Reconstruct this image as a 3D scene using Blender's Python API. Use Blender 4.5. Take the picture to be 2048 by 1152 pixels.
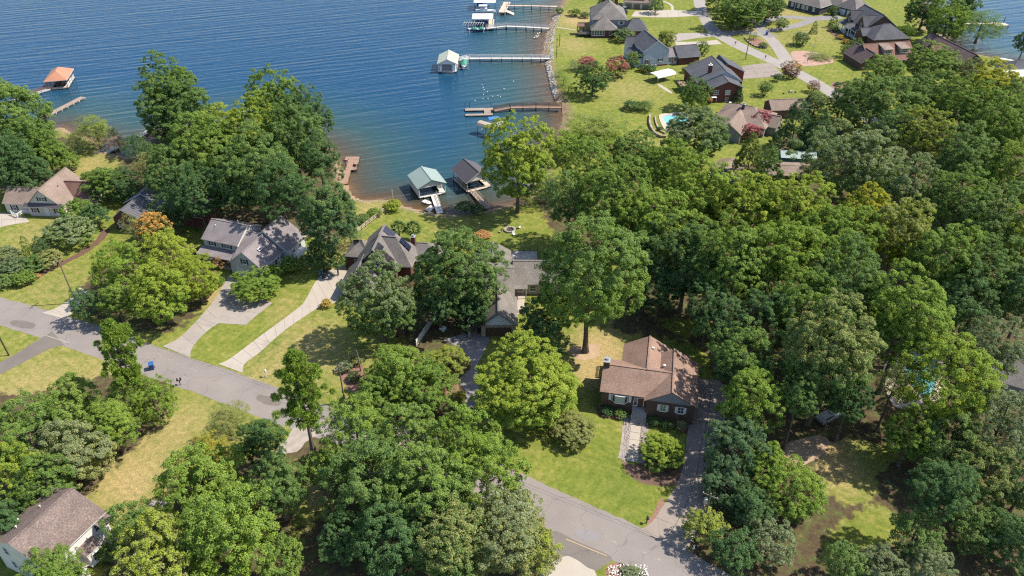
import bpy, math, random
import numpy as np
from mathutils import Vector, Matrix
from mathutils.geometry import tessellate_polygon

R = math.radians
scene = bpy.context.scene
for o in list(bpy.data.objects):
    bpy.data.objects.remove(o)
col = scene.collection

# ------------------------------------------------------------------ camera
cam_d = bpy.data.cameras.new('camera')
cam = bpy.data.objects.new('camera', cam_d)
col.objects.link(cam)
cam.location = (0, 0, 100)
cam.rotation_euler = (R(90 - 35.5), 0, 0)
cam_d.sensor_width = 36
cam_d.lens = 36 * 1535 / 2048
cam_d.clip_end = 6000
scene.camera = cam
cy = scene.cycles
cy.max_bounces, cy.diffuse_bounces, cy.glossy_bounces, cy.transmission_bounces, cy.transparent_max_bounces = 4, 2, 2, 3, 6
cy.filter_width = 1.2
cy.use_adaptive_sampling = True
cy.adaptive_threshold = .012
cy.use_denoising = False
scene.render.resolution_x, scene.render.resolution_y = 1024, 576

# ------------------------------------------------------------------ sky, sun, exposure
SUN_EL, SUN_AZ = 52.0, 8.0            # azimuth: degrees from +X towards +Y
world = bpy.data.worlds.new('World')
scene.world = world
world.use_nodes = True
wn = world.node_tree
sky = wn.nodes.new('ShaderNodeTexSky')
sky.sky_type = 'NISHITA'
sky.sun_disc = False
sky.sun_elevation = R(SUN_EL)
sky.sun_rotation = R(90 - SUN_AZ)
sky.altitude = 200
wn.links.new(sky.outputs[0], wn.nodes['Background'].inputs[0])
wn.nodes['Background'].inputs[1].default_value = 0.135
sd = bpy.data.lights.new('sun', 'SUN')
sd.energy = 5.0
sd.angle = R(0.53)
sd.color = (1.0, 0.915, 0.78)
sun = bpy.data.objects.new('sun', sd)
col.objects.link(sun)
to_sun = Vector((math.cos(R(SUN_EL)) * math.cos(R(SUN_AZ)), math.cos(R(SUN_EL)) * math.sin(R(SUN_AZ)), math.sin(R(SUN_EL))))
sun.rotation_euler = to_sun.to_track_quat('Z', 'Y').to_euler()
sun.location = to_sun * 300
vs = scene.view_settings
vs.view_transform = 'Standard'
vs.look = 'None'
vs.exposure = 0.95
vs.gamma = 1
vs.use_curve_mapping = False

# ------------------------------------------------------------------ survey: plan position of a point measured on the aerial photograph
_F, _TH, _H = 1535.0, R(35.5), 100.0
def G(px, py, z=0.0):
    u = (px - 1024) / _F
    v = (py - 576) / _F
    t = (_H - z) / (math.sin(_TH) + v * math.cos(_TH))
    return Vector((u * t, (math.cos(_TH) - v * math.sin(_TH)) * t, z))
def mpp(px, py, z=0.0):               # metres per photo pixel there
    v = (py - 576) / _F
    return (_H - z) / (math.sin(_TH) + v * math.cos(_TH)) / _F

# ------------------------------------------------------------------ materials
MAT = {}
ALB = .8                              # the photograph is exposed bright: keep surface albedos moderate
def nt(name):
    m = bpy.data.materials.new(name)
    m.use_nodes = True
    n = m.node_tree
    for x in list(n.nodes):
        n.nodes.remove(x)
    out = n.nodes.new('ShaderNodeOutputMaterial')
    MAT[name] = m
    return m, n, out
def N(n, t, **kw):
    x = n.nodes.new(t)
    for k, v in kw.items():
        setattr(x, k, v)
    return x
def noise(n, vec, scale, detail=3, rough=.55):
    x = N(n, 'ShaderNodeTexNoise')
    x.inputs['Scale'].default_value = scale
    x.inputs['Detail'].default_value = detail
    x.inputs['Roughness'].default_value = rough
    n.links.new(vec, x.inputs['Vector'])
    return x.outputs[0]
def ramp(n, fac, stops):
    x = N(n, 'ShaderNodeValToRGB')
    e = x.color_ramp.elements
    while len(e) > 1:
        e.remove(e[-1])
    e[0].position, e[0].color = stops[0][0], (*stops[0][1], 1)
    for p, c in stops[1:]:
        k = e.new(p)
        k.color = (*c, 1)
    n.links.new(fac, x.inputs[0])
    return x.outputs[0]
def mixc(n, fac, a, b, mode='MIX'):
    x = N(n, 'ShaderNodeMix', data_type='RGBA', blend_type=mode)
    for s, v in ((0, fac), (6, a), (7, b)):
        if hasattr(v, 'links'):
            n.links.new(v, x.inputs[s])
        elif s == 0:
            x.inputs[s].default_value = v
        else:
            x.inputs[s].default_value = (*v, 1) if len(v) == 3 else v
    return x.outputs[2]
def math_(n, op, a, b=None, clamp=False):
    x = N(n, 'ShaderNodeMath', operation=op, use_clamp=clamp)
    for i, v in ((0, a), (1, b)):
        if v is None:
            continue
        if hasattr(v, 'links'):
            n.links.new(v, x.inputs[i])
        else:
            x.inputs[i].default_value = v
    return x.outputs[0]
def prin(n, out, colr, rough=.8, spec=.3, bump=None, bstr=.3, bdist=.05, metal=0):
    b = N(n, 'ShaderNodeBsdfPrincipled')
    if hasattr(colr, 'links'):
        n.links.new(colr, b.inputs['Base Color'])
    else:
        b.inputs['Base Color'].default_value = (*colr, 1)
    b.inputs['Roughness'].default_value = rough
    b.inputs['Specular IOR Level'].default_value = spec
    b.inputs['Metallic'].default_value = metal
    if bump is not None:
        bp = N(n, 'ShaderNodeBump')
        bp.inputs['Strength'].default_value = bstr
        bp.inputs['Distance'].default_value = bdist
        n.links.new(bump, bp.inputs['Height'])
        n.links.new(bp.outputs[0], b.inputs['Normal'])
    if out is not None:
        n.links.new(b.outputs[0], out.inputs[0])
    return b
def sc(c, k):
    return tuple(min(1, x * k) for x in c)

def paint(name, c, var=.18, scale=.6, fine=6., rough=.7, spec=.3, metal=0, dirt=None):
    c = sc(c, ALB)
    dirt = sc(dirt, ALB) if dirt else None
    m, n, out = nt(name)
    pos = N(n, 'ShaderNodeNewGeometry').outputs['Position']
    a = noise(n, pos, scale, 4)
    b = noise(n, pos, fine, 2)
    base = ramp(n, a, [(.3, sc(c, 1 - var)), (.7, sc(c, 1 + var))])
    base = mixc(n, .5, base, ramp(n, b, [(.3, sc(c, 1 - var)), (.7, sc(c, 1 + var))]))
    if dirt:
        d = noise(n, pos, scale * .5, 5, .65)
        base = mixc(n, ramp(n, d, [(.52, (0, 0, 0)), (.72, (1, 1, 1))]), base, dirt)
    prin(n, out, base, rough, spec, metal=metal)
    return m
def shingle(name, c, c2):
    c, c2 = sc(c, ALB * 1.08), sc(c2, ALB * 1.08)
    m, n, out = nt(name)
    pos = N(n, 'ShaderNodeNewGeometry').outputs['Position']
    a = noise(n, pos, .35, 4)
    b = noise(n, pos, 4.5, 3, .7)
    base = ramp(n, b, [(.28, sc(c, .72)), (.5, c), (.74, c2)])
    st = ramp(n, a, [(.3, (.8, .8, .8)), (.7, (1.12, 1.12, 1.12))])
    base = mixc(n, 1, base, st, 'MULTIPLY')
    prin(n, out, base, .9, .15, bump=b, bstr=.5, bdist=.04)
    return m

def siding(name, c, pitch=.2, var=.06):
    c = sc(c, ALB)
    m, n, out = nt(name)
    geo = N(n, 'ShaderNodeNewGeometry').outputs['Position']
    sx = N(n, 'ShaderNodeSeparateXYZ')
    n.links.new(geo, sx.inputs[0])
    f = math_(n, 'FRACT', math_(n, 'DIVIDE', sx.outputs[2], pitch))
    a = noise(n, geo, .8, 3)
    base = ramp(n, a, [(.3, sc(c, 1 - var)), (.7, sc(c, 1 + var))])
    prin(n, out, base, .6, .3, bump=f, bstr=.6, bdist=.03)
    return m
def brick(name, c, c2, mortar):
    c, c2, mortar = sc(c, ALB), sc(c2, ALB), sc(mortar, ALB)
    m, n, out = nt(name)
    geo = N(n, 'ShaderNodeNewGeometry').outputs['Position']
    a = noise(n, geo, .5, 3)
    b = noise(n, geo, 9, 2, .7)
    base = ramp(n, b, [(.3, c), (.52, sc(c, 1.2)), (.62, c2), (.75, mortar)])
    base = mixc(n, 1, base, ramp(n, a, [(.3, (.85, .85, .85)), (.7, (1.1, 1.1, 1.1))]), 'MULTIPLY')
    prin(n, out, base, .9, .15, bump=b, bstr=.4, bdist=.02)
    return m

shingle('roof_brown', (.225, .150, .120), (.34, .235, .18))
shingle('roof_taupe', (.145, .112, .105), (.30, .225, .17))
shingle('roof_lavender', (.185, .165, .172), (.235, .21, .215))
shingle('roof_grey', (.15, .138, .132), (.24, .22, .205))
shingle('roof_slate', (.082, .085, .098), (.115, .12, .13))
shingle('roof_stone', (.155, .142, .13), (.26, .24, .215))
shingle('roof_tan', (.21, .160, .135), (.29, .225, .19))
shingle('roof_rust', (.165, .095, .078), (.22, .135, .11))
shingle('roof_mauve', (.115, .082, .080), (.16, .12, .115))
shingle('roof_pale', (.30, .31, .34), (.36, .37, .40))
paint('roof_plum', (.078, .070, .080), .12, .5)
paint('metal_charcoal', (.10, .098, .11), .1, .5, rough=.45, spec=.5)
paint('metal_seafoam', (.25, .32, .30), .07, .5, rough=.45, spec=.5)
paint('metal_green', (.06, .19, .155), .1, .5, rough=.5, spec=.5)
paint('metal_sage', (.36, .38, .30), .06, .5, rough=.5, spec=.5)
paint('metal_terracotta', (.38, .18, .11), .14, .5, rough=.6)
paint('metal_sand', (.56, .43, .27), .1, .5, rough=.6)
paint('canvas_tan', (.40, .33, .27), .15, .9)
paint('canvas_white', (.74, .73, .72), .05, .9)
paint('trim_white', (.72, .71, .68), .05)
paint('trim_cream', (.58, .53, .45), .06)
paint('gutter_brown', (.16, .10, .08), .1)
siding('siding_white', (.74, .73, .71))
siding('siding_blue', (.42, .46, .53))
siding('siding_grey', (.52, .53, .53))
siding('siding_beige', (.55, .50, .45))
siding('siding_charcoal', (.055, .062, .08))
siding('siding_dusty', (.25, .25, .27))
siding('siding_tan', (.40, .32, .24))
brick('brick_brown', (.10, .062, .046), (.15, .095, .07), (.2, .16, .13))
brick('brick_red', (.17, .052, .042), (.22, .08, .06), (.26, .17, .14))
brick('brick_maroon', (.12, .05, .042), (.16, .07, .055), (.2, .14, .11))
paint('shutter_black', (.016, .017, .022), .1)
paint('shutter_white', (.70, .70, .70), .05)
paint('door_brown', (.10, .055, .035), .15)
paint('door_orange', (.45, .17, .09), .1)
paint('garage_taupe', (.20, .165, .145), .08)
paint('garage_white', (.62, .64, .68), .05)
paint('metal_dark', (.03, .03, .033), .1, rough=.5, spec=.4)
paint('metal_galv', (.42, .42, .42), .12, rough=.4, spec=.5, metal=.4)
paint('wood_old', (.30, .235, .19), .28, .8, 7, dirt=(.20, .155, .125))
paint('wood_pale', (.50, .42, .34), .2, .8, 7)
paint('wood_bleached', (0.527, 0.510, 0.484), .12, .8, 5)
paint('wood_brown', (.155, .085, .055), .28, .9, 7)
paint('wood_red', (.29, .19, .14), .2, .9, 7)
paint('wood_dark', (.055, .042, .034), .25, .9, 7)
paint('pole_wood', (.16, .13, .105), .2, .9, 7)
paint('white_gloss', (.78, .78, .77), .04, .5, rough=.3, spec=.5)
paint('tarp_green', (.035, .21, .15), .2, 1.5, rough=.6)
paint('tarp_blue', (.045, .16, .42), .1, 1.5, rough=.6)
paint('hull_blue', (.03, .05, .2), .1, rough=.3, spec=.5)
paint('bin_blue', (.035, .10, .27), .12, rough=.5)
paint('bin_teal', (.05, .17, .19), .12, rough=.5)
paint('bin_dark', (.04, .05, .065), .12, rough=.5)
paint('car_dark', (.022, .026, .036), .1, rough=.25, spec=.6)
paint('car_white', (.72, .72, .72), .03, rough=.25, spec=.6)
paint('tyre', (.02, .02, .02), .1)
paint('concrete', (0.374, 0.332, 0.285), .16, .35, 5, dirt=(.29, .25, .215))
paint('concrete_worn', (0.306, 0.272, 0.246), .22, .4, 6, dirt=(.22, .20, .19))
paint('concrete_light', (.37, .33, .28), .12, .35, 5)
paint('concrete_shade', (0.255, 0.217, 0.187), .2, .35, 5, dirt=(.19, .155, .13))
paint('joint_dark', (.10, .09, .08), .15)
paint('gravel_pale', (.31, .275, .24), .3, .8, 9)
paint('gravel_bright', (0.357, 0.315, 0.272), .3, .8, 9)
paint('paver_red', (.36, .23, .18), .22, .5, 4)
paint('mulch', (.125, .075, .052), .35, 1.2, 8)
paint('mulch_red', (.22, .12, .085), .3, 1.2, 8)
paint('soil_tan', (.36, .255, .165), .3, .6, 6)
paint('stone_grey', (.34, .31, .28), .35, .8, 3)
paint('stone_pebble', (.27, .235, .21), .5, 1., 9)
paint('pebble', (.36, .31, .285), .4, 3., 12)
paint('pool_deck', (.44, .37, .30), .08, .6)
paint('bark', (.135, .105, .08), .3, 1.5, 6)
paint('bark_pale', (.27, .235, .20), .3, 1.5, 6)
paint('bark_dark', (.05, .04, .033), .3, 1.5, 6)
paint('bird_white', (.8, .8, .8), .02)
def asphalt(name, c, c2):
    c, c2 = sc(c, ALB), sc(c2, ALB)
    m, n, out = nt(name)
    pos = N(n, 'ShaderNodeNewGeometry').outputs['Position']
    a = noise(n, pos, .16, 5, .6)
    b = noise(n, pos, 7, 2, .7)
    base = ramp(n, a, [(.3, c), (.7, c2)])
    base = mixc(n, .35, base, ramp(n, b, [(.3, sc(c, .7)), (.7, sc(c2, 1.25))]))
    wob = N(n, 'ShaderNodeVectorMath', operation='ADD')
    n.links.new(pos, wob.inputs[0])
    nz = N(n, 'ShaderNodeTexNoise')
    nz.inputs['Scale'].default_value = .5
    n.links.new(pos, nz.inputs['Vector'])
    mul = N(n, 'ShaderNodeVectorMath', operation='SCALE')
    n.links.new(nz.outputs['Color'], mul.inputs[0])
    mul.inputs['Scale'].default_value = 3
    n.links.new(mul.outputs[0], wob.inputs[1])
    v = N(n, 'ShaderNodeTexVoronoi', feature='DISTANCE_TO_EDGE')
    v.inputs['Scale'].default_value = .12
    n.links.new(wob.outputs[0], v.inputs['Vector'])
    crack = ramp(n, v.outputs['Distance'], [(0, (1, 1, 1)), (.012, (0, 0, 0))])
    base = mixc(n, math_(n, 'MULTIPLY', crack, .35), base, sc(c, .4))
    prin(n, out, base, .92, .15)
    return m
asphalt('asphalt', (0.191, 0.170, 0.162), (0.255, 0.228, 0.214))
asphalt('asphalt_pale', (0.255, 0.234, 0.221), (0.323, 0.297, 0.281))
asphalt('asphalt_blue', (.19, .18, .185), (.25, .235, .24))
asphalt('asphalt_dark', (.13, .115, .105), (.185, .165, .15))
def glass_dark(name, c):
    m, n, out = nt(name)
    prin(n, out, c, .08, .6)
glass_dark('pane', (.035, .045, .055))
glass_dark('pane_blind', (.30, .33, .30))
glass_dark('pane_green', (.12, .18, .07))
glass_dark('solar_cell', (.022, .018, .026))
glass_dark('solar_blue', (.014, .018, .04))
LEAFK = 2.1
def leaf(name, dark, mid, light, trans=.45, nscale=.5):
    dark, mid, light = [tuple(min(1, x * k) for x, k in zip(c, (LEAFK * 1.06, LEAFK, LEAFK * .96))) for c in (dark, mid, light)]
    m, n, out = nt(name)
    geo = N(n, 'ShaderNodeNewGeometry')
    tc = N(n, 'ShaderNodeTexCoord').outputs['Object']
    oi = N(n, 'ShaderNodeObjectInfo').outputs['Random']
    a = noise(n, tc, nscale, 2)
    f = math_(n, 'ADD', math_(n, 'MULTIPLY', geo.outputs['Random Per Island'], .55), math_(n, 'MULTIPLY', a, .62))
    f = math_(n, 'ADD', f, math_(n, 'MULTIPLY', math_(n, 'SUBTRACT', oi, .5), .16))
    c = ramp(n, f, [(.25, dark), (.58, mid), (.92, light)])
    d = prin(n, None, c, .65, .08)
    t = N(n, 'ShaderNodeBsdfTranslucent')
    n.links.new(mixc(n, .5, c, (.16, .22, .03)), t.inputs[0])
    mx = N(n, 'ShaderNodeMixShader')
    mx.inputs[0].default_value = trans
    n.links.new(d.outputs[0], mx.inputs[1])
    n.links.new(t.outputs[0], mx.inputs[2])
    n.links.new(mx.outputs[0], out.inputs[0])
leaf('leaf_oak', (.030, .062, .020), (.060, .105, .032), (.110, .155, .050))
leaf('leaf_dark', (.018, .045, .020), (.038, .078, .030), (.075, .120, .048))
leaf('leaf_blue', (.020, .047, .024), (.040, .078, .038), (.080, .122, .062))
leaf('leaf_bright', (.050, .095, .016), (.095, .150, .024), (.155, .205, .040))
leaf('leaf_mid', (.038, .078, .017), (.074, .124, .026), (.130, .180, .042))
leaf('leaf_lime', (.070, .108, .014), (.125, .165, .022), (.185, .220, .038))
leaf('leaf_yellow', (.10, .115, .012), (.17, .175, .018), (.25, .225, .028))
leaf('leaf_olive', (.062, .080, .026), (.110, .128, .045), (.180, .190, .080))
leaf('leaf_silver', (.044, .068, .034), (.085, .112, .056), (.150, .178, .105))
leaf('leaf_orange', (.15, .075, .016), (.27, .115, .028), (.32, .20, .04), .3, .9)
leaf('leaf_purple', (.055, .028, .030), (.10, .055, .05), (.16, .095, .075))
leaf('leaf_pink', (.15, .025, .05), (.23, .045, .08), (.30, .10, .13))
leaf('leaf_needle', (.040, .066, .018), (.078, .108, .028), (.13, .16, .045))
leaf('leaf_brown', (.13, .075, .035), (.24, .14, .06), (.34, .22, .10))
leaf('leaf_gold', (.13, .10, .015), (.22, .16, .03), (.3, .23, .06))
leaf('leaf_palm', (.032, .062, .022), (.06, .10, .035), (.11, .15, .06))

# ------------------------------------------------------------------ mesh helpers
def mat(m):
    return MAT[m] if isinstance(m, str) else m
def link(name, data, parent=None, M=None, label=None, cat=None, group=None, kind=None):
    o = bpy.data.objects.new(name, data)
    col.objects.link(o)
    if parent is not None:
        o.parent = parent
    if M is not None:
        o.matrix_local = M
    tag(o, label, cat, group, kind)
    return o
def tag(o, label=None, cat=None, group=None, kind=None):
    if label: o['label'] = label
    if cat: o['category'] = cat
    if group: o['group'] = group
    if kind: o['kind'] = kind
    return o
def thing(name, label, cat, loc=(0, 0, 0), rz=0, group=None):
    o = bpy.data.objects.new(name, None)
    o.empty_display_size = .5
    col.objects.link(o)
    o.location = loc
    o.rotation_euler = (0, 0, R(rz))
    return tag(o, label, cat, group)
class MB:
    def __init__(s):
        s.v, s.f, s.m = [], [], []
    def add(s, vs, fs, mi=0):
        k = len(s.v)
        s.v += [tuple(v) for v in vs]
        s.f += [tuple(i + k for i in f) for f in fs]
        s.m += [mi] * len(fs)
        return s
    def box(s, x0, x1, y0, y1, z0, z1, mi=0, M=None):
        vs = [Vector((x, y, z)) for z in (z0, z1) for y in (y0, y1) for x in (x0, x1)]
        if M is not None:
            vs = [M @ v for v in vs]
        return s.add(vs, [(0, 2, 3, 1), (4, 5, 7, 6), (0, 1, 5, 4), (2, 6, 7, 3), (0, 4, 6, 2), (1, 3, 7, 5)], mi)
    def tube(s, p0, p1, r0, r1=None, n=6, mi=0, cap=True):
        p0, p1 = Vector(p0), Vector(p1)
        r1 = r0 if r1 is None else r1
        d = (p1 - p0)
        if d.length < 1e-6:
            return s
        q = d.to_track_quat('Z', 'Y')
        vs = []
        for p, r in ((p0, r0), (p1, r1)):
            for i in range(n):
                a = 2 * math.pi * i / n
                vs.append(p + q @ Vector((r * math.cos(a), r * math.sin(a), 0)))
        fs = [(i, (i + 1) % n, n + (i + 1) % n, n + i) for i in range(n)]
        if cap:
            fs += [tuple(range(n - 1, -1, -1)), tuple(range(n, 2 * n))]
        return s.add(vs, fs, mi)
    def path(s, pts, rs, n=6, mi=0):
        for i in range(len(pts) - 1):
            s.tube(pts[i], pts[i + 1], rs[i], rs[i + 1], n, mi)
        return s
    def bar(s, p0, p1, w, h, mi=0):     # rectangular bar
        p0, p1 = Vector(p0), Vector(p1)
        d = p1 - p0
        q = d.to_track_quat('X', 'Z')
        return s.box(0, d.length, -w / 2, w / 2, -h / 2, h / 2, mi, Matrix.Translation(p0) @ q.to_matrix().to_4x4())
    def slab(s, c4, th, top=0, side=1):  # c4: four top corners; slab hangs below
        a = [Vector(c) for c in c4]
        b = [v - Vector((0, 0, th)) for v in a]
        n = len(a)
        s.add(a + b, [tuple(range(n))], top)
        k = len(s.v) - 2 * n
        s.f.append(tuple(k + i for i in range(2 * n - 1, n - 1, -1))); s.m.append(side)
        for i in range(n):
            j = (i + 1) % n
            s.f.append((k + i, k + n + i, k + n + j, k + j)); s.m.append(side)
        return s
    def lathe(s, prof, n=12, mi=0, c=(0, 0, 0)):
        vs, fs = [], []
        for r, z in prof:
            for i in range(n):
                a = 2 * math.pi * i / n
                vs.append((c[0] + r * math.cos(a), c[1] + r * math.sin(a), c[2] + z))
        for k in range(len(prof) - 1):
            for i in range(n):
                j = (i + 1) % n
                fs.append((k * n + i, k * n + j, (k + 1) * n + j, (k + 1) * n + i))
        return s.add(vs, fs, mi)
    def mesh(s, name, mats):
        me = bpy.data.meshes.new(name)
        me.from_pydata(s.v, [], s.f)
        for m in mats:
            me.materials.append(mat(m))
        if len(mats) > 1:
            me.polygons.foreach_set('material_index', s.m)
        me.update()
        return me
    def build(s, name, mats, parent=None, M=None, **kw):
        if isinstance(mats, str):
            mats = [mats]
        return link(name, s.mesh(name, mats), parent, M, **kw)
def spline(pts, per=6, closed=False):
    P = [Vector(p) for p in pts]
    n = len(P)
    out = []
    rng = range(n if closed else n - 1)
    for i in rng:
        g = (lambda k: P[k % n]) if closed else (lambda k: P[max(0, min(n - 1, k))])
        p0, p1, p2, p3 = g(i - 1), g(i), g(i + 1), g(i + 2)
        for j in range(per):
            t = j / per
            out.append(.5 * ((2 * p1) + (p2 - p0) * t + (2 * p0 - 5 * p1 + 4 * p2 - p3) * t * t + (3 * p1 - p0 - 3 * p2 + p3) * t ** 3))
    if not closed:
        out.append(P[-1])
    return out
def sheet(name, px, m, z=.012, smooth=True, per=5, label=None, cat=None, kind='structure', th=0, world=False, jitter=0):
    w = [Vector((p[0], p[1], 0)) for p in px] if world else [G(*p) for p in px]
    if smooth:
        w = spline(w, per, True)
    rnd = random.Random(len(px) * 7 + int(abs(w[0].x) * 10))
    w = [Vector((v.x + rnd.uniform(-jitter, jitter), v.y + rnd.uniform(-jitter, jitter), z)) for v in w]
    tris = tessellate_polygon([w])
    b = MB()
    b.add(w, [tuple(t) for t in tris])
    return b.build(name, m, label=label, cat=cat, kind=kind)
def strip_pts(px, widths, per=8, world=False):
    w = [Vector((p[0], p[1], 0)) for p in px] if world else [G(*p) for p in px]
    c = spline(w, per)
    if not isinstance(widths, (list, tuple)):
        widths = [widths] * len(px)
    L, Rr = [], []
    for i, p in enumerate(c):
        d = (c[min(i + 1, len(c) - 1)] - c[max(0, i - 1)]).normalized()
        nrm = Vector((-d.y, d.x, 0))
        t = i / per
        k = min(int(t), len(widths) - 2)
        wd = widths[k] + (widths[k + 1] - widths[k]) * (t - k)
        L.append(p + nrm * wd / 2)
        Rr.append(p - nrm * wd / 2)
    return L, Rr, c
def strip(name, px, widths, m, z=.012, per=8, kind='structure', jitter=0., **kw):
    L, Rr, c = strip_pts(px, widths, per)
    rnd = random.Random(3)
    vs, fs = [], []
    for i in range(len(L)):
        for q in (L[i], Rr[i]):
            vs.append((q.x + rnd.uniform(-jitter, jitter), q.y + rnd.uniform(-jitter, jitter), z))
    for i in range(len(L) - 1):
        fs.append((2 * i, 2 * i + 1, 2 * i + 3, 2 * i + 2))
    return MB().add(vs, fs).build(name, m, kind=kind, **kw)
# ================================================================== land and lake
WZ = -1.0
LAKE_W = [(-260, 330), (-120, 310), (0, 285), (70, 268), (105, 262), (118, 255), (150, 270), (190, 280), (215, 306), (238, 312), (262, 318), (272, 300), (290, 285), (330, 272), (400, 262),
          (520, 262), (620, 282), (672, 318), (690, 362), (703, 392), (730, 402), (770, 400), (805, 413), (850, 424), (890, 430), (940, 428), (1000, 416), (1045, 404),
          (1072, 372), (1085, 330), (1102, 290), (1122, 255), (1128, 226), (1113, 198), (1104, 170), (1098, 140), (1090, 122), (1086, 105), (1092, 75), (1100, 48), (1112, 25),
          (1128, 0), (1142, -30), (1165, -90)]
LAKE_E = [(1842, -90), (1850, -30), (1850, 30), (1856, 62), (1884, 72), (1905, 92), (1945, 108), (1990, 118), (2048, 128), (2150, 150), (2300, 190)]
def wpoly(px, extra):
    P = [G(x, y, WZ) for x, y in px]
    P = spline(P, 4)
    return np.array([(p.x, p.y) for p in P] + extra)
lw = wpoly(LAKE_W, [(120, 1400), (-600, 3500), (-3000, 3500), (-3000, 420), (-800, 380)])
le = wpoly(LAKE_E, [(900, 330), (3000, 600), (3000, 3500), (700, 3500), (420, 1300)])
def sdf(P, poly):                      # positive inside the lake
    x, y = P[:, 0], P[:, 1]
    d = np.full(len(P), 1e18)
    ins = np.zeros(len(P), bool)
    n = len(poly)
    for i in range(n):
        a, b = poly[i], poly[(i + 1) % n]
        e = b - a
        L2 = e @ e
        t = np.clip(((x - a[0]) * e[0] + (y - a[1]) * e[1]) / L2, 0, 1)
        d = np.minimum(d, (x - a[0] - t * e[0]) ** 2 + (y - a[1] - t * e[1]) ** 2)
        c = (a[1] > y) != (b[1] > y)
        with np.errstate(divide='ignore', invalid='ignore'):
            ins ^= c & (x < (b[0] - a[0]) * (y - a[1]) / (b[1] - a[1]) + a[0])
    d = np.sqrt(d)
    return np.where(ins, d, -d)
def inpoly_soft(P, px, soft):
    poly = np.array([(p.x, p.y) for p in spline([G(*q) for q in px], 4, True)])
    return np.clip(.5 + sdf(P, poly) / soft, 0, 1)
def vnoise(P, s, seed):                # cheap value noise
    rs = np.random.RandomState(seed)
    g = rs.rand(128, 128)
    q = P / s
    i = np.floor(q).astype(int)
    f = q - i
    f = f * f * (3 - 2 * f)
    a = lambda dx, dy: g[(i[:, 0] + dx) % 128, (i[:, 1] + dy) % 128]
    return (a(0, 0) * (1 - f[:, 0]) + a(1, 0) * f[:, 0]) * (1 - f[:, 1]) + (a(0, 1) * (1 - f[:, 0]) + a(1, 1) * f[:, 0]) * f[:, 1]
def grid_mesh(name, xs, ys):
    X, Y = np.meshgrid(xs, ys)
    P = np.stack([X.ravel(), Y.ravel()], 1)
    nx, ny = len(xs), len(ys)
    i = np.arange((ny - 1) * (nx - 1))
    r, c = i // (nx - 1), i % (nx - 1)
    k = r * nx + c
    return P, np.stack([k, k + 1, k + nx + 1, k + nx], 1)
def raw_mesh(name, V, F, mats, attrs={}, smooth=False):
    me = bpy.data.meshes.new(name)
    me.vertices.add(len(V))
    me.vertices.foreach_set('co', np.ascontiguousarray(V, np.float32).ravel())
    k = F.shape[1]
    me.loops.add(F.size)
    me.loops.foreach_set('vertex_index', np.ascontiguousarray(F, np.int32).ravel())
    me.polygons.add(len(F))
    me.polygons.foreach_set('loop_start', np.arange(0, F.size, k, dtype=np.int32))
    me.polygons.foreach_set('loop_total', np.full(len(F), k, np.int32))
    for m in mats:
        me.materials.append(mat(m))
    for a, v in attrs.items():
        at = me.attributes.new(a, 'FLOAT', 'POINT')
        at.data.foreach_set('value', np.ascontiguousarray(v, np.float32))
    me.update(calc_edges=True)
    if smooth:
        me.polygons.foreach_set('use_smooth', np.ones(len(F), bool))
    return me
far_x = [3000, 1500, 800, 450]
xs = np.array([-a for a in far_x] + list(np.arange(-290, 290.1, 1.25)) + far_x[::-1])
ys = np.array([-600, -200, -50] + list(np.arange(20, 421, 1.25)) + [500, 700, 1100, 2000, 3400])
P, F = grid_mesh('ground', xs, ys)
S = np.maximum(sdf(P, lw), sdf(P, le))
depth = np.where(S > 0, np.minimum(S * .14, 1.0) + np.clip(S - 7, 0, 60) * .17, 0)
bank = np.clip(-S / 2.2, 0, 1)
Z = np.where(S > 0, WZ - depth - .02, WZ + bank * (2 - bank) * -WZ)
Z += np.where(S < -4, (vnoise(P, 9, 1) - .5) * .0, 0)

# what grows where: 0 leaf litter under trees .. 1 lawn, and how dry the lawn is
lawn = np.ones(len(P))
WOODS = [
    [(1285, 440), (1330, 380), (1500, 330), (1700, 300), (1900, 200), (2100, 190), (2300, 500), (2300, 1300), (1430, 1300), (1400, 980), (1440, 880), (1430, 760), (1400, 690), (1215, 650), (1290, 560)],
    [(560, 900), (640, 860), (720, 845), (880, 880), (1040, 960), (1115, 1080), (1100, 1250), (560, 1250), (600, 1080), (640, 1000)],
    [(-200, 800), (60, 790), (150, 760), (300, 745), (345, 800), (300, 870), (225, 930), (160, 1000), (110, 980), (-200, 1150)],
    [(165, 570), (300, 470), (400, 505), (430, 560), (380, 640), (300, 665), (175, 625)],
    [(-200, 300), (110, 270), (120, 330), (60, 360), (-200, 420)],
    [(240, 320), (330, 275), (640, 285), (690, 380), (690, 470), (600, 470), (420, 450), (280, 400)],
    [(300, 1050), (370, 960), (470, 920), (560, 930), (560, 1250), (200, 1250), (230, 1100)],
    [(780, 700), (850, 690), (930, 690), (950, 800), (930, 830), (800, 840), (720, 800)],
    [(830, 540), (990, 540), (940, 690), (840, 700), (790, 640)],
    [(1080, 410), (1120, 380), (1300, 370), (1260, 520), (1140, 500)],
    [(1560, 280), (1680, 260), (1700, 330), (1560, 350)],
]
for w in WOODS:
    lawn = np.minimum(lawn, 1 - inpoly_soft(P, w, 5))
for w in [[(1640, 905), (1700, 878), (1800, 900), (1760, 950), (1740, 1010), (1650, 985)], [(1690, 1040), (1760, 1010), (1800, 1060), (1720, 1130), (1640, 1110)], [(1320, 640), (1400, 640), (1440, 660), (1360, 672)],
          [(625, 960), (660, 960), (665, 1020), (630, 1030)]]:
    lawn = np.maximum(lawn, inpoly_soft(P, w, 4))
dry = np.zeros(len(P))
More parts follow.
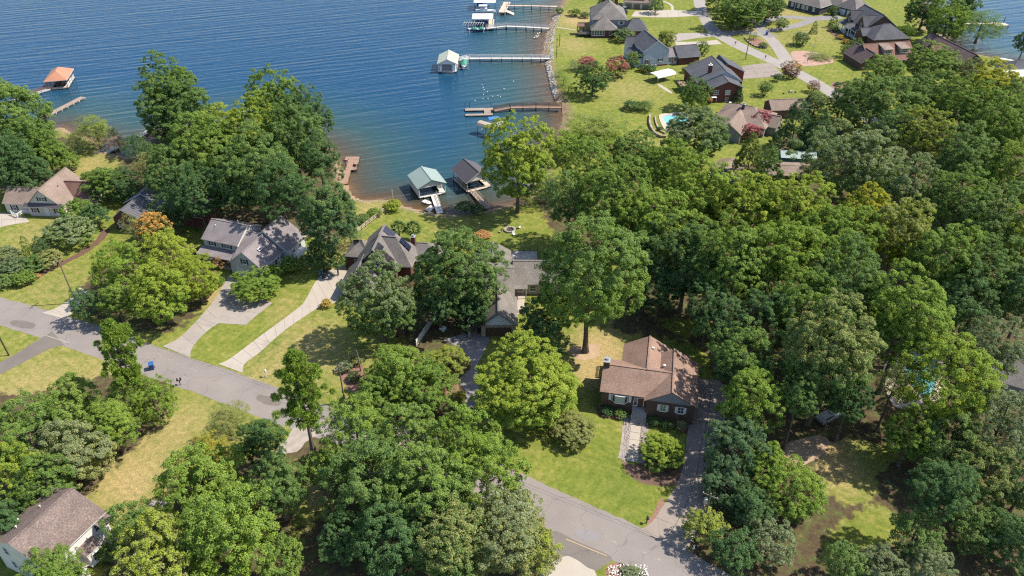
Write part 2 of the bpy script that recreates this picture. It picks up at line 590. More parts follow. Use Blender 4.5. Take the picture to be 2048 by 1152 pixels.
for x, y, r, a in [(300, 900, 80, .42), (230, 970, 60, .5), (380, 840, 50, .4), (290, 980, 50, .35), (200, 770, 90, .45), (40, 780, 90, .5), (60, 470, 60, .35), (180, 330, 50, .5), (1200, 700, 55, 1.), (1190, 740, 40, .9),
                   (420, 590, 30, .8), (560, 620, 40, .3), (620, 690, 70, .5), (520, 760, 50, .45), (480, 660, 50, -.2), (1620, 920, 40, 1.), (1680, 930, 60, .6), (1640, 865, 40, .9), (740, 415, 30, .6),
                   (690, 500, 40, .5), (1160, 40, 45, .9), (1500, 60, 20, .8), (1560, 25, 60, .5), (1260, 180, 60, .35), (1150, 90, 40, .5), (1300, 300, 60, .35), (640, 990, 30, .8), (1540, 80, 40, .4), (90, 590, 90, .25),
                   (1060, 1010, 50, .2), (1180, 950, 70, -.4), (1240, 1000, 50, -.3), (1640, 70, 60, .3), (1150, 920, 40, .3), (900, 460, 70, .15), (700, 740, 60, .3)]:
    c = G(x, y)
    rr = r * mpp(x, y)
    q = np.exp(-(((P[:, 0] - c.x) / rr) ** 2 + ((P[:, 1] - c.y) / (rr * 1.3)) ** 2))
    dry += q * a
beach = np.clip((S + 3.5) / 2.5, 0, 1)
m, n, out = nt('ground')
pos = N(n, 'ShaderNodeNewGeometry').outputs['Position']
def attr(n, a):
    return N(n, 'ShaderNodeAttribute', attribute_name=a).outputs['Fac']
n1 = noise(n, pos, .09, 4, .6)
n2 = noise(n, pos, .55, 5, .65)
n3 = noise(n, pos, 4.5, 3, .7)
g = ramp(n, n1, [(.32, (.078, .114, .019)), (.5, (.125, .148, .028)), (.68, (.168, .172, .040))])
g = mixc(n, .55, g, ramp(n, n2, [(.3, (.064, .100, .016)), (.5, (.120, .146, .027)), (.72, (.205, .190, .058))]))
dr = math_(n, 'ADD', math_(n, 'MULTIPLY', attr(n, 'dry'), 1.25), math_(n, 'MULTIPLY', math_(n, 'SUBTRACT', n2, .5), 1.5), True)
g = mixc(n, dr, g, ramp(n, n3, [(.3, (.19, .15, .062)), (.7, (.32, .25, .125))]))
# mower passes: faint alternating bands, in two directions on different lawns
def bands(ang, per):
    vr = N(n, 'ShaderNodeVectorRotate', rotation_type='Z_AXIS')
    vr.inputs['Angle'].default_value = R(ang)
    n.links.new(pos, vr.inputs['Vector'])
    wb = N(n, 'ShaderNodeTexWave', wave_type='BANDS', bands_direction='Y')
    wb.inputs['Scale'].default_value = .314 / per
    wb.inputs['Distortion'].default_value = 1.2
    wb.inputs['Detail Scale'].default_value = .15
    n.links.new(vr.outputs[0], wb.inputs['Vector'])
    return wb.outputs['Fac']
sel = ramp(n, noise(n, pos, .02, 1), [(.45, (0, 0, 0)), (.55, (1, 1, 1))])
mow = mixc(n, sel, bands(38, 1.5), bands(-62, 1.7))
g = mixc(n, 1, g, ramp(n, mow, [(.2, (.95, .955, .95)), (.8, (1.045, 1.04, 1.03))]), 'MULTIPLY')
lf = math_(n, 'ADD', attr(n, 'lawn'), math_(n, 'MULTIPLY', math_(n, 'SUBTRACT', n2, .5), 1.6))
lf = ramp(n, lf, [(.38, (0, 0, 0)), (.62, (1, 1, 1))])
lit = ramp(n, n2, [(.3, (.045, .036, .022)), (.48, (.075, .055, .034)), (.58, (.065, .080, .026)), (.72, (.16, .115, .072))])
g = mixc(n, lf, lit, g)
n4 = noise(n, pos, 1.6, 4, .7)
g = mixc(n, 1, g, ramp(n, n4, [(.3, (.74, .78, .74)), (.7, (1.26, 1.2, 1.2))]), 'MULTIPLY')
g = mixc(n, .28, g, mixc(n, 1, g, ramp(n, n3, [(.3, (.45, .45, .45)), (.7, (1.5, 1.5, 1.5))]), 'MULTIPLY'))
sand = ramp(n, n2, [(.3, (.15, .105, .068)), (.7, (.26, .185, .125))])
g = mixc(n, math_(n, 'MULTIPLY', attr(n, 'beach'), 1.), g, sand)
prin(n, out, g, .95, .1, bump=n3, bstr=.6, bdist=.12)
V = np.column_stack([P, Z])
me = raw_mesh('ground', V, F, ['ground'], {'lawn': lawn, 'dry': np.clip(dry, -.5, 1.2), 'beach': beach}, True)
link('ground', me, kind='structure')

# ---- lake surface: clear at the margin, cloudy with depth
m, n, out = nt('water')
pos = N(n, 'ShaderNodeNewGeometry').outputs['Position']
def turned(ang, scl):
    vr = N(n, 'ShaderNodeVectorRotate', rotation_type='Z_AXIS')
    vr.inputs['Angle'].default_value = R(ang)
    n.links.new(pos, vr.inputs['Vector'])
    mp = N(n, 'ShaderNodeMapping')
    mp.inputs['Scale'].default_value = scl
    n.links.new(vr.outputs[0], mp.inputs[0])
    return mp.outputs[0]
w1 = noise(n, turned(-20, (.035, .30, 1)), 1.0, 3, .55)
w2 = noise(n, turned(-12, (.16, .85, 1)), 1.0, 3, .6)
wv = N(n, 'ShaderNodeTexWave', wave_type='BANDS', bands_direction='Y')
wv.inputs['Scale'].default_value = .082
wv.inputs['Distortion'].default_value = 5.0
wv.inputs['Detail'].default_value = 2
wv.inputs['Detail Scale'].default_value = .35
n.links.new(turned(-20, (.35, 1, 1)), wv.inputs['Vector'])
calm = ramp(n, noise(n, pos, .018, 3), [(.35, (.35, .35, .35)), (.65, (1, 1, 1))])
hgt = math_(n, 'ADD', math_(n, 'ADD', math_(n, 'MULTIPLY', w1, .9), math_(n, 'MULTIPLY', w2, .34)), math_(n, 'MULTIPLY', math_(n, 'MULTIPLY', wv.outputs['Fac'], calm), .15))
bp = N(n, 'ShaderNodeBump')
bp.inputs['Strength'].default_value = 1.0
bp.inputs['Distance'].default_value = .47
n.links.new(hgt, bp.inputs['Height'])
dep = attr(n, 'depth')
deepc = ramp(n, math_(n, 'DIVIDE', dep, 8.0), [(0., (.085, .062, .038)), (.10, (.052, .058, .044)), (.30, (.020, .053, .060)), (.7, (.008, .043, .084)), (1., (.005, .038, .090))])
diff = N(n, 'ShaderNodeBsdfDiffuse')
n.links.new(deepc, diff.inputs[0])
n.links.new(bp.outputs[0], diff.inputs['Normal'])
tr = N(n, 'ShaderNodeBsdfTransparent')
tr.inputs[0].default_value = (.78, .72, .58, 1)
turb = math_(n, 'SUBTRACT', 1.0, math_(n, 'POWER', 2.718, math_(n, 'MULTIPLY', dep, -1.5)))
mx = N(n, 'ShaderNodeMixShader')
n.links.new(turb, mx.inputs[0])
n.links.new(tr.outputs[0], mx.inputs[1])
n.links.new(diff.outputs[0], mx.inputs[2])
gl = N(n, 'ShaderNodeBsdfGlossy')
gl.inputs['Roughness'].default_value = .12
n.links.new(bp.outputs[0], gl.inputs['Normal'])
fr = N(n, 'ShaderNodeFresnel')
fr.inputs[0].default_value = 1.33
n.links.new(bp.outputs[0], fr.inputs['Normal'])
mx2 = N(n, 'ShaderNodeMixShader')
n.links.new(math_(n, 'MULTIPLY', fr.outputs[0], .8), mx2.inputs[0])
n.links.new(mx.outputs[0], mx2.inputs[1])
n.links.new(gl.outputs[0], mx2.inputs[2])
n.links.new(mx2.outputs[0], out.inputs[0])
xs2 = np.array([-a for a in far_x] + list(np.arange(-290, 290.1, 2.5)) + far_x[::-1])
ys2 = np.array(list(np.arange(150, 421, 2.5)) + [500, 700, 1100, 2000, 3400])
P2, F2 = grid_mesh('lake', xs2, ys2)
sw, se = sdf(P2, lw), sdf(P2, le)
def lake(name, s):
    keep = (s[F2] > -3.6).any(1)
    f = F2[keep]
    u, inv = np.unique(f, return_inverse=True)
    d = np.clip(np.minimum(s[u] * .14, 1.0) + np.clip(s[u] - 7, 0, 60) * .17 + (vnoise(P2[u], 14, 4) - .5) * .35 * np.clip(s[u] / 10, 0, 1), 0, 9)
    link(name, raw_mesh(name, np.column_stack([P2[u], np.full(len(u), WZ)]), inv.reshape(f.shape), ['water'], {'depth': d}, True), kind='structure')
lake('lake_water', sw)
lake('lake_water', se)

# ---- roads
strip('road', [(-220, 570), (-110, 596), (0, 622), (80, 645), (170, 674), (330, 731), (440, 768), (600, 828), (700, 858), (850, 905), (960, 950), (1050, 992), (1130, 1030), (1260, 1090), (1370, 1148), (1500, 1225), (1640, 1320)], 7.6, 'asphalt', .012, jitter=.13)
strip('road', [(1396, -120), (1396, -40), (1399, 5), (1412, 40), (1432, 64), (1475, 90), (1530, 115), (1580, 138), (1630, 165), (1680, 196), (1730, 232), (1790, 270)], [5.6, 5.6, 5.4, 5.2, 6.5, 6.4, 6, 6, 6, 6, 6, 6], 'asphalt_pale', .012, jitter=.12)
strip('side_road', [(1436, 70), (1470, 65), (1505, 66), (1535, 74), (1556, 95), (1580, 132)], [7, 5.6, 5, 5, 5, 6], 'asphalt_pale', .016, jitter=.05)
strip('loop_drive', [(1548, 74), (1524, 62), (1522, 48), (1545, 38), (1580, 34), (1620, 37), (1650, 36), (1680, 33)], [5, 4.4, 4.4, 4.4, 4.4, 5.5, 6.5, 6], 'asphalt_blue', .020)
strip('loop_drive', [(1534, 62), (1560, 58), (1590, 52), (1626, 40)], 4.2, 'asphalt_blue', .024)
strip('side_drive', [(116, 676), (85, 690), (40, 716), (-10, 742), (-90, 784)], [6.5, 4.6, 3.8, 3.6, 3.6], 'asphalt_dark', .016)
sheet('road_apron', [(1105, 1062), (1160, 1085), (1222, 1114), (1204, 1134), (1188, 1142), (1160, 1126), (1115, 1112)], 'asphalt_dark', .016, jitter=.08)
for q, px in enumerate([[(205, 690), (240, 690), (262, 706), (225, 708)], [(520, 790), (560, 800), (555, 812), (515, 802)], [(1150, 1060), (1185, 1062), (1200, 1078), (1165, 1080)], [(30, 640), (70, 648), (60, 658), (22, 650)]]):
    sheet('road_patch', px, 'asphalt_dark' if q % 2 else 'asphalt_blue', .0165, jitter=.1)
# old white and yellow paint left on the lower road
rnd = random.Random(5)
def paint_marks(name, a, b, k, w, m, z):
    A, B = G(*a), G(*b)
    d = (B - A)
    mb = MB()
    for i in range(k):
        t = i / k + rnd.uniform(0, .4) / k
        L = rnd.uniform(.1, .5) if rnd.random() < .7 else rnd.uniform(.5, 1.3)
        p = A + d * t + Vector((rnd.uniform(-.35, .35), rnd.uniform(-.35, .35), z))
        q = p + d.normalized() * L
        nn = Vector((-d.y, d.x, 0)).normalized() * rnd.uniform(.4, 1) * w
        mb.add([p, q, q + nn, p + nn * rnd.uniform(.5, 1)], [(0, 1, 2, 3)])
    return mb.build(name, m, kind='structure')
paint_marks('road_paint_worn', (308, 706), (400, 746), 14, .09, 'concrete_light', .017)
paint_marks('road_paint_worn', (1140, 1045), (1340, 1130), 7, .12, 'concrete_light', .017)
paint('paint_yellow', (.40, .30, .16), .2)
A, B = G(1132, 1078, .02), G(1214, 1112, .02)
MB().bar(A, B, .14, .012).build('road_edge_line', 'paint_yellow', kind='structure')
A, B = G(140, 686, .02), G(92, 671, .02)
MB().bar(A, B, .14, .012).build('road_edge_line', 'concrete_light', kind='structure')

# ---- driveways: concrete slabs over a dark joint bed
def slab_drive(name, left, right, m, z=.016, length=3.2, lanes=1, gap=.05):
    L = spline([G(*p) for p in left], 8)
    Rt = spline([G(*p) for p in right], 8)
    def resample(c, k):
        d = [0]
        for i in range(1, len(c)):
            d.append(d[-1] + (c[i] - c[i - 1]).length)
        out, j = [], 0
        for i in range(k + 1):
            t = d[-1] * i / k
            while j < len(d) - 2 and d[j + 1] < t:
                j += 1
            f = (t - d[j]) / max(1e-6, d[j + 1] - d[j])
            out.append(c[j].lerp(c[j + 1], f))
        return out, d[-1]
    _, tot = resample(L, 2)
    k = max(2, round(tot / length))
    sub = 4
    A, _ = resample(L, k * sub)
    B, _ = resample(Rt, k * sub)
    base = MB()
    n0 = len(A)
    base.add([Vector((p.x, p.y, z)) for p in A] + [Vector((p.x, p.y, z)) for p in B], [(i, i + 1, n0 + i + 1, n0 + i) for i in range(n0 - 1)])
    o = base.build(name, 'joint_dark', kind='structure')
    rr = random.Random(int(tot * 10))
    for i in range(k):
        for q in range(lanes):
            f0, f1 = q / lanes, (q + 1) / lanes
            zt = z + .02 + rr.uniform(0, .008)
            w = (A[i * sub] - B[i * sub]).length / lanes
            g0 = gap / 2 / w
            e0 = A[i * sub:(i + 1) * sub + 1]
            e1 = B[i * sub:(i + 1) * sub + 1]
            a = [e0[j].lerp(e1[j], f0 + (g0 if q else 0)) for j in range(sub + 1)]
            b = [e0[j].lerp(e1[j], f1 - (g0 if q < lanes - 1 else 0)) for j in range(sub + 1)]
            for c in (a, b):
                dd = (c[-1] - c[0]).normalized() * gap / 2
                c[0] = c[0] + dd
                c[-1] = c[-1] - dd
            ring = a + b[::-1]
            s = MB().slab([(p.x, p.y, zt) for p in ring], zt - z - .004, 0, 0)
            s.build('slab', m, o)
    return o
slab_drive('driveway', [(84, 626), (112, 616), (138, 600), (160, 575)], [(128, 638), (140, 630), (160, 612), (182, 588)], 'concrete_light', .018)
slab_drive('driveway', [(325, 693), (358, 676), (391, 644), (424, 606), (446, 572), (458, 548)], [(380, 716), (384, 697), (405, 671), (433, 649), (462, 632), (500, 580)], 'concrete_worn', .018, 4.5)
slab_drive('driveway', [(428, 646), (450, 620), (500, 590)], [(492, 650), (512, 632), (545, 606)], 'concrete_worn', .012, 5)
slab_drive('driveway', [(436, 728), (459, 718), (518, 674), (594, 618), (612, 598), (632, 562), (652, 545), (690, 528)], [(485, 746), (490, 727), (518, 706), (568, 662), (626, 622), (645, 612), (672, 604), (700, 575)], 'concrete', .018, 3.0)
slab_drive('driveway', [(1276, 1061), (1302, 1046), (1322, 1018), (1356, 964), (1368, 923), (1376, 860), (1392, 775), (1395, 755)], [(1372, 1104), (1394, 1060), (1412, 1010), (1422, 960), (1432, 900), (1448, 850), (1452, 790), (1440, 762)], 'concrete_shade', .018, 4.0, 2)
slab_drive('driveway', [(1270, 22), (1330, 20), (1400, 23)], [(1262, 33), (1330, 35), (1404, 31)], 'concrete_light', .018, 5)
slab_drive('driveway', [(1350, 84), (1400, 83), (1434, 80)], [(1352, 92), (1400, 91), (1444, 88)], 'concrete_light', .018, 5)
slab_drive('driveway', [(1336, 68), (1380, 66), (1420, 66)], [(1348, 84), (1390, 77), (1428, 73)], 'concrete_worn', .014, 5)
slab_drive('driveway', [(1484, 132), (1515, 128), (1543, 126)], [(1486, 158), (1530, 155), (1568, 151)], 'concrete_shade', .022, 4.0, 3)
slab_drive('driveway', [(1592, 124), (1625, 119), (1665, 115)], [(1606, 133), (1640, 130), (1668, 125)], 'paver_red', .018, 3.0, 2)
sheet('paving', [(1583, 104), (1612, 102), (1640, 108), (1625, 117), (1592, 122)], 'paver_red', .014)
slab_drive('driveway', [(-80, 420), (-10, 425), (20, 428), (52, 436)], [(-80, 470), (-20, 464), (10, 452), (60, 444)], 'concrete', .018, 4, 2)
sheet('driveway_asphalt', [(888, 680), (912, 672), (930, 668), (978, 672), (962, 715), (955, 735), (957, 790), (946, 815), (930, 812), (932, 785), (918, 760), (942, 735), (930, 708), (905, 688)], 'asphalt_blue', .014)
sheet('driveway_gravel', [(592, 852), (628, 852), (640, 866), (612, 884), (594, 902), (562, 908), (548, 900), (572, 880)], 'gravel_pale', .016, jitter=.15)
sheet('driveway', [(1125, 1114), (1150, 1118), (1175, 1135), (1190, 1143), (1186, 1165), (1110, 1190), (1080, 1150)], 'concrete_light', .022)
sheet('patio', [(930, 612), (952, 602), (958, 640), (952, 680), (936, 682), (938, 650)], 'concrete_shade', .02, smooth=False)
sheet('patio', [(1030, 588), (1050, 588), (1048, 625), (1031, 630)], 'concrete_light', .02, smooth=False)
sheet('patio', [(1548, 225), (1562, 232), (1560, 255), (1535, 268), (1520, 262)], 'pool_deck', .02)
sheet('path', [(1318, 168), (1326, 172), (1340, 181), (1345, 186), (1340, 186), (1326, 178), (1316, 170)], 'concrete_light', .014)
strip('path', [(1112, 54), (1130, 57), (1152, 60)], .9, 'concrete_light', .014)
strip('path', [(1345, 20), (1344, 12), (1336, 6), (1325, 2)], 1.3, 'concrete_light', .014)
strip('path', [(300, 1006), (322, 1008), (345, 1014)], 1.2, 'gravel_pale', .014, jitter=.1)
# ---- planting beds and bare soil
sheet('mulch_bed', [(130, 520), (165, 500), (190, 480), (205, 460), (220, 458), (212, 474), (190, 494), (160, 513), (120, 533), (60, 560), (-10, 576), (-20, 565), (60, 546)], 'mulch', .010, jitter=.3)
sheet('mulch_bed', [(1244, 920), (1262, 930), (1300, 920), (1345, 905), (1375, 925), (1360, 960), (1335, 972), (1290, 968), (1258, 950)], 'mulch', .014, jitter=.1)
sheet('mulch_bed', [(1200, 832), (1255, 838), (1252, 826), (1200, 815), (1188, 800)], 'mulch', .010)
sheet('mulch_bed', [(1290, 838), (1340, 850), (1380, 870), (1378, 835), (1300, 825)], 'mulch', .010)
sheet('mulch_bed', [(1302, 1052), (1322, 1022), (1328, 1000), (1320, 998), (1306, 1028), (1294, 1046)], 'mulch_red', .016)
sheet('mulch_bed', [(675, 735), (700, 720), (725, 730), (735, 760), (715, 790), (690, 770)], 'mulch_red', .010, jitter=.15)
sheet('mulch_bed', [(885, 790), (900, 755), (915, 755), (918, 775), (925, 800), (900, 815)], 'mulch_red', .010, jitter=.1)
sheet('mulch_bed', [(1212, 1140), (1222, 1127), (1246, 1128), (1285, 1145), (1300, 1165), (1220, 1165)], 'mulch_red', .012)
sheet('mulch_bed', [(1498, 84), (1512, 76), (1534, 88), (1536, 95), (1518, 96)], 'mulch_red', .026)
sheet('mulch_bed', [(1662, 170), (1672, 163), (1690, 166), (1692, 176), (1670, 178)], 'mulch_red', .014)
sheet('mulch_bed', [(1660, 55), (1690, 70), (1720, 88), (1715, 92), (1680, 80), (1655, 62)], 'mulch', .014)
sheet('bare_soil', [(1560, 905), (1590, 880), (1640, 870), (1660, 890), (1630, 920), (1580, 935)], 'soil_tan', .008, jitter=.3)
sheet('bare_soil', [(1500, 1010), (1545, 1005), (1550, 1030), (1510, 1035)], 'soil_tan', .008, jitter=.3)
sheet('bare_soil', [(1140, 700), (1175, 690), (1200, 690), (1195, 712), (1160, 720)], 'soil_tan', .008, jitter=.3)
# ---- front walk of the brown house: single slabs between pebble borders
walk = strip('front_walk', [(1272, 832), (1270, 870), (1266, 905), (1262, 922)], 4.6, 'stone_pebble', .018)
for k in range(6):
    t = k / 6
    y0, y1 = 836 + 88 * t, 836 + 88 * (t + 1 / 6)
    x = 1273 - 8.5 * t
    a, b = G(x, y0), G(x - 1.4, y1)
    d = (b - a)
    s = MB().box(-.86, .86, -d.length / 2 + .04, d.length / 2 - .04, .02, .055 + .01 * (k % 2))
    s.build('slab', 'concrete', walk, Matrix.Translation((a + b) / 2) @ Matrix.Rotation(math.atan2(d.y, d.x) + math.pi / 2, 4, 'Z'))
def rocks(name, mb_pts, m, label, cat, seed=1, kind='stuff'):
    rr = random.Random(seed)
    mb = MB()
    for (p, s) in mb_pts:
        q = Matrix.Rotation(rr.uniform(0, 6.28), 4, 'Z') @ Matrix.Rotation(rr.uniform(-.5, .5), 4, 'X')
        vs = []
        for sx, sy, sz in ((-1, -.7, -.6), (1, -.8, -.6), (.8, .9, -.6), (-.9, .8, -.6), (-.6, -.5, .6), (.6, -.6, .5), (.5, .5, .7), (-.6, .6, .5)):
            v = Vector((sx * rr.uniform(.7, 1.1), sy * rr.uniform(.7, 1.1), sz * rr.uniform(.6, 1.1))) * s
            vs.append(Vector(p) + q @ v)
        mb.add(vs, [(3, 2, 1, 0), (4, 5, 6, 7), (0, 1, 5, 4), (1, 2, 6, 5), (2, 3, 7, 6), (3, 0, 4, 7)])
    return mb.build(name, m, label=label, cat=cat, kind=kind)
rr = random.Random(9)
pts = []
for i in range(900):
    t = rr.random()
    px = [(1118, 18), (1108, 40), (1100, 65), (1095, 90), (1096, 112), (1100, 135), (1106, 160), (1114, 188)]
    k = min(int(t * 7), 6)
    f = t * 7 - k
    wdt = (13 if t < .62 else 6)
    x = px[k][0] + (px[k + 1][0] - px[k][0]) * f + rr.uniform(-3, wdt) - 3
    y = px[k][1] + (px[k + 1][1] - px[k][1]) * f + rr.uniform(-3, 3)
    p = G(x, y)
    p.z = max(-1.0, min(.05, -.9 + (x - (px[k][0] + (px[k + 1][0] - px[k][0]) * f) + 6) * .08))
    pts.append((p, rr.uniform(.25, .6)))
rocks('riprap_stones', pts, 'stone_grey', 'grey boulders of the riprap bank along the east shore', 'rocks', 2)
pts = []
for i in range(420):
    t = rr.random()
    px = [(700, 396), (730, 404), (770, 402), (805, 415), (850, 426), (890, 432), (940, 430), (1000, 418)]
    k = min(int(t * 7), 6)
    f = t * 7 - k
    p = G(px[k][0] + (px[k + 1][0] - px[k][0]) * f + rr.uniform(-2, 2), px[k][1] + (px[k + 1][1] - px[k][1]) * f + rr.uniform(-1.5, 1.5))
    p.z = rr.uniform(-.5, -.1)
    pts.append((p, rr.uniform(.12, .3)))
rocks('shore_stones', pts, 'stone_grey', 'small pale stones edging the lawn at the cove', 'rocks', 3)
pts = []
for i in range(700):
    x, y = rr.uniform(-1, 1), rr.uniform(0, 1)
    yy = 838 + 88 * y
    xx = 1273 - 8.5 * y + math.copysign(rr.uniform(11, 21), x)
    p = G(xx, yy)
    p.z = .03
    pts.append((p, rr.uniform(.06, .14)))
rocks('pebble_border', pts, 'pebble', 'grey pebbles on both sides of the front walk', 'pebbles', 4)
# ================================================================== houses
I4 = Matrix.Identity(4)
def T(x, y, z=0, rz=0):
    return Matrix.Translation((x, y, z)) @ Matrix.Rotation(R(rz), 4, 'Z')
def gable(P, x0, x1, y0, y1, ze, zr, ax, wall, roof, trim='trim_white', oh=.45, og=.3, z0=0, ridge=None, M=I4, th=.16, cap=True, gmat=None, walls=True):
    """ridge runs along axis ax; ze plate height, zr ridge height"""
    sw = (lambda x, y, z: (x, y, z)) if ax == 'y' else (lambda a, b, z: (b, a, z))
    a0, a1, b0, b1 = (x0, x1, y0, y1) if ax == 'y' else (y0, y1, x0, x1)
    r = (a0 + a1) / 2 if ridge is None else ridge
    if walls:
        w = MB()
        for b in (b0, b1):
            w.add([sw(a0, b, z0), sw(a1, b, z0), sw(a1, b, ze), sw(a0, b, ze)], [(0, 1, 2, 3)])
            w.add([sw(a0, b, ze), sw(a1, b, ze), sw(r, b, zr)], [(0, 1, 2)], 1)
        for a in (a0, a1):
            w.add([sw(a, b0, z0), sw(a, b1, z0), sw(a, b1, ze), sw(a, b0, ze)], [(0, 1, 2, 3)])
        w.build('wall', [wall, gmat or wall], P, M)
    rf = MB()
    l = .06 + th
    for a, s in ((a0, -1), (a1, 1)):
        k = (zr - ze) / abs(r - a)
        e = a + s * oh
        zl = ze - k * oh + l
        rf.slab([sw(r, b0 - og, zr + l), sw(e, b0 - og, zl), sw(e, b1 + og, zl), sw(r, b1 + og, zr + l)], th, 0, 1)
    o = rf.build('roof', [roof, trim], P, M)
    if cap:
        MB().bar(sw(r, b0 - og, zr + l + .02), sw(r, b1 + og, zr + l + .02), .34, .07).build('ridge_cap', roof, o)
    return o
def hip(P, x0, x1, y0, y1, ze, zr, wall, roof, trim='trim_white', oh=.5, z0=0, inset=None, M=I4, th=.18, ax=None, walls=True):
    if walls:
        w = MB()
        c = [(x0, y0), (x1, y0), (x1, y1), (x0, y1)]
        for i in range(4):
            j = (i + 1) % 4
            w.add([(*c[i], z0), (*c[j], z0), (*c[j], ze), (*c[i], ze)], [(0, 1, 2, 3)])
        w.build('wall', wall, P, M)
    X0, X1, Y0, Y1 = x0 - oh, x1 + oh, y0 - oh, y1 + oh
    ax = ax or ('x' if X1 - X0 >= Y1 - Y0 else 'y')
    half = (Y1 - Y0) / 2 if ax == 'x' else (X1 - X0) / 2
    ins = inset if inset is not None else half
    ze2 = ze + .05
    if ax == 'x':
        A, B = (X0 + ins, (Y0 + Y1) / 2, zr), (X1 - ins, (Y0 + Y1) / 2, zr)
    else:
        A, B = ((X0 + X1) / 2, Y0 + ins, zr), ((X0 + X1) / 2, Y1 - ins, zr)
    c = [(X0, Y0, ze2), (X1, Y0, ze2), (X1, Y1, ze2), (X0, Y1, ze2)]
    rf = MB()
    d = lambda p: (p[0], p[1], p[2] - th)
    if ax == 'x':
        fs = [[c[0], c[1], B, A], [c[1], c[2], B], [c[2], c[3], A, B], [c[3], c[0], A]]
    else:
        fs = [[c[0], c[1], A], [c[1], c[2], B, A], [c[2], c[3], B], [c[3], c[0], A, B]]
    for f in fs:
        rf.add(f, [tuple(range(len(f)))], 0)
    for i in range(4):
        j = (i + 1) % 4
        rf.add([c[i], c[j], d(c[j]), d(c[i])], [(0, 1, 2, 3)], 1)
    rf.add([d(q) for q in c], [(3, 2, 1, 0)], 1)
    o = rf.build('roof', [roof, trim], P, M)
    if (Vector(A) - Vector(B)).length > .3:
        MB().bar(Vector(A) + Vector((0, 0, .02)), Vector(B) + Vector((0, 0, .02)), .34, .07).build('ridge_cap', roof, o)
    return o
def lean(P, c4, roof, trim='trim_white', th=.16, name='porch_roof', M=I4):
    return MB().slab(c4, th, 0, 1).build(name, [roof, trim], P, M)
def boxp(P, name, m, *a, M=I4):
    return MB().box(*a).build(name, m, P, M)
WALLS = {'f': 0, 'r': 90, 'b': 180, 'l': -90}
_wc = {}
def win(P, side, along, at, z, w=1.0, h=1.3, shut=None, pane='pane', frame='trim_white', M=I4, div=(1, 2)):
    """window on a wall: side f/r/b/l; along = centre along the wall; at = wall coordinate; z = centre height"""
    k = (w, h, frame, div)
    if k not in _wc:
        b = MB()
        t = .09
        b.box(-w / 2 - t, w / 2 + t, -.07, .0, h / 2, h / 2 + t)
        b.box(-w / 2 - t, w / 2 + t, -.07, .0, -h / 2 - t, -h / 2)
        b.box(-w / 2 - t, -w / 2, -.07, .0, -h / 2, h / 2)
        b.box(w / 2, w / 2 + t, -.07, .0, -h / 2, h / 2)
        for i in range(1, div[0]):
            x = -w / 2 + w * i / div[0]
            b.box(x - .035, x + .035, -.055, -.012, -h / 2, h / 2)
        for i in range(1, div[1]):
            zz = -h / 2 + h * i / div[1]
            b.box(-w / 2, w / 2, -.05, -.014, zz - .03, zz + .03)
        _wc[k] = b.mesh('window', [frame])
    kp = (w, h, pane)
    if kp not in _wc:
        _wc[kp] = MB().box(-w / 2, w / 2, -.02, .01, -h / 2, h / 2).mesh('pane', [pane])
    loc = {'f': (along, at - .004), 'b': (along, at + .004), 'r': (at + .004, along), 'l': (at - .004, along)}[side]
    o = link('window', _wc[k], P, M @ T(loc[0], loc[1], z, WALLS[side]))
    link('pane', _wc[kp], o)
    link('sill', MB().box(-w / 2 - .14, w / 2 + .14, -.13, 0, -h / 2 - .17, -h / 2 - .09).mesh('sill', [frame]), o)
    if shut:
        ks = (round(h, 2), shut)
        if ks not in _wc:
            _wc[ks] = MB().box(-.2, .2, -.05, 0, -h / 2 - .06, h / 2 + .06).box(-.15, .15, -.065, -.05, -h / 2, -.05).box(-.15, .15, -.065, -.05, .05, h / 2).mesh('shutter', [shut])
        for s in (-1, 1):
            link('shutter', _wc[ks], o, T(s * (w / 2 + .31), 0))
    return o
def door(P, side, along, at, z0=0, w=1.0, h=2.1, m='door_brown', M=I4, name='door', frame='trim_white', panels=0):
    loc = {'f': (along, at - .004), 'b': (along, at + .004), 'r': (at + .004, along), 'l': (at - .004, along)}[side]
    b = MB().box(-w / 2, w / 2, -.04, 0, 0, h)
    o = b.build(name, m, P, M @ T(loc[0], loc[1], z0, WALLS[side]))
    f = MB().box(-w / 2 - .12, -w / 2, -.07, 0, 0, h + .12).box(w / 2, w / 2 + .12, -.07, 0, 0, h + .12).box(-w / 2, w / 2, -.07, 0, h, h + .12)
    f.build('door_frame', frame, o)
    if panels:
        for i in range(panels):
            zz = h * i / panels
            MB().box(-w / 2 + .06, w / 2 - .06, -.06, -.038, zz + .05, zz + h / panels - .05).build('panel', m, o)
    else:
        MB().box(w / 2 - .14, w / 2 - .06, -.1, -.04, h * .45, h * .45 + .1).build('handle', 'metal_dark', o)
    return o
def chimney(P, x, y, z0, z1, w=1.0, d=1.0, m='brick_brown', M=I4, capm='metal_galv'):
    o = MB().box(x - w / 2, x + w / 2, y - d / 2, y + d / 2, z0, z1).build('chimney', m, P, M)
    MB().box(x - w / 2 - .08, x + w / 2 + .08, y - d / 2 - .08, y + d / 2 + .08, z1, z1 + .12).box(x - .25, x + .25, y - .25, y + .25, z1 + .12, z1 + .5).build('cap', capm, o)
def vent(P, x, y, z, m='white_gloss', h=.55, M=I4):
    MB().tube((x, y, z - .3), (x, y, z + h * .7), .07, .07, 8).tube((x, y, z + h * .7), (x, y, z + h * .7 + .06), .12, .12, 8).build('roof_vent', m, P, M)
def vent_box(P, x, y, z, m='trim_white', M=I4):
    MB().box(x - .2, x + .2, y - .2, y + .2, z - .2, z + .35).build('roof_vent', m, P, M)
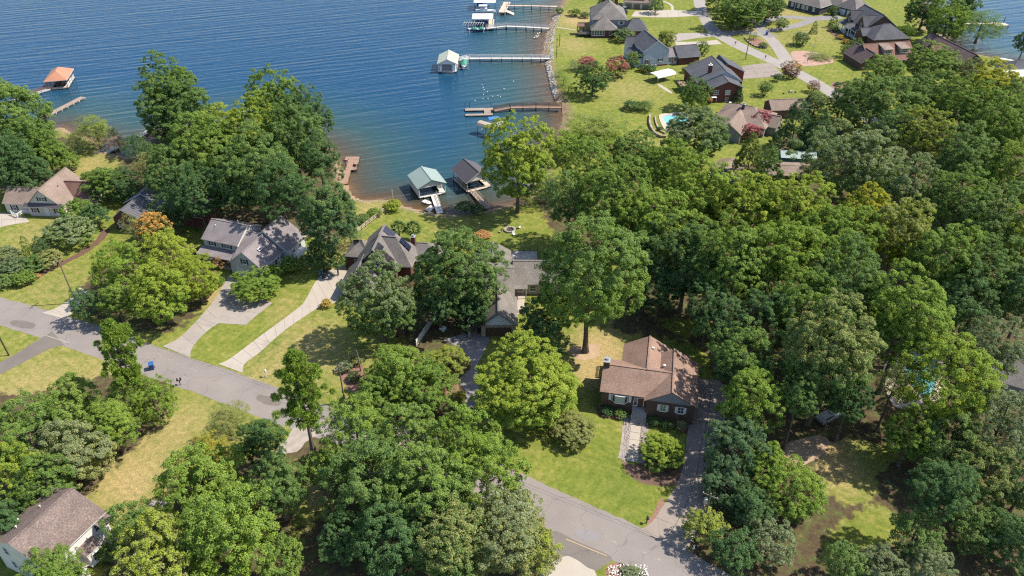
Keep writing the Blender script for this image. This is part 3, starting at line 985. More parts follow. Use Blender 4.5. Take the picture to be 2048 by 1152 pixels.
def post(P, x, y, z0, z1, m='trim_white', w=.16, name='post', M=I4):
    MB().box(x - w / 2, x + w / 2, y - w / 2, y + w / 2, z0, z1).box(x - w * .8, x + w * .8, y - w * .8, y + w * .8, z1 - .12, z1).build(name, m, P, M)
def railing(P, a, b, z, h=.9, m='trim_white', step=1.6, M=I4, balusters=True):
    A, B = Vector((*a, z)), Vector((*b, z))
    L = (B - A).length
    mb = MB()
    up = Vector((0, 0, 1))
    mb.bar(A + up * h, B + up * h, .09, .07)
    mb.bar(A + up * .15, B + up * .15, .06, .06)
    k = max(1, round(L / step))
    for i in range(k + 1):
        p = A.lerp(B, i / k)
        mb.box(p.x - .05, p.x + .05, p.y - .05, p.y + .05, z, z + h)
    if balusters:
        k = round(L / .22)
        for i in range(k):
            p = A.lerp(B, (i + .5) / k)
            mb.box(p.x - .02, p.x + .02, p.y - .02, p.y + .02, z + .15, z + h)
    return mb.build('railing', m, P, M)
def house(name, label, x, y, rz, cat='house'):
    return thing(name, label, cat, (x, y, 0), rz)

# ---- 1 brown-roofed brick house in the middle foreground
h = house('brick_house', 'brown shingled brick ranch house with front steps and white window shutters, beside the front walk', 16.2, 102.1, -11.5)
gable(h, 0, 12.4, 0, 8.4, 4.6, 7.0, 'x', 'brick_brown', 'roof_brown', 'gutter_brown')
gable(h, 8.1, 16.6, -1.0, 10.6, 4.6, 7.15, 'y', 'brick_brown', 'roof_brown', 'gutter_brown', gmat='siding_dusty')
gable(h, 3.3, 12.0, 4.3, 13.6, 4.6, 7.08, 'y', 'brick_brown', 'roof_brown', 'gutter_brown')
lean(h, [(11.9, 9.6, 4.75), (15.5, 9.6, 4.55), (15.5, 13.2, 4.55), (11.9, 13.2, 4.75)], 'roof_mauve', 'gutter_brown')
boxp(h, 'porch_wall', 'brick_brown', 12.05, 15.2, 10.7, 13.0, 0, 4.4)
chimney(h, .3, 4.3, 0, 8.1, 1.1, 1.5)
for x, y, z in ((8.4, 10.6, 6.9), (10.7, 6.6, 6.4), (12.6, 11.4, 4.7)):
    vent_box(h, x, y, z)
# bay window with white shutters beside it
b = MB()
pl = [(2.0, 0), (2.5, -.65), (4.3, -.65), (4.8, 0)]
for i in range(3):
    (xa, ya), (xb, yb) = pl[i], pl[i + 1]
    b.add([(xa, ya, 2.35), (xb, yb, 2.35), (xb, yb, 2.6), (xa, ya, 2.6)], [(0, 1, 2, 3)])
    b.add([(xa, ya, 4.0), (xb, yb, 4.0), (xb, yb, 4.2), (xa, ya, 4.2)], [(0, 1, 2, 3)])
    for q in (pl[i], pl[i + 1]):
        b.box(q[0] - .06, q[0] + .06, q[1] - .06, q[1] + .06, 2.35, 4.2)
b.add([(x, y, 2.35) for x, y in pl], [(0, 1, 2, 3)])
b.add([(x, y, 4.2) for x, y in pl], [(0, 1, 2, 3)])
bw = b.build('bay_window', 'trim_white', h)
for i in range(3):
    (xa, ya), (xb, yb) = pl[i], pl[i + 1]
    MB().add([(xa, ya + .03, 2.6), (xb, yb + .03, 2.6), (xb, yb + .03, 4.0), (xa, ya + .03, 4.0)], [(0, 1, 2, 3)]).build('pane', 'pane_blind' if i == 1 else 'pane', bw)
for x in (1.6, 5.2):
    boxp(bw, 'shutter', 'shutter_white', x - .24, x + .24, -.06, -.004, 2.5, 4.1)
win(h, 'f', 11.1, -1.0, 3.2, .95, 1.35, 'shutter_white', 'pane_green', div=(2, 2))
win(h, 'f', 14.2, -1.0, 3.2, .95, 1.35, 'shutter_white', div=(2, 2))
win(h, 'l', 4.2, 0, 3.2, .9, 1.2)
door(h, 'f', 7.1, 0, 1.75, 1.0, 2.1, 'door_brown')
win(h, 'f', 6.2, 0, 2.9, .5, 1.7, None)
for k in range(8):
    boxp(h, 'step', 'stone_grey', 5.7, 8.4, -3.0 + k * .30, -.004 if k == 7 else -3.0 + (k + 1) * .30 + .02, 0, .21 * (k + 1))
railing(h, (5.75, -3.0), (5.75, -.9), 1.0, .7, 'metal_dark', balusters=False)
dk = thing('wooden_deck', 'small brown wooden deck beside the chimney of the brown ranch house', 'deck', h.matrix_world @ Vector((0, 0, 0)), 0)
dk.location = (17.4, 110.6, 0); dk.rotation_euler = (0, 0, R(-11.5))
for k in range(12):
    boxp(dk, 'plank', 'wood_brown', 0, 3.2, k * .29, k * .29 + .26, 1.0, 1.08)
for x, y in ((.1, .1), (3.1, .1), (.1, 3.3), (3.1, 3.3)):
    boxp(dk, 'post', 'wood_brown', x - .07, x + .07, y - .07, y + .07, 0, 2.0)
for z in (1.35, 1.6, 1.85):
    boxp(dk, 'rail', 'wood_brown', 0, 3.2, .04, .1, z, z + .1)
    boxp(dk, 'rail', 'wood_brown', .04, .1, .2, 3.2, z, z + .1)

# ---- 2 white house, lower left corner
h = house('white_house', 'white two storey house with mottled taupe gable roof in the lower left corner', -70.2, 66.7, -23.6)
gable(h, -5.3, 5.4, 0, 10.3, 6.0, 8.5, 'y', 'siding_white', 'roof_taupe', 'trim_white', .35, .25)
bay = MB()
bay.box(5.4, 7.0, 4.8, 7.1, .6, 3.4).build('bay', 'siding_white', h)
lean(h, [(5.35, 4.6, 4.15), (7.2, 4.6, 3.45), (7.2, 7.3, 3.45), (5.35, 7.3, 4.15)], 'roof_taupe', name='bay_roof')
gable(h, 5.4, 7.6, 1.2, 3.8, 2.6, 3.5, 'x', 'siding_white', 'roof_taupe', 'trim_white', .25, .2)
win(h, 'f', -2.6, 0, 5.3, .8, 1.4, None)
win(h, 'f', -2.4, 0, 2.2, .8, 1.4, None)
win(h, 'f', 2.2, 0, 2.2, .8, 1.4, None)
win(h, 'r', 8.6, 5.4, 4.6, .9, 1.2)
win(h, 'r', 2.4, 5.4, 4.9, .9, 1.2)
win(h, 'r', 6.0, 7.0, 2.0, 1.0, 1.2)
for y in (2.6, 3.6, 6.6):
    vent(h, -2.6 if y != 3.6 else -3.4, y, 7.4)
# covered stoop posts at the back right corner
boxp(h, 'stoop', 'concrete', 5.4, 7.4, 8.4, 10.4, 0, .9)
lean(h, [(5.4, 8.2, 6.0), (7.3, 8.2, 5.7), (7.3, 10.5, 5.7), (5.4, 10.5, 6.0)], 'roof_taupe')
post(h, 7.1, 8.4, .9, 5.5); post(h, 7.1, 10.3, .9, 5.5)

# ---- 3 grey-lavender roofed house with front porch
h = house('porch_house', 'pale grey house with lavender grey roofs and front porch beyond the yellow green trees', -72.4, 152.4, -19)
gable(h, .2, 9.7, .2, 9.3, 5.5, 8.0, 'x', 'siding_grey', 'roof_lavender', 'trim_white', .4, .25)
lean(h, [(-.2, 0, 3.7), (-.2, -2.7, 2.95), (9.5, -2.7, 2.95), (9.5, 0, 3.7)], 'roof_lavender')
gable(h, 9.71, 14.2, -2.4, 8.4, 3.4, 6.7, 'x', 'siding_grey', 'roof_lavender', 'trim_white', .3, .1, ridge=4.4)
gable(h, 10.2, 18.5, -4.0, 3.9, 3.6, 7.0, 'y', 'siding_grey', 'roof_lavender', 'trim_white', .45, .3)
gable(h, 9.0, 20.0, 4.25, 11.4, 3.7, 7.8, 'y', 'siding_grey', 'roof_lavender', 'trim_white', .45, .3)
for x in (.2, 3.2, 6.3, 9.2):
    post(h, x, -2.45, .4, 2.8)
boxp(h, 'porch_floor', 'concrete', -.1, 9.6, -2.6, .19, .1, .4)
win(h, 'f', 2.6, .2, 4.65, .9, 1.1, 'shutter_black')
win(h, 'f', 6.6, .2, 4.65, 1.7, 1.1, 'shutter_black', div=(2, 2))
win(h, 'f', 2.4, .2, 1.7, .9, 1.5, 'shutter_black')
win(h, 'f', 7.4, .2, 1.7, .9, 1.5, 'shutter_black')
door(h, 'f', 4.9, .2, .4)
win(h, 'f', 14.3, -4.0, 4.6, .9, 1.2, 'shutter_black')
door(h, 'f', 14.3, -4.0, .1, 5.2, 2.3, 'garage_white', name='garage_door', panels=4)
win(h, 'r', -2.0, 18.5, 2.0, .9, 1.2, 'shutter_black')
win(h, 'r', 1.4, 18.5, 2.0, .9, 1.2)
win(h, 'r', 6.5, 20.0, 2.0, .9, 1.3); win(h, 'r', 9.2, 20.0, 2.0, .9, 1.3)
boxp(h, 'side_deck', 'trim_white', 20.0, 22.2, 4.4, 9.5, 1.6, 1.8)
railing(h, (22.1, 4.5), (22.1, 9.4), 1.8); railing(h, (20.1, 4.5), (22.1, 4.5), 1.8)
for y in (4.5, 7, 9.4):
    post(h, 22.1, y, 0, 1.6)
sk = MB().box(-.35, .35, -.55, .55, 0, .12).build('skylight', 'trim_white', h, Matrix.Translation((16.1, -.3, 6.05)) @ Matrix.Rotation(R(38), 4, 'Y'))
MB().box(-.25, .25, -.45, .45, .12, .14).build('pane', 'pane', sk)
vent(h, 2.1, 3.2, 7.4); vent(h, 5.8, 6.6, 7.4)

# ---- 4 house with solar panels
h = house('solar_house', 'brick house with steep grey roofs and dark solar panels beside the long concrete driveway', -37.6, 136.3, -7)
gable(h, .3, 7.2, .3, 7.5, 3.2, 6.5, 'y', 'brick_brown', 'roof_grey', 'trim_cream', .45, .3)
gable(h, 1.9, 11.2, 5.7, 12.2, 4.6, 9.5, 'y', 'brick_brown', 'roof_grey', 'trim_cream', .4, .35)
hip(h, 2.3, 14.0, 8.0, 15.6, 4.3, 9.45, 'brick_maroon', 'roof_grey', 'trim_cream', .45)
hip(h, -1.9, 3.2, 11.8, 17.8, 3.5, 6.1, 'brick_maroon', 'roof_grey', 'trim_white', .45, ax='x')
gable(h, 1.9, 9.3, 13.2, 18.6, 4.6, 8.0, 'y', 'brick_maroon', 'roof_grey', 'trim_cream', .4, .3)
hip(h, 10.8, 20.0, 12.0, 19.2, 3.2, 5.9, 'brick_maroon', 'roof_grey', 'trim_cream', .45)
win(h, 'f', 7.2, 5.7, 6.0, .9, 1.3)
win(h, 'l', 14.2, -1.9, 1.9, 1.0, 1.3); win(h, 'f', .4, 11.8, 1.9, 1., 1.3)
for y in (2.0, 5.0):
    door(h, 'l', y, .3, 0, 2.5, 2.2, 'garage_taupe', name='garage_door', panels=4)
def solar(P, origin, ex, ey, cols, rows, pw=1.05, ph=1.75, m='solar_cell'):
    o, ex, ey = Vector(origin), Vector(ex).normalized(), Vector(ey).normalized()
    nz = ex.cross(ey).normalized()
    if nz.z < 0: nz = -nz
    M = Matrix((( ex.x, ey.x, nz.x, 0), (ex.y, ey.y, nz.y, 0), (ex.z, ey.z, nz.z, 0), (0, 0, 0, 1)))
    for i in range(cols):
        for j in range(rows):
            c = o + ex * i * (pw + .03) + ey * j * (ph + .03) + nz * .12
            MM = Matrix.Translation(c) @ M
            p = MB().box(0, pw, 0, ph, 0, .05).build('solar_panel', 'metal_dark', P, MM)
            MB().box(.025, pw - .025, .025, ph - .025, .05, .056).build('cells', m, p)
# right slope of the tall front gable (ridge x=6.55, z 9.5 -> eave x=11.2, z 4.6)
dn = Vector((4.65, 0, -4.9)).normalized()
up = Vector((0, 1, 0))
s0 = Vector((6.55, 5.75, 9.72))
for k, (off, c, r_) in enumerate([(.35, 1, 3), (2.15, 1, 2), (3.95, 1, 2)]):
    solar(h, s0 + dn * off + up * .1, dn, up, 1, r_, 1.72, 1.05)
s1 = Vector((3.75, .2, 6.72))
dn1 = Vector((3.45, 0, -3.3)).normalized()
for off in (.35, 2.12):
    solar(h, s1 + dn1 * off, dn1, up, 1, 5, 1.72, 1.05)
s2 = Vector((5.6, 16.2, 8.2))
dn2 = Vector((3.7, 0, -3.4)).normalized()
solar(h, s2 + dn2 * .35, dn2, up, 1, 2, 3.0, 1.2)
dn3 = Vector((1, 0, -1.17)).normalized()
solar(h, Vector((11.05, 11.2, 8.65)), dn3, up, 3, 1, 1.05, 1.75, 'solar_blue')
chimney(h, 13.2, 15.2, 3, 7.6, .9, .9, 'brick_maroon')

# ---- 5 low grey roofed house under the big trees
h = house('cottage_house', 'low house with weathered grey roof, garage gable and white eaves under big oaks', -6.6, 122.7, .8)
gable(h, .3, 7.4, .3, 9.4, 3.0, 6.0, 'y', 'siding_tan', 'roof_stone', 'gutter_brown', .45, .5, gmat='siding_white')
gable(h, -3.5, 7.2, 7.2, 24.5, 2.9, 6.2, 'x', 'siding_tan', 'roof_stone', 'trim_white', .3, .15, ridge=16)
gable(h, 7.25, 20.0, 15.0, 24.0, 3.0, 5.7, 'x', 'siding_tan', 'roof_stone', 'trim_cream', .45, .2)
gable(h, -1.2, 6.4, 22, 28, 3.0, 5.4, 'y', 'siding_tan', 'roof_stone', 'trim_white', .4, .3)
boxp(h, 'garage_door', 'door_brown', 1.2, 6.5, .22, .296, 0, 2.3)
win(h, 'f', 8.6, 15.0, 1.6, 1.3, 1.3); win(h, 'f', 11.4, 15.0, 1.6, 1.3, 1.3)
win(h, 'r', 11.5, 7.2, 1.6, 1.0, 1.2); win(h, 'f', 15.5, 15, 1.6, 1.3, 1.3)
post(h, 9.9, 13.4, 0, 2.8)
lean(h, [(7.4, 13.1, 2.85), (10.2, 13.1, 2.85), (10.2, 14.5, 2.95), (7.4, 14.5, 2.95)], 'roof_stone')
boxp(h, 'terrace', 'stone_grey', 6.5, 13.2, 28.2, 32.2, 0, .35)
railing(h, (6.6, 32.1), (13.1, 32.1), .35, .9, 'metal_dark', balusters=False); railing(h, (13.1, 28.3), (13.1, 32.1), .35, .9, 'metal_dark', balusters=False)

# ---- 6 tan roofed house at the left edge
h = house('tan_house', 'cream house with steep reddish brown gable roof and black shutters at the left edge', -124.6, 172.3, -4.5)
gable(h, .2, 9.6, .2, 12.6, 3.0, 7.5, 'y', 'siding_beige', 'roof_tan', 'trim_cream', .4, .3)
lean(h, [(-.2, .15, 3.85), (-.2, -.75, 3.1), (10.0, -.75, 3.1), (10.0, .15, 3.85)], 'roof_plum', 'trim_cream', name='skirt_roof')
gable(h, -6.7, 3.0, 1.2, 8.4, 3.0, 5.5, 'x', 'siding_beige', 'roof_tan', 'trim_cream', .4, .25)
gable(h, -5.8, 2.5, 7.6, 13.0, 3.0, 5.6, 'x', 'siding_beige', 'roof_rust', 'trim_cream', .4, .25)
gable(h, 7.0, 14.0, 5.4, 10.6, 3.0, 6.0, 'x', 'siding_beige', 'roof_rust', 'trim_cream', .4, .25)
win(h, 'f', 4.9, .2, 5.0, 1.5, .95, 'shutter_black', div=(2, 2))
win(h, 'f', 2.0, .2, 1.65, .9, 1.2, 'shutter_black'); win(h, 'f', 8.0, .2, 1.65, .9, 1.2, 'shutter_black')
door(h, 'f', 5.1, .2, .2, 1.0, 2.1, 'garage_white')
win(h, 'f', -4.3, 1.2, 1.6, .9, 1.3, 'shutter_black')
vent(h, 6.7, 5.2, 6.1, 'metal_dark', .3)
fn = thing('white_rail_fence', 'white rail fence in front of the tan roofed house at left', 'fence', (0, 0, 0))
pa = [G(24, 430), G(36, 436), G(46, 429), (G(96, 431)), G(122, 434)]
for i, p in enumerate(pa):
    boxp(fn, 'post', 'trim_white', p.x - .1, p.x + .1, p.y - .1, p.y + .1, 0, 1.3)
    if i:
        q = pa[i - 1]
        for z in (.5, .85, 1.15):
            MB().bar((q.x, q.y, z), (p.x, p.y, z), .06, .14).build('rail', 'trim_white', fn)

# ---- 7 dark metal-roofed house under trees
h = house('metal_roof_house', 'brick house with ribbed charcoal metal roof half hidden under trees near the orange tree', -99.5, 165.2, -12)
gable(h, .3, 9.5, .3, 9.0, 3.4, 6.0, 'y', 'brick_maroon', 'metal_charcoal', 'trim_white', .5, .4, ridge=3.4)
gable(h, -1.5, 9, 8.0, 19.0, 3.4, 6.4, 'y', 'brick_maroon', 'metal_charcoal', 'trim_white', .5, .3)
gable(h, 8, 22, 5.5, 13.5, 3.4, 6.2, 'x', 'brick_maroon', 'metal_charcoal', 'trim_white', .5, .3)
for i in range(13):
    y = .1 + i * .75
    MB().bar((3.4, y, 6.26), (9.9, y, 3.5), .05, .05).bar((3.4, y, 6.26), (-.1, y, 3.25), .05, .05).build('roof_rib', 'metal_charcoal', h)
win(h, 'f', 1.8, .3, 1.7, 1.0, 1.3); door(h, 'f', 5.0, .3, .1); win(h, 'f', 7.5, .3, 1.7, 1.0, 1.3)

# ---- 8 big slate-hipped house at the top with the screened pavilion
h = house('hip_roof_house', 'large dark grey hip roofed house with screened corner pavilion by the stone shore', 32.4, 318.0, -1)
hip(h, .4, 10.6, .4, 10.8, 3.2, 7.6, 'brick_maroon', 'roof_grey', 'trim_cream', .5)
hip(h, 1.0, 15.0, 5.4, 22, 6.0, 11.4, 'siding_dusty', 'roof_grey', 'trim_cream', .4, ax='y')
hip(h, 14.6, 23.0, .6, 10.4, 3.0, 6.5, 'brick_maroon', 'roof_slate', 'trim_white', .5, inset=3.2, ax='x')
for x in (.9, 2.0, 3.1, 4.2, 5.3):
    win(h, 'f', x, .4, 1.9, .85, 1.9, None)
win(h, 'f', 8.2, .4, 1.9, 1.0, 1.6); win(h, 'f', 12.9, 5.4, 4.6, 1.4, 1.1, 'shutter_white')
win(h, 'f', 18, .6, 1.8, 1.2, 1.3)
chimney(h, 11.5, 17.5, 6, 12.2, 1.2, 1.2, 'brick_maroon'); chimney(h, 6.5, 21.5, 6, 12.6, 1.2, 1.2, 'brick_maroon')
boxp(h, 'deck', 'wood_dark', -5.2, .35, .8, 6.6, 1.0, 1.2)
lean(h, [(-5.4, 3.6, 3.6), (-2.4, 3.6, 3.6), (-2.4, 6.8, 3.9), (-5.4, 6.8, 3.9)], 'roof_rust', 'wood_brown')
for x, y in ((-5.2, 3.8), (-2.6, 3.8), (-5.2, 6.6), (-2.6, 6.6)):
    post(h, x, y, 1.2, 3.5, 'wood_dark')
railing(h, (-5.1, .9), (.2, .9), 1.2, .9, 'siding_dusty')
vent(h, 8.4, 10.8, 10.4)

# ---- 9 garage building at the very top
h = house('triple_garage', 'beige building with three brown garage doors at the top edge', 51.0, 361.0, -10, 'garage')
gable(h, 0, 13.4, 0, 9, 3.1, 6.0, 'x', 'siding_beige', 'roof_tan', 'trim_cream', .5, .3)
for x in (2.3, 6.1, 10.0):
    door(h, 'f', x, 0, 0, 3.0, 2.3, 'garage_taupe', name='garage_door', panels=4)
boxp(h, 'upper_storey', 'siding_beige', 2, 11.4, 1.6, 7.4, 3.2, 7.2)
gable(h, 2, 11.4, 1.6, 7.4, 7.2, 9, 'x', 'siding_beige', 'roof_tan', 'trim_cream', .4, .3, z0=7.1)

# ---- 10 pale blue gabled house with brick wing
h = house('blue_house', 'pale blue gabled house with dark shutters, sunroom link and brick wing by the white shelter', 48.9, 283.0, 13)
gable(h, .2, 10.2, 0, 13.4, 6.0, 9.4, 'y', 'siding_blue', 'roof_slate', 'trim_white', .4, .3)
lean(h, [(-3.3, .3, 3.3), (.15, .3, 5.0), (.15, 9.8, 5.0), (-3.3, 9.8, 3.3)], 'roof_slate', name='side_roof')
boxp(h, 'side_wing', 'siding_blue', -3.0, .18, .5, 9.6, 0, 3.3)
gable(h, -2.6, .25, 9.9, 13.2, 5.2, 8.0, 'x', 'siding_blue', 'roof_slate', 'trim_white', .3, .1)
gable(h, 10.25, 14.6, .8, 7.6, 3.0, 5.0, 'x', 'siding_white', 'roof_lavender', 'trim_white', .4, .15)
gable(h, 14.2, 22.6, -.7, 8.8, 3.0, 5.6, 'x', 'brick_maroon', 'roof_slate', 'trim_white', .5, .4)
win(h, 'f', 1.8, 0, 1.9, .85, 1.5, 'shutter_black'); win(h, 'f', 7.0, 0, 2.3, .95, .9, 'shutter_black')
win(h, 'f', 11.3, .8, 1.7, 1.1, 1.4, div=(2, 3)); win(h, 'f', 13.4, .8, 1.7, 1.1, 1.4, div=(2, 3))
boxp(h, 'panel', 'door_orange', 12.05, 12.6, .74, .796, .4, 2.5)
boxp(h, 'foundation', 'brick_maroon', .3, 10.1, -.03, -.004, 0, .55)
for x, z in ((-.1, 5.2),):
    for y in (2.2, 4.6, 7.0):
        win(h, 'l', y, .2, 5.45, .8, .8)
for x in (3.5, 5.0):
    MB().box(x - .4, x + .4, -1.3, -.5, 0, .9).box(x - .3, x + .3, -1.2, -.6, .9, .94).build('air_conditioner', 'metal_galv', h)
vent(h, 2.6, 6.2, 7.8, 'metal_dark', .3)

# ---- carport canopy
h = thing('carport_canopy', 'white arched metal shelter on posts on the back lawn by the brick house', 'shelter', (51.9, 265.6, 0), 31)
cp = MB()
prof = [(0, 2.1), (.15, 2.5), (.7, 2.8), (2.6, 3.0), (4.5, 2.8), (5.05, 2.5), (5.2, 2.1)]
for i in range(len(prof) - 1):
    (ya, za), (yb, zb) = prof[i], prof[i + 1]
    cp.slab([(0, ya, za), (8.6, ya, za), (8.6, yb, zb), (0, yb, zb)], .06, 0, 0)
cp.build('roof', 'white_gloss', h)
for x in (.2, 4.3, 8.4):
    for y in (.1, 5.1):
        boxp(h, 'post', 'metal_galv', x - .06, x + .06, y - .06, y + .06, 0, 2.2)

# ---- 11 brick house with slate roofs
h = house('slate_brick_house', 'red brick house with slate grey roofs and brick chimney behind the white shelter', 66.8, 248.4, 6)
gable(h, .2, 10.9, 0, 6.4, 5.0, 7.2, 'y', 'brick_maroon', 'roof_slate', 'trim_white', .4, .4)
gable(h, -2.4, 13.0, 6.0, 21.8, 4.6, 8.4, 'y', 'brick_maroon', 'roof_slate', 'trim_white', .4, .25, ridge=6.7, gmat='siding_blue')
gable(h, 9.5, 18.4, 18.5, 27.5, 3.4, 6.6, 'y', 'brick_red', 'roof_slate', 'trim_white', .4, .3, ridge=11.6)
chimney(h, 2.4, 10.0, 4, 9.4, 1.2, .9, 'brick_maroon', capm='trim_white')
vent(h, 4.6, 16.4, 7.6); vent(h, 4.6, 2.2, 6.9, 'metal_dark', .3); vent(h, 2.0, 3.0, 5.9, 'metal_dark', .3)
win(h, 'f', 2.0, 0, 3.6, 1.5, 1.2, div=(2, 2)); win(h, 'f', 6.0, 0, 3.4, 1.6, 1.5, None, 'pane_blind', div=(2, 2)); win(h, 'f', 6.0, 0, 1.0, .9, 1.2)
win(h, 'f', 2.2, 6.0, 6.2, .7, .5)
boxp(h, 'awning', 'white_gloss', .3, 2.0, -1.4, -.01, 2.2, 2.3)
for x in (.4, 1.9):
    post(h, x, -1.3, 0, 2.2, 'trim_white', .1)
boxp(h, 'deck', 'wood_red', -7.2, -2.5, 9.2, 14.4, 2.1, 2.3)
railing(h, (-7.1, 9.3), (-2.6, 9.3), 2.3, 1., 'wood_red', balusters=False); railing(h, (-7.1, 9.3), (-7.1, 14.3), 2.3, 1., 'wood_red', balusters=False)
for x, y in ((-7, 9.4), (-4.8, 9.4), (-2.7, 9.4), (-7, 14.2), (-4.8, 14.2)):
    post(h, x, y, 0, 2.1, 'wood_red', .2)

# ---- 12 tan roofed house with the kidney pool
h = house('pool_house', 'long tan shingled house with angled wings and pink flowering trees, right of the small pool', 70.0, 226.5, -30)
hip(h, -6, 9.6, -1.8, 11.5, 3.1, 6.6, 'siding_dusty', 'roof_tan', 'trim_cream', .5, inset=6)
gable(h, -3.4, 4.4, -9.5, 3.5, 3.0, 5.6, 'y', 'siding_dusty', 'roof_tan', 'trim_cream', .5, .3)
gable(h, 4.0, 12.5, 1.2, 7.2, 3.0, 5.3, 'x', 'siding_dusty', 'roof_tan', 'trim_cream', .5, .3)
gable(h, 0, 13, 0, 6.6, 3.0, 5.0, 'x', 'brick_brown', 'roof_tan', 'trim_cream', .4, .3, M=T(7.9, 14.1, 0, 36))
chimney(h, 1.0, 3.6, 4.5, 7.2, .9, .9, 'roof_mauve')
win(h, 'f', .5, -9.5, 1.7, 1.6, 1.3); win(h, 'r', -5, 4.4, 1.7, 1.4, 1.2)
MB().lathe([(0, 0), (.35, .1), (.5, .3)], 12, 0, (-3.6, 5.0, 6.2)).tube((-3.6, 5.0, 5.4), (-3.6, 5.0, 6.2), .05).build('satellite_dish', 'white_gloss', h)

# ---- 13 dark grey house with white porch
h = house('veranda_house', 'dark slate roofed brick house with white railed veranda and dormers, upper right', 138.0, 329.3, -82)
gable(h, .5, 16, 3.2, 16, 5.4, 10.0, 'x', 'brick_brown', 'roof_slate', 'trim_cream', .4, .3)
hip(h, 15.0, 26.5, 1.2, 15.8, 4.0, 8.2, 'brick_brown', 'roof_slate', 'trim_cream', .5)
lean(h, [(-.4, 3.2, 4.5), (-.4, -.2, 3.3), (17.5, -.2, 3.3), (17.5, 3.2, 4.5)], 'roof_slate')
boxp(h, 'veranda_floor', 'wood_bleached', 0, 17.3, 0, 3.15, .3, .5)
for x in (.2, 3.4, 6.4, 10.4, 14.0, 17.1):
    post(h, x, .2, .5, 3.1, 'trim_white', .25)
railing(h, (.2, .2), (6.4, .2), .5, .95); railing(h, (10.4, .2), (17.1, .2), .5, .95)
gable(h, 6.6, 10.2, -.8, 3.4, 3.6, 5.0, 'y', 'siding_white', 'roof_slate', 'trim_white', .35, .3, z0=3.2)
for x in (6.8, 10.0):
    post(h, x, -.6, .3, 3.4, 'trim_white', .3)
for x0, x1, zr in ((1.6, 5.4, 8.6), (10.4, 15.6, 9.2)):
    gable(h, x0, x1, 2.4, 10, 6.0, zr, 'y', 'brick_brown', 'roof_slate', 'trim_cream', .35, .3)
    win(h, 'f', (x0 + x1) / 2, 2.4, 5.6, 1.1, 1.6)
for x in (2, 5, 12, 15):
    win(h, 'f', x, 3.2, 1.9, 1.0, 1.5)
door(h, 'f', 8.4, 3.2, .5, 1.2, 2.1)
gable(h, 15.8, 21.0, -.6, 5, 4.0, 6.0, 'y', 'brick_brown', 'roof_slate', 'trim_cream', .35, .3)

# ---- 14 charcoal house at the top edge
h = house('charcoal_house', 'charcoal sided house with white windows and pale roof cut by the top edge', 126.8, 362.8, -50)
hip(h, 0, 16.2, 0, 12, 3.2, 7.2, 'siding_charcoal', 'roof_grey', 'trim_white', .5)
for x in (2.2, 5.4, 7.6, 9.8, 13.2):
    win(h, 'f', x, 0, 1.8, 1.0, 1.6, None, 'pane_blind', div=(2, 3))
for x in (4.0, 8.8):
    post(h, x, -.35, 0, 3.1, 'trim_white', .2)
hip(h, 19.8, 28.4, 8.6, 19, 3.2, 7.6, 'siding_charcoal', 'roof_grey', 'trim_white', .5)
for x in (22.1, 26.1):
    door(h, 'f', x, 8.6, 0, 3.0, 2.3, 'garage_white', name='garage_door', panels=4)
hip(h, 12, 22, 9, 18, 3.2, 6.6, 'siding_charcoal', 'roof_grey', 'trim_white', .5)

# ---- 15 brown roofed house with two dormers
h = house('dormer_house', 'brown shingled brick house with two box dormers behind round trees, upper right', 132.6, 281.0, 11)
gable(h, .4, 19.2, 0, 12.6, 3.0, 7.2, 'x', 'brick_brown', 'roof_rust', 'trim_cream', .6, .4)
gable(h, -3.4, 5.0, -1.0, 11, 3.0, 6.2, 'y', 'brick_brown', 'roof_mauve', 'trim_cream', .4, .3)
for x in (6.6, 13.4):
    boxp(h, 'dormer', 'siding_tan', x, x + 3.4, 1.8, 6.0, 4.0, 6.4)
    lean(h, [(x - .3, 1.3, 6.45), (x + 3.7, 1.3, 6.45), (x + 3.7, 6.6, 7.4), (x - .3, 6.6, 7.4)], 'roof_tan', 'trim_cream', name='dormer_roof')
    win(h, 'f', x + 1.7, 1.8, 5.45, 2.2, 1.2, None, div=(3, 2))
for x in (8.2, 10.2, 13, 16):
    win(h, 'f', x, 0, 1.7, 1.2, 1.6)
for x in (9.2, 11.6, 14.5):
    post(h, x, -.9, 0, 2.9, 'siding_tan', .3)

# ---- 16 long mauve roof at the right
h = house('long_roof_house', 'long house under a dark mauve brown roof beside the right hand bay', 160.8, 303.6, -79)
gable(h, 0, 26, 0, 9.2, 3.0, 6.2, 'x', 'brick_brown', 'roof_mauve', 'gutter_brown', .5, .4)
gable(h, 8, 13, -2.8, 4.6, 3.0, 5.4, 'y', 'brick_brown', 'roof_rust', 'gutter_brown', .4, .3)
for x in (2, 5.5, 16, 20):
    win(h, 'f', x, 0, 1.7, 1.2, 1.4)

# ---- 17 white house cut by the right edge
h = house('white_lake_house', 'white house with dark hip roof cut by the right edge beside the bay', 178.5, 268.5, 4)
hip(h, 0, 14, 0, 9, 3.2, 6.2, 'siding_white', 'roof_slate', 'trim_white', .5)
gable(h, -3.5, 4, -4, 2.5, 2.8, 4.4, 'x', 'siding_white', 'metal_seafoam', 'trim_white', .4, .3)
win(h, 'f', 6.5, 0, 1.8, 2.0, 1.5, div=(3, 2)); win(h, 'f', 10, 0, 1.8, 1.4, 1.5)

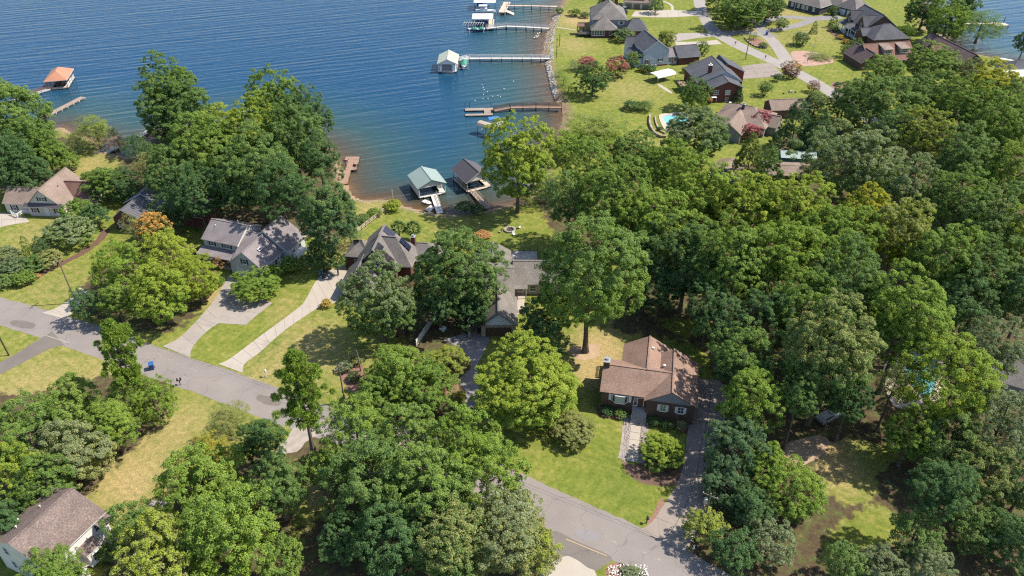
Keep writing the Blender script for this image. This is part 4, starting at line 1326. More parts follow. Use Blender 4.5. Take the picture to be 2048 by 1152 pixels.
# ---- 18 outbuildings among the trees
h = thing('green_shed', 'green ribbed metal shed among the trees behind the tan roofed house', 'shed', (77.6, 201.5, 0), -8)
gable(h, 0, 9.6, 0, 5.0, 2.3, 3.2, 'x', 'metal_green', 'metal_seafoam', 'metal_green', .25, .25)
for i in range(24):
    boxp(h, 'rib', 'metal_green', .2 + i * .4, .26 + i * .4, -.04, -.004, .05, 2.2)
door(h, 'f', 4.6, 0, 0, 1.6, 2.0, 'metal_green', frame='metal_seafoam')
h = thing('low_barn', 'low building with faded rose roof just below the green shed', 'barn', (70.5, 190.6, 0), -5)
gable(h, 0, 12.5, 0, 8.0, 2.4, 3.4, 'x', 'wood_brown', 'roof_tan', 'trim_cream', .3, .3)
win(h, 'f', 3, 0, 1.4, .9, .9); door(h, 'f', 8, 0, 0, 1.4, 1.9)
h = thing('garden_shed', 'small shed with brown roof tucked between tree crowns left of the rose roofed barn', 'shed', (55.5, 194.5, 0), -38)
gable(h, 0, 7.5, 0, 6.5, 2.5, 4.0, 'y', 'siding_dusty', 'roof_tan', 'trim_white', .3, .3)
door(h, 'f', 3.5, 0, 0, 1.2, 2.0)
# small dark barn shed by the picket fence
h = thing('garden_barn', 'small dark red barn shed with curved grey roof under the oak by the white fence', 'shed', (-24.0, 122.6, 0), 38)
prof = [(0, 1.7), (.35, 2.45), (1.0, 2.85), (1.6, 2.95), (2.2, 2.85), (2.85, 2.45), (3.2, 1.7)]
w = MB()
for y in (0, 3.8):
    w.add([(0, y, 0), (3.2, y, 0)] + [(x, y, z) for x, z in prof[::-1]], [tuple(range(9))])
w.add([(0, 0, 0), (0, 3.8, 0), (0, 3.8, 1.7), (0, 0, 1.7)], [(0, 1, 2, 3)]).add([(3.2, 0, 0), (3.2, 3.8, 0), (3.2, 3.8, 1.7), (3.2, 0, 1.7)], [(0, 1, 2, 3)])
w.build('wall', 'wood_dark', h)
w = MB()
for i in range(6):
    (xa, za), (xb, zb) = prof[i], prof[i + 1]
    w.slab([(xa, -.2, za + .08), (xb, -.2, zb + .08), (xb, 4.0, zb + .08), (xa, 4.0, za + .08)], .06, 0, 0)
w.build('roof', 'roof_slate', h)
d = boxp(h, 'door', 'wood_brown', .7, 2.5, -.05, -.004, .05, 1.9)
boxp(d, 'door_frame', 'brick_red', .6, .7, -.07, -.004, 0, 2.0); boxp(d, 'door_frame', 'brick_red', 2.5, 2.6, -.07, -.004, 0, 2.0)
# 19 grey roofed house by the far right pool
h = house('grey_pool_house', 'grey roofed house showing between trees at the right edge beyond the turquoise pool', 88.0, 108.0, -30)
gable(h, 0, 18, 0, 10, 3.2, 6.4, 'x', 'siding_dusty', 'roof_grey', 'trim_white', .5, .3)
win(h, 'f', 4, 0, 1.7, 1.2, 1.3); win(h, 'f', 9, 0, 1.7, 1.2, 1.3); win(h, 'l', 5, 0, 1.7, 1.2, 1.3)

# ---- swimming pools
m, n, out = nt('pool_water')
pp = N(n, 'ShaderNodeNewGeometry').outputs['Position']
prin(n, out, ramp(n, noise(n, pp, .5, 2), [(.3, (.10, .36, .43)), (.7, (.17, .46, .52))]), .06, .5, bump=noise(n, pp, 2.5, 2), bstr=.3, bdist=.05)
def pool(name, label, pts, wpts, bed=None, walls=None):
    o = thing(name, label, 'pool', (0, 0, 0))
    w = [G(*p) for p in pts]
    ring = spline(w, 5, True)
    ins = spline([G(*p) for p in wpts], 5, True)
    k = len(ring)
    b = MB()
    # deck slab with a hole, matched vertex by vertex
    ins = [ins[int(i * len(ins) / k)] for i in range(k)]
    vs = [(p.x, p.y, .16) for p in ring] + [(p.x, p.y, .16) for p in ins] + [(p.x, p.y, 0) for p in ring] + [(p.x, p.y, -.02) for p in ins]
    fs = []
    for i in range(k):
        j = (i + 1) % k
        fs += [(i, j, k + j, k + i), (i, 2 * k + i, 2 * k + j, j), (k + i, k + j, 3 * k + j, 3 * k + i)]
    b.add(vs, fs)
    b.build('deck', 'pool_deck', o)
    wv = [Vector((p.x, p.y, .05)) for p in ins]
    MB().add(wv, [tuple(t) for t in tessellate_polygon([wv])]).build('water', 'pool_water', o)
    return o
pl_ = pool('swimming_pool', 'small turquoise pool with curved tan deck beside the tan roofed house', [(1318, 232), (1338, 227), (1372, 226), (1385, 240), (1372, 258), (1345, 266), (1328, 258)],
     [(1326, 235), (1342, 231), (1368, 231), (1376, 241), (1364, 252), (1345, 259), (1334, 250)])
MB().bar(G(1344, 231, .3), G(1350, 231, .3), .5, .08).build('diving_board', 'white_gloss', pl_)
pool('swimming_pool', 'bright turquoise pool glimpsed between tree crowns at the right', [(1765, 742), (1800, 705), (1870, 700), (1890, 750), (1880, 810), (1830, 815), (1785, 810)],
     [(1808, 722), (1828, 712), (1866, 712), (1874, 750), (1862, 790), (1838, 790), (1818, 760)])
wl = thing('retaining_wall', 'low curved tan stone wall around the small turquoise pool', 'wall', (0, 0, 0))
cv = spline([G(*p) for p in [(1300, 232), (1299, 248), (1306, 264), (1318, 274), (1332, 276)]], 5)
for i in range(len(cv) - 1):
    MB().bar(cv[i] + Vector((0, 0, .4)), cv[i + 1] + Vector((0, 0, .4)), .5, .8 + .05 * (i % 3)).build('stone', ['wood_old', 'stone_grey', 'paver_red'][i % 3], wl)
cv = spline([G(*p) for p in [(1310, 234), (1312, 248), (1320, 262), (1330, 268)]], 4)
for i in range(len(cv) - 1):
    MB().bar(cv[i] + Vector((0, 0, .25)), cv[i + 1] + Vector((0, 0, .25)), .4, .5 + .04 * (i % 3)).build('stone', ['wood_old', 'paver_red', 'stone_grey'][i % 3], wl)
# ================================================================== docks, boathouses, boats
def planks(P, x0, x1, y0, y1, z, m, ax='y', gapn=.62, th=.1, name='deck'):
    """deck surface laid as boards along ax"""
    b = MB()
    L = (y1 - y0) if ax == 'y' else (x1 - x0)
    k = max(1, round(L / gapn))
    for i in range(k):
        a0, a1 = L * i / k, L * (i + 1) / k - .03
        if ax == 'y':
            b.box(x0, x1, y0 + a0, y0 + a1, z - th, z + .008 * (i % 3))
        else:
            b.box(x0 + a0, x0 + a1, y0, y1, z - th, z + .008 * (i % 3))
    b.box(x0 + .05, x1 - .05, y0 + .05, y1 - .05, z - th - .14, z - th - .01)
    return b.build(name, m, P)
def pile(P, x, y, z1, m='wood_dark', r=.14, z0=-3.2):
    MB().tube((x, y, z0), (x, y, z1), r, r, 8).build('pile', m, P)
def boathouse(name, label, loc, rz, w, l, ze, zr, roof, trim, deckm, gmat, postm='trim_white', sides='', hiproof=False, og=.3):
    h = thing(name, label, 'boathouse', (loc[0], loc[1], 0), rz)
    if hiproof:
        o = hip(h, 0, w, 0, l, ze, zr, trim, roof, trim, .5, walls=False)
    else:
        gable(h, 0, w, 0, l, ze, zr, 'y', gmat, roof, trim, .4, og, walls=False)
        for y in (.05, l - .05):
            MB().add([(0, y, ze), (w, y, ze), (w / 2, y, zr)], [(0, 1, 2)]).build('gable_end', gmat, h)
    z = -.4
    planks(h, 0, 1.3, 0, l, z, deckm); planks(h, w - 1.3, w, 0, l, z, deckm); planks(h, 1.33, w - 1.33, -.2, 1.4, z, deckm, 'x')
    for x in (.1, w - .1):
        for i in range(4):
            y = .1 + (l - .2) * i / 3
            pile(h, x, y, z, 'wood_dark')
            post(h, x, y, z, ze + .05, postm, .18)
    MB().box(0, w, .02, .16, ze - .15, ze + .1).box(0, w, l - .16, l - .02, ze - .15, ze + .1).box(.02, .16, .16, l - .16, ze - .15, ze + .1).box(w - .16, w - .02, .16, l - .16, ze - .15, ze + .1).build('beam', postm, h)
    if 'l' in sides:
        for i in range(6):
            boxp(h, 'side_panel', 'siding_white', .02, .08, .2 + i * (l - .4) / 6, .16 + (i + 1) * (l - .4) / 6, z + .1, ze - .2)
    return h
def ramp(name, label, a, b, za, zb, w, m, rail=None, cat='ramp', sides=(1,)):
    a, b = Vector((*a, za)), Vector((*b, zb))
    d = b - a
    ang = math.atan2(d.y, d.x)
    L = math.hypot(d.x, d.y)
    o = thing(name, label, cat, (a.x, a.y, 0), math.degrees(ang))
    mb = MB()
    k = max(2, round(L / .6))
    for i in range(k):
        x0, x1 = L * i / k, L * (i + 1) / k - .03
        z0, z1 = za + (zb - za) * i / k, za + (zb - za) * (i + 1) / k
        mb.slab([(x0, -w / 2, z0), (x1, -w / 2, z1), (x1, w / 2, z1), (x0, w / 2, z0)], .12, 0, 0)
    mb.build('deck', m, o)
    for s in sides if rail else ():
        r = MB()
        y = s * (w / 2 - .06)
        r.bar((0, y, za + .95), (L, y, zb + .95), .09, .09).bar((0, y, za + .5), (L, y, zb + .5), .06, .06)
        kk = max(1, round(L / 1.9))
        for i in range(kk + 1):
            f = i / kk
            r.box(L * f - .05, L * f + .05, y - .05, y + .05, za + (zb - za) * f - .1, za + (zb - za) * f + .98)
        r.build('railing', rail, o)
    return o
def pier(name, label, pts, w, z, m, rail=None, sides=(1,), spacing=3.6, cat='dock', pm='wood_dark', solid=False):
    o = thing(name, label, cat, (*pts[0][:2], 0))
    for i in range(len(pts) - 1):
        a, b = Vector((*pts[i], 0)), Vector((*pts[i + 1], 0))
        a -= o.location; b -= o.location
        d = b - a
        L = d.length
        M = Matrix.Translation(a) @ Matrix.Rotation(math.atan2(d.y, d.x), 4, 'Z')
        zz = z[i] if isinstance(z, (list, tuple)) else z
        z2 = z[i + 1] if isinstance(z, (list, tuple)) else z
        mb = MB()
        k = max(2, round(L / .62))
        for q in range(k):
            x0, x1 = L * q / k, L * (q + 1) / k - .03
            f0, f1 = zz + (z2 - zz) * q / k, zz + (z2 - zz) * (q + 1) / k
            mb.slab([(x0, -w / 2, f0), (x1, -w / 2, f1), (x1, w / 2, f1), (x0, w / 2, f0)], .14 + .01 * (q % 2), 0, 0)
        mb.bar((0, w / 2 - .1, zz - .25), (L, w / 2 - .1, z2 - .25), .12, .22).bar((0, -w / 2 + .1, zz - .25), (L, -w / 2 + .1, z2 - .25), .12, .22)
        mb.build('deck', m, o, M)
        kk = max(1, round(L / spacing))
        for q in range(kk + 1):
            for s in (-1, 1):
                zt = zz + (z2 - zz) * q / kk
                MB().tube((L * q / kk, s * (w / 2 - .12), -3.2), (L * q / kk, s * (w / 2 - .12), zt - .13), .13, .13, 8).build('pile', pm, o, M)
        for s in sides if rail else ():
            r = MB()
            y = s * (w / 2 - .06)
            for hh in (.45, .75, 1.05):
                r.bar((0, y, zz + hh), (L, y, z2 + hh), .07, .1)
            for q in range(kk + 1):
                f = q / kk
                r.box(L * f - .06, L * f + .06, y - .06, y + .06, zz + (z2 - zz) * f - .1, zz + (z2 - zz) * f + 1.12)
            r.build('railing', rail, o, M)
    return o
def hull(P, L, W, H, m, z, top='white_gloss'):
    """pointed boat hull along +x, bow at +x"""
    secs = []
    n = 9
    for i in range(n):
        t = i / (n - 1)
        w = W / 2 * (1 - max(0, (t - .45) / .55) ** 2.2) * (.92 + .08 * min(1, t * 4))
        kz = .25 * H * max(0, (t - .5) / .5) ** 2
        sh = H * (1 + .18 * t * t)
        x = L * (t - .5)
        secs.append([(x, -w, z + sh), (x, -w * .86, z + .45 * H), (x, 0, z + kz), (x, w * .86, z + .45 * H), (x, w, z + sh)])
    b = MB()
    vs = [v for s in secs for v in s]
    fs = [(i * 5 + j, i * 5 + j + 1, (i + 1) * 5 + j + 1, (i + 1) * 5 + j) for i in range(n - 1) for j in range(4)]
    fs += [(0, 1, 2, 3, 4)]
    b.add(vs, fs)
    o = b.build('hull', m, P)
    d = MB()
    dv = []
    for s in secs:
        dv += [(s[0][0], s[0][1] * .97, s[0][2] - .1), (s[4][0], s[4][1] * .97, s[4][2] - .1)]
    d.add(dv, [(2 * i, 2 * i + 1, 2 * i + 3, 2 * i + 2) for i in range(n - 1)])
    d.build('boat_deck', top, P)
    return o
def cover(P, L, W, z, m, hump=.7, x0=0):
    n, k = 9, 7
    vs = []
    rr = random.Random(int(L * 10))
    for i in range(n):
        t = i / (n - 1)
        for j in range(k):
            s = -1 + 2 * j / (k - 1)
            w = W / 2 * (1 - max(0, (t - .5) / .5) ** 2.4 * .9)
            vs.append((x0 + L * (t - .5), s * w, z + hump * (1 - s * s) * (math.sin(math.pi * min(1, t * 1.1 + .05)) * .9 + .1) * (1 + .25 * math.sin(i * 2.6)) + rr.uniform(-.03, .03)))
    fs = [(i * k + j, i * k + j + 1, (i + 1) * k + j + 1, (i + 1) * k + j) for i in range(n - 1) for j in range(k - 1)]
    return MB().add(vs, fs).build('cover', m, P)

# --- seafoam boathouse with ramp and dinghy in the near cove
bh = boathouse('boathouse', 'boathouse with pale seafoam metal roof standing in the near cove', (-25.0, 182.6), 24, 7.6, 8.4, 2.4, 4.1, 'metal_seafoam', 'metal_green', 'wood_bleached', 'siding_grey', 'trim_white', 'l')
for s in (0, 1):
    for i in range(13):
        y = -.2 + i * .73
        xa, xb = (3.8, -.4) if s == 0 else (3.8, 8.0)
        MB().bar((3.8, y, 4.33), (xb, y, 2.46), .05, .04).build('roof_rib', 'metal_seafoam', bh)
for i in range(3):
    boxp(bh, 'side_panel', 'siding_white', 6.2, 7.4, 3.0 + i * 1.7, 4.5 + i * 1.7, -.3, 1.2)
ramp('gangway', 'sunlit grey gangway from the lawn to the seafoam boathouse', (-18.7, 173.6), (-21.2, 184.0), .08, -.35, 1.7, 'wood_bleached', 'wood_old', sides=(-1,))
o = thing('dinghy', 'small upturned pale dinghy floating beside the gangway of the seafoam boathouse', 'boat', (-22.6, 180.6, 0), -38)
hull(o, 3.0, 1.5, .55, 'white_gloss', -1.1, 'canvas_white')
boxp(o, 'seat', 'canvas_tan', -.4, 0, -.6, .6, -.62, -.5)
o = thing('fallen_plank_dock', 'broken weathered planks leaning by the gangway in the shallows', 'planks', (-20.9, 177.2, 0), 60)
for k in range(5):
    boxp(o, 'plank', 'wood_bleached', -1.6, 1.2, k * .32, k * .32 + .27, -.9 + .05 * k, -.8 + .05 * k)
# --- dark boathouse
bh = boathouse('boathouse', 'boathouse with dark plum shingle roof right of the seafoam boathouse', (-12.2, 185.9), 29, 7.4, 9.2, 2.4, 4.6, 'roof_plum', 'trim_white', 'wood_pale', 'siding_white', 'wood_old', '')
for i in range(5):
    boxp(bh, 'rail', 'wood_dark', .02, .08, .2 + i * 1.8, 1.9 + i * 1.8, .3, .5)
o = MB().box(3.2, 4.6, 3.0, 6.6, .2, .7).build('boat_lift_bunk', 'wood_brown', bh)
boxp(bh, 'seat', 'wood_dark', 2.2, 4.2, 6.8, 7.6, -.3, .6)
ramp('gangway', 'shaded gangway from the lawn to the plum roofed boathouse', (-6.4, 176.2), (-10.8, 186.3), .08, -.35, 1.6, 'wood_old', 'wood_old', sides=(-1, 1))
# --- boathouse behind the big shore tree
boathouse('boathouse', 'grey roofed boathouse almost hidden behind the shore tree at the cove head', (4.6, 185.5), 32, 4.8, 6.0, 2.0, 3.4, 'roof_lavender', 'trim_white', 'wood_pale', 'siding_white', 'wood_old', '')
# --- L shaped wooden dock left of the cove
o = thing('wooden_dock', 'reddish wooden dock with railed platform reaching from the left wood into the cove', 'dock', (-46.8, 190.5, 0), 3)
planks(o, -1.0, 1.0, 0, 8.4, -.35, 'wood_red'); planks(o, -2.4, 2.6, 8.45, 10.4, -.34, 'wood_red', 'x'); planks(o, -.6, 1.2, 10.45, 15, -.35, 'wood_red'); planks(o, -1.6, 2.6, 15.05, 17.2, -.34, 'wood_red', 'x'); planks(o, 1.24, 2.6, 12.2, 15, -.36, 'wood_red')
for x, y in ((-.9, .5), (.9, .5), (-.9, 4), (.9, 4), (-2.3, 8.6), (2.5, 8.6), (-2.3, 10.2), (2.5, 10.2), (-.5, 13), (1.1, 13), (-1.5, 17), (2.5, 17), (2.5, 13)):
    pile(o, x, y, -.3)
railing(o, (2.5, 8.6), (2.5, 10.3), -.35, .9, 'wood_red', balusters=False); railing(o, (-.5, 10.6), (-.5, 15), -.35, .9, 'wood_red', balusters=False)
# --- terracotta boathouse upper left
bh = boathouse('boathouse', 'boathouse with terracotta hip roof and white railings far out at the upper left', (-164.2, 262.0), 14, 6.6, 11.0, 2.4, 4.7, 'metal_terracotta', 'trim_cream', 'wood_pale', 'trim_cream', 'wood_brown', '', True)
railing(bh, (6.5, .3), (6.5, 10.8), -.4, .9, 'trim_white'); railing(bh, (.2, 10.8), (6.5, 10.8), -.4, .9, 'trim_white')
boxp(bh, 'boat_lift_bunk', 'wood_dark', 2.2, 4.4, 2, 8, -.6, .8)
pier('dock_walkway', 'curved pale walkway leading to the terracotta roofed boathouse', [(-171.0, 251.5), (-167.6, 257.0), (-163.8, 262.4)], 1.6, -.3, 'wood_bleached', 'wood_brown', (1, -1), 3.0)
pier('straight_pier', 'weathered straight pier with white posts below the terracotta roofed boathouse', [(-153.8, 236.5), (-148.6, 254.6)], 1.8, -.35, 'wood_old', None, (), 2.6, pm='trim_white')
pier('shore_dock', 'short grey dock at the shore beside the light green tree on the left', [(-123.2, 208.4), (-119.4, 214.8)], 1.5, -.3, 'wood_bleached', 'wood_bleached', (1,), 2.4)
pier('small_jetty', 'small pale jetty showing right below the big lone oak at the shore', [(-116.4, 222.0), (-113.8, 230.0)], 1.5, -.3, 'wood_bleached', 'wood_bleached', (-1,), 2.4)
# --- brown pier with U float
pier('brown_pier', 'long reddish brown pier with railing in front of the lawn shore', [(16.6, 244.0), (8, 244.4), (-.7, 244.0), (-6.0, 242.6)], 1.9, [.3, .3, .2, -.3], 'wood_red', 'wood_brown', (1, -1), 3.9)
o = thing('floating_dock', 'U shaped weathered floating dock at the end of the brown pier', 'dock', (-15.5, 238.6, 0), 3)
planks(o, 0, 9.4, 4.2, 6.2, -.5, 'wood_old', 'x'); planks(o, 0, 9.4, 0, 1.5, -.52, 'wood_old', 'x'); planks(o, 6.4, 8.6, 1.55, 4.15, -.51, 'wood_old')
for x, y in ((.1, 6.1), (8.8, 6.3), (.1, .2), (9.3, .2), (1.6, 6.3)):
    MB().tube((x, y, -3), (x, y, 1.6), .09, .09, 8).build('mooring_pole', 'metal_dark', o)
o = thing('boat_canopy', 'tan canvas boat lift canopy on posts right behind the shore tree', 'canopy', (-11.2, 225.3, 0), -38)
w = MB()
prof = [(0, 2.0), (.5, 2.7), (1.5, 3.0), (2.5, 2.7), (3.0, 2.0)]
for i in range(4):
    (ya, za), (yb, zb) = prof[i], prof[i + 1]
    for k in range(9):
        w.slab([(k * .85, ya, za), (k * .85 + .82, ya, za + .02), (k * .85 + .82, yb, zb + .02), (k * .85, yb, zb)], .05, 0, 0)
w.build('canvas', 'canvas_tan', o)
for x in (.3, 3.8, 7.4):
    for y in (.1, 2.9):
        MB().tube((x, y, -3), (x, y, 2.1), .08, .08, 8).build('post', 'metal_dark', o)
for x in (.3, 3.8, 7.4):
    boxp(o, 'lift_beam', 'metal_galv', x - .06, x + .06, .1, 2.9, -.2, 0)
o = thing('pontoon_boat', 'pontoon boat with bright blue sun top beside the tan canopy', 'boat', (-5.4, 232.4, 0), 12)
for y in (-.95, .95):
    MB().tube((-2.8, y, -.95), (2.4, y, -.95), .32, .32, 10).tube((2.4, y, -.95), (3.2, y, -.8), .32, .05, 10).build('pontoon', 'metal_galv', o)
boxp(o, 'boat_deck', 'canvas_white', -2.9, 2.7, -1.25, 1.25, -.62, -.5)
boxp(o, 'seat', 'canvas_white', -2.6, -1.2, -1.1, 1.1, -.5, -.05); boxp(o, 'seat', 'canvas_white', 1.0, 2.4, -1.1, -.5, -.5, -.05)
MB().slab([(-2.2, -1.25, 1.35), (1.2, -1.25, 1.35), (1.2, 0, 1.5), (-2.2, 0, 1.5)], .06, 0, 0).slab([(-2.2, 0, 1.5), (1.2, 0, 1.5), (1.2, 1.25, 1.35), (-2.2, 1.25, 1.35)], .06, 0, 0).build('sun_top', 'tarp_blue', o)
for x in (-2.1, 1.1):
    for y in (-1.2, 1.2):
        MB().tube((x, y, -.5), (x, y, 1.35), .03, .03, 6).build('top_pole', 'metal_galv', o)
# --- white dock with sage boathouse and green covered boat
pier('white_dock', 'long white railed dock to the sage roofed boathouse', [(14.6, 292.6), (4, 292.8), (-8, 292.9), (-16.8, 292.6), (-20.2, 290.0)], 1.9, .25, 'wood_bleached', 'trim_white', (1, -1), 3.6)
bh = boathouse('boathouse', 'boathouse with sage green metal roof at the end of the white dock', (-27.4, 279.6), 0, 6.8, 10.2, 2.5, 4.1, 'metal_sage', 'trim_white', 'wood_bleached', 'siding_white', 'trim_white', '')
boxp(bh, 'inner_wall', 'siding_dusty', 1.4, 4.6, 1.5, 1.6, -.3, 1.9); boxp(bh, 'locker', 'white_gloss', 5.3, 6.3, .4, 1.6, -.4, 1.9); boxp(bh, 'locker', 'white_gloss', .6, 1.2, .5, 1.2, -.4, 1.5)
o = thing('covered_boat', 'motor boat under a green tarp on a lift beside the sage boathouse', 'boat', (-18.3, 286.3, 0), -90)
hull(o, 6.4, 2.6, .9, 'white_gloss', -.6)
cover(o, 6.0, 2.8, .55, 'tarp_green', 1.0, -.3)
for x in (-2.8, 2.8):
    for y in (-1.7, 1.7):
        MB().tube((x, y, -3), (x, y, 1.5), .09, .09, 8).build('lift_post', 'wood_bleached', o)
    boxp(o, 'lift_beam', 'metal_galv', x - .08, x + .08, -1.7, 1.7, -.75, -.6)
MB().box(3.1, 3.6, -.25, .25, -.6, .7).build('outboard', 'car_white', o)
# --- second dock with white canopy
pier('railed_dock', 'railed grey dock running to the white canopy boat lift', [(16.0, 330.4), (6, 332.0), (-2.5, 333.2), (-11.0, 331.0)], 1.8, [.3, .4, .4, .1], 'wood_bleached', 'wood_bleached', (1, -1), 3.9)
o = thing('boat_canopy', 'large white flat canopy over a boat lift at the railed grey dock', 'canopy', (-17.2, 336.2, 0), 0)
MB().slab([(0, 0, 2.4), (9, 0, 2.4), (9, 4.2, 3.0), (0, 4.2, 3.0)], .1, 0, 0).slab([(0, 4.2, 3.0), (9, 4.2, 3.0), (9, 8.2, 2.4), (0, 8.2, 2.4)], .1, 0, 0).build('roof', 'canvas_white', o)
for x in (.3, 4.5, 8.7):
    for y in (.2, 8):
        MB().tube((x, y, -3), (x, y, 2.5), .1, .1, 8).build('post', 'wood_dark', o)
planks(o, 7.0, 9.4, -5.0, 7.8, .1, 'wood_pale')
boxp(o, 'boat_shape', 'hull_blue', 1.2, 6.6, 3.0, 5.4, -.3, .9)
o = thing('speed_boat', 'white and blue speed boat with green covers below the white canopy', 'boat', (-15.4, 329.6, 0), 188)
hull(o, 8.0, 2.7, 1.0, 'hull_blue', -.7)
boxp(o, 'stripe', 'white_gloss', -3.6, 1.4, -1.37, -1.33, -.05, .2)
cover(o, 2.6, 2.3, .35, 'tarp_green', .8, -2.2); cover(o, 3.0, 2.3, .35, 'tarp_green', .9, .8)
for x in (-3.2, 3.0):
    for y in (-1.8, 1.8):
        MB().tube((x, y, -3), (x, y, 1.2), .08, .08, 8).build('lift_post', 'trim_white', o)
o = thing('boat_lift_frame', 'row of white bent hoops of a bare boat lift frame', 'boat lift', (-20.6, 334.6, 0), -3)
for i in range(9):
    x = i * 1.05
    MB().path([(x - .5, -.9, .3), (x - .1, -.6, 1.2), (x + .2, 0, 1.5), (x + .2, 1.2, 1.4)], [.06] * 4, 6).build('hoop', 'trim_white', o)
MB().bar((-.2, 0, 1.5), (8.6, 0, 1.5), .1, .1).build('rail', 'trim_white', o)
for x in (0, 4, 8.3):
    MB().tube((x, 0, -3), (x, 0, 1.5), .08, .08, 8).build('post', 'metal_galv', o)
# --- top dock
pier('top_dock', 'dark piled dock at the top edge leading to the white boat', [(21, 362.4), (9, 363.4), (-2.6, 363.6)], 2.0, [.6, .6, .6], 'wood_pale', 'wood_pale', (1,), 3.9)
o = thing('dock_platform', 'pale wooden platform with slipway at the end of the top dock', 'dock', (-6.2, 353.6, 0), -8)
planks(o, 0, 3.2, 0, 17, .4, 'wood_pale'); 
MB().slab([(3.3, 1.6, .3), (6.8, 1.0, -.85), (6.8, 4.0, -.85), (3.3, 4.4, .3)], .12, 0, 0).build('slipway', 'wood_pale', o)
for x, y in ((.2, .2), (3, .2), (.2, 6), (3, 6), (.2, 12), (3, 12)):
    MB().tube((x, y, -3), (x, y, 1.8), .13, .13, 8).build('pile', 'wood_pale', o)
o = thing('cruiser_boat', 'white cabin boat with blue trim on the uppermost dock', 'boat', (-12.0, 356.8, 0), 0)
hull(o, 9.2, 3.0, 1.2, 'white_gloss', -.8)
boxp(o, 'cabin', 'white_gloss', -2.4, .6, -1.0, 1.0, .3, 1.3); boxp(o, 'windscreen', 'tarp_blue', .6, .9, -1.0, 1.0, .4, 1.1)
for y in (-1.1, 1.1):
    MB().tube((-2.6, y, .3), (-2.6, y, 2.4), .05, .05, 6).tube((.4, y, .3), (.4, y, 2.4), .05, .05, 6).build('tower_leg', 'metal_galv', o)
boxp(o, 'hard_top', 'canvas_white', -3.0, .8, -1.3, 1.3, 2.4, 2.5)
o = thing('boat_canopy', 'cream roofed boat lift at the top edge behind the white cabin boat', 'canopy', (-17.5, 361.0, 0), 0)
MB().slab([(0, 0, 2.6), (10, 0, 2.6), (10, 4.5, 3.3), (0, 4.5, 3.3)], .1, 0, 0).slab([(0, 4.5, 3.3), (10, 4.5, 3.3), (10, 9, 2.6), (0, 9, 2.6)], .1, 0, 0).build('roof', 'canvas_white', o)
for x in (.3, 5, 9.7):
    for y in (.2, 8.8):
        MB().tube((x, y, -3), (x, y, 2.7), .1, .1, 8).build('post', 'tarp_blue', o)
boxp(o, 'boat_cover', 'tarp_blue', 1.2, 4.2, 3, 5.5, 0, 1.4)
# --- right bay dock
c = G(1985, 48, -.3)
pier('bay_dock', 'weathered dock with dark boat lift in the right hand bay', [(G(1905, 58, 0).x, G(1905, 58, 0).y), (c.x - 14, c.y), (c.x + 4, c.y + 1)], 1.8, -.2, 'wood_pale', None, (), 3.5)
o = thing('bay_platform', 'small tan platform with two dark piles at the end of the bay dock', 'dock', (c.x + 1, c.y - 3, 0), 12)
planks(o, 0, 5.5, 0, 3.6, -.2, 'wood_pale')
for x, y in ((.2, 3.4), (5.3, 3.4), (.2, .2), (5.3, .2)):
    MB().tube((x, y, -3), (x, y, 2.2 if y > 3 else -.2), .16, .16, 8).build('pile', 'wood_dark', o)
o = thing('jet_ski', 'white jet ski moored at the bay dock', 'jet ski', (c.x - 3, c.y - 8, 0), 40)
hull(o, 3.0, 1.1, .55, 'white_gloss', -1.05)
boxp(o, 'seat', 'metal_dark', -1.0, .2, -.22, .22, -.5, -.1); MB().bar((.45, -.35, .05), (.45, .35, .05), .06, .06).tube((.5, 0, -.45), (.45, 0, .05), .06).build('handlebar', 'metal_dark', o)
o = thing('moored_boat', 'small white boat pulled up by the right edge shore house', 'boat', (G(2015, 121, -.8).x, G(2015, 121, -.8).y, 0), -35)
hull(o, 5.0, 1.9, .7, 'white_gloss', -1.1)
MB().tube((.2, 0, -.5), (.3, 0, 1.6), .05, .04, 6).build('mast', 'metal_dark', o)
# --- kayaks on the little beach
for i, (x, y, a) in enumerate([(1077, 67, 60), (1075, 72, 50), (1072, 75, 30)]):
    p = G(x, y, -.9)
    o = thing('kayak', ['white kayak nearest the railed dock on the small beach', 'white kayak in the middle of the three on the small beach', 'white kayak farthest from the railed dock on the small beach'][i], 'kayak', (p.x, p.y, 0), a, 'kayaks on the beach')
    hull(o, 2.2, .6, .35, 'white_gloss', -1.0)
    boxp(o, 'seat', 'metal_dark', -.3, .3, -.22, .22, -.62, -.55)
# --- white water birds resting on the cove
BIRD = None
rb = random.Random(4)
for i, (x, y) in enumerate([(964, 170), (966, 175), (968, 180), (975, 184), (967, 189), (985, 193), (996, 192), (1001, 194), (966, 198), (976, 198), (1008, 178), (950, 202), (1027, 163)]):
    p = G(x, y, WZ)
    if BIRD is None:
        b = MB()
        b.lathe([(0, .0), (.22, .04), (.3, .16), (.24, .3), (.08, .4), (0, .42)], 8)
        b.tube((.2, 0, .3), (.34, 0, .62), .06, .05, 6).lathe([(0, -.09), (.08, -.04), (.09, .02), (0, .1)], 6, 0, (.38, 0, .66)).tube((.42, 0, .66), (.56, 0, .63), .03, .005, 5)
        b.add([(-.2, -.08, .25), (-.2, .08, .25), (-.62, .05, .4), (-.62, -.05, .4)], [(0, 1, 2, 3)])
        BIRD = b.mesh('water_bird', ['bird_white'])
    o = link('water_bird', BIRD, None, Matrix.Translation((p.x, p.y, WZ - .05)) @ Matrix.Rotation(rb.uniform(0, 6.3), 4, 'Z') @ Matrix.Scale(.55, 4))
    tag(o, 'white water bird resting on the lake between the white dock and the brown pier', 'bird', 'water birds on the lake')
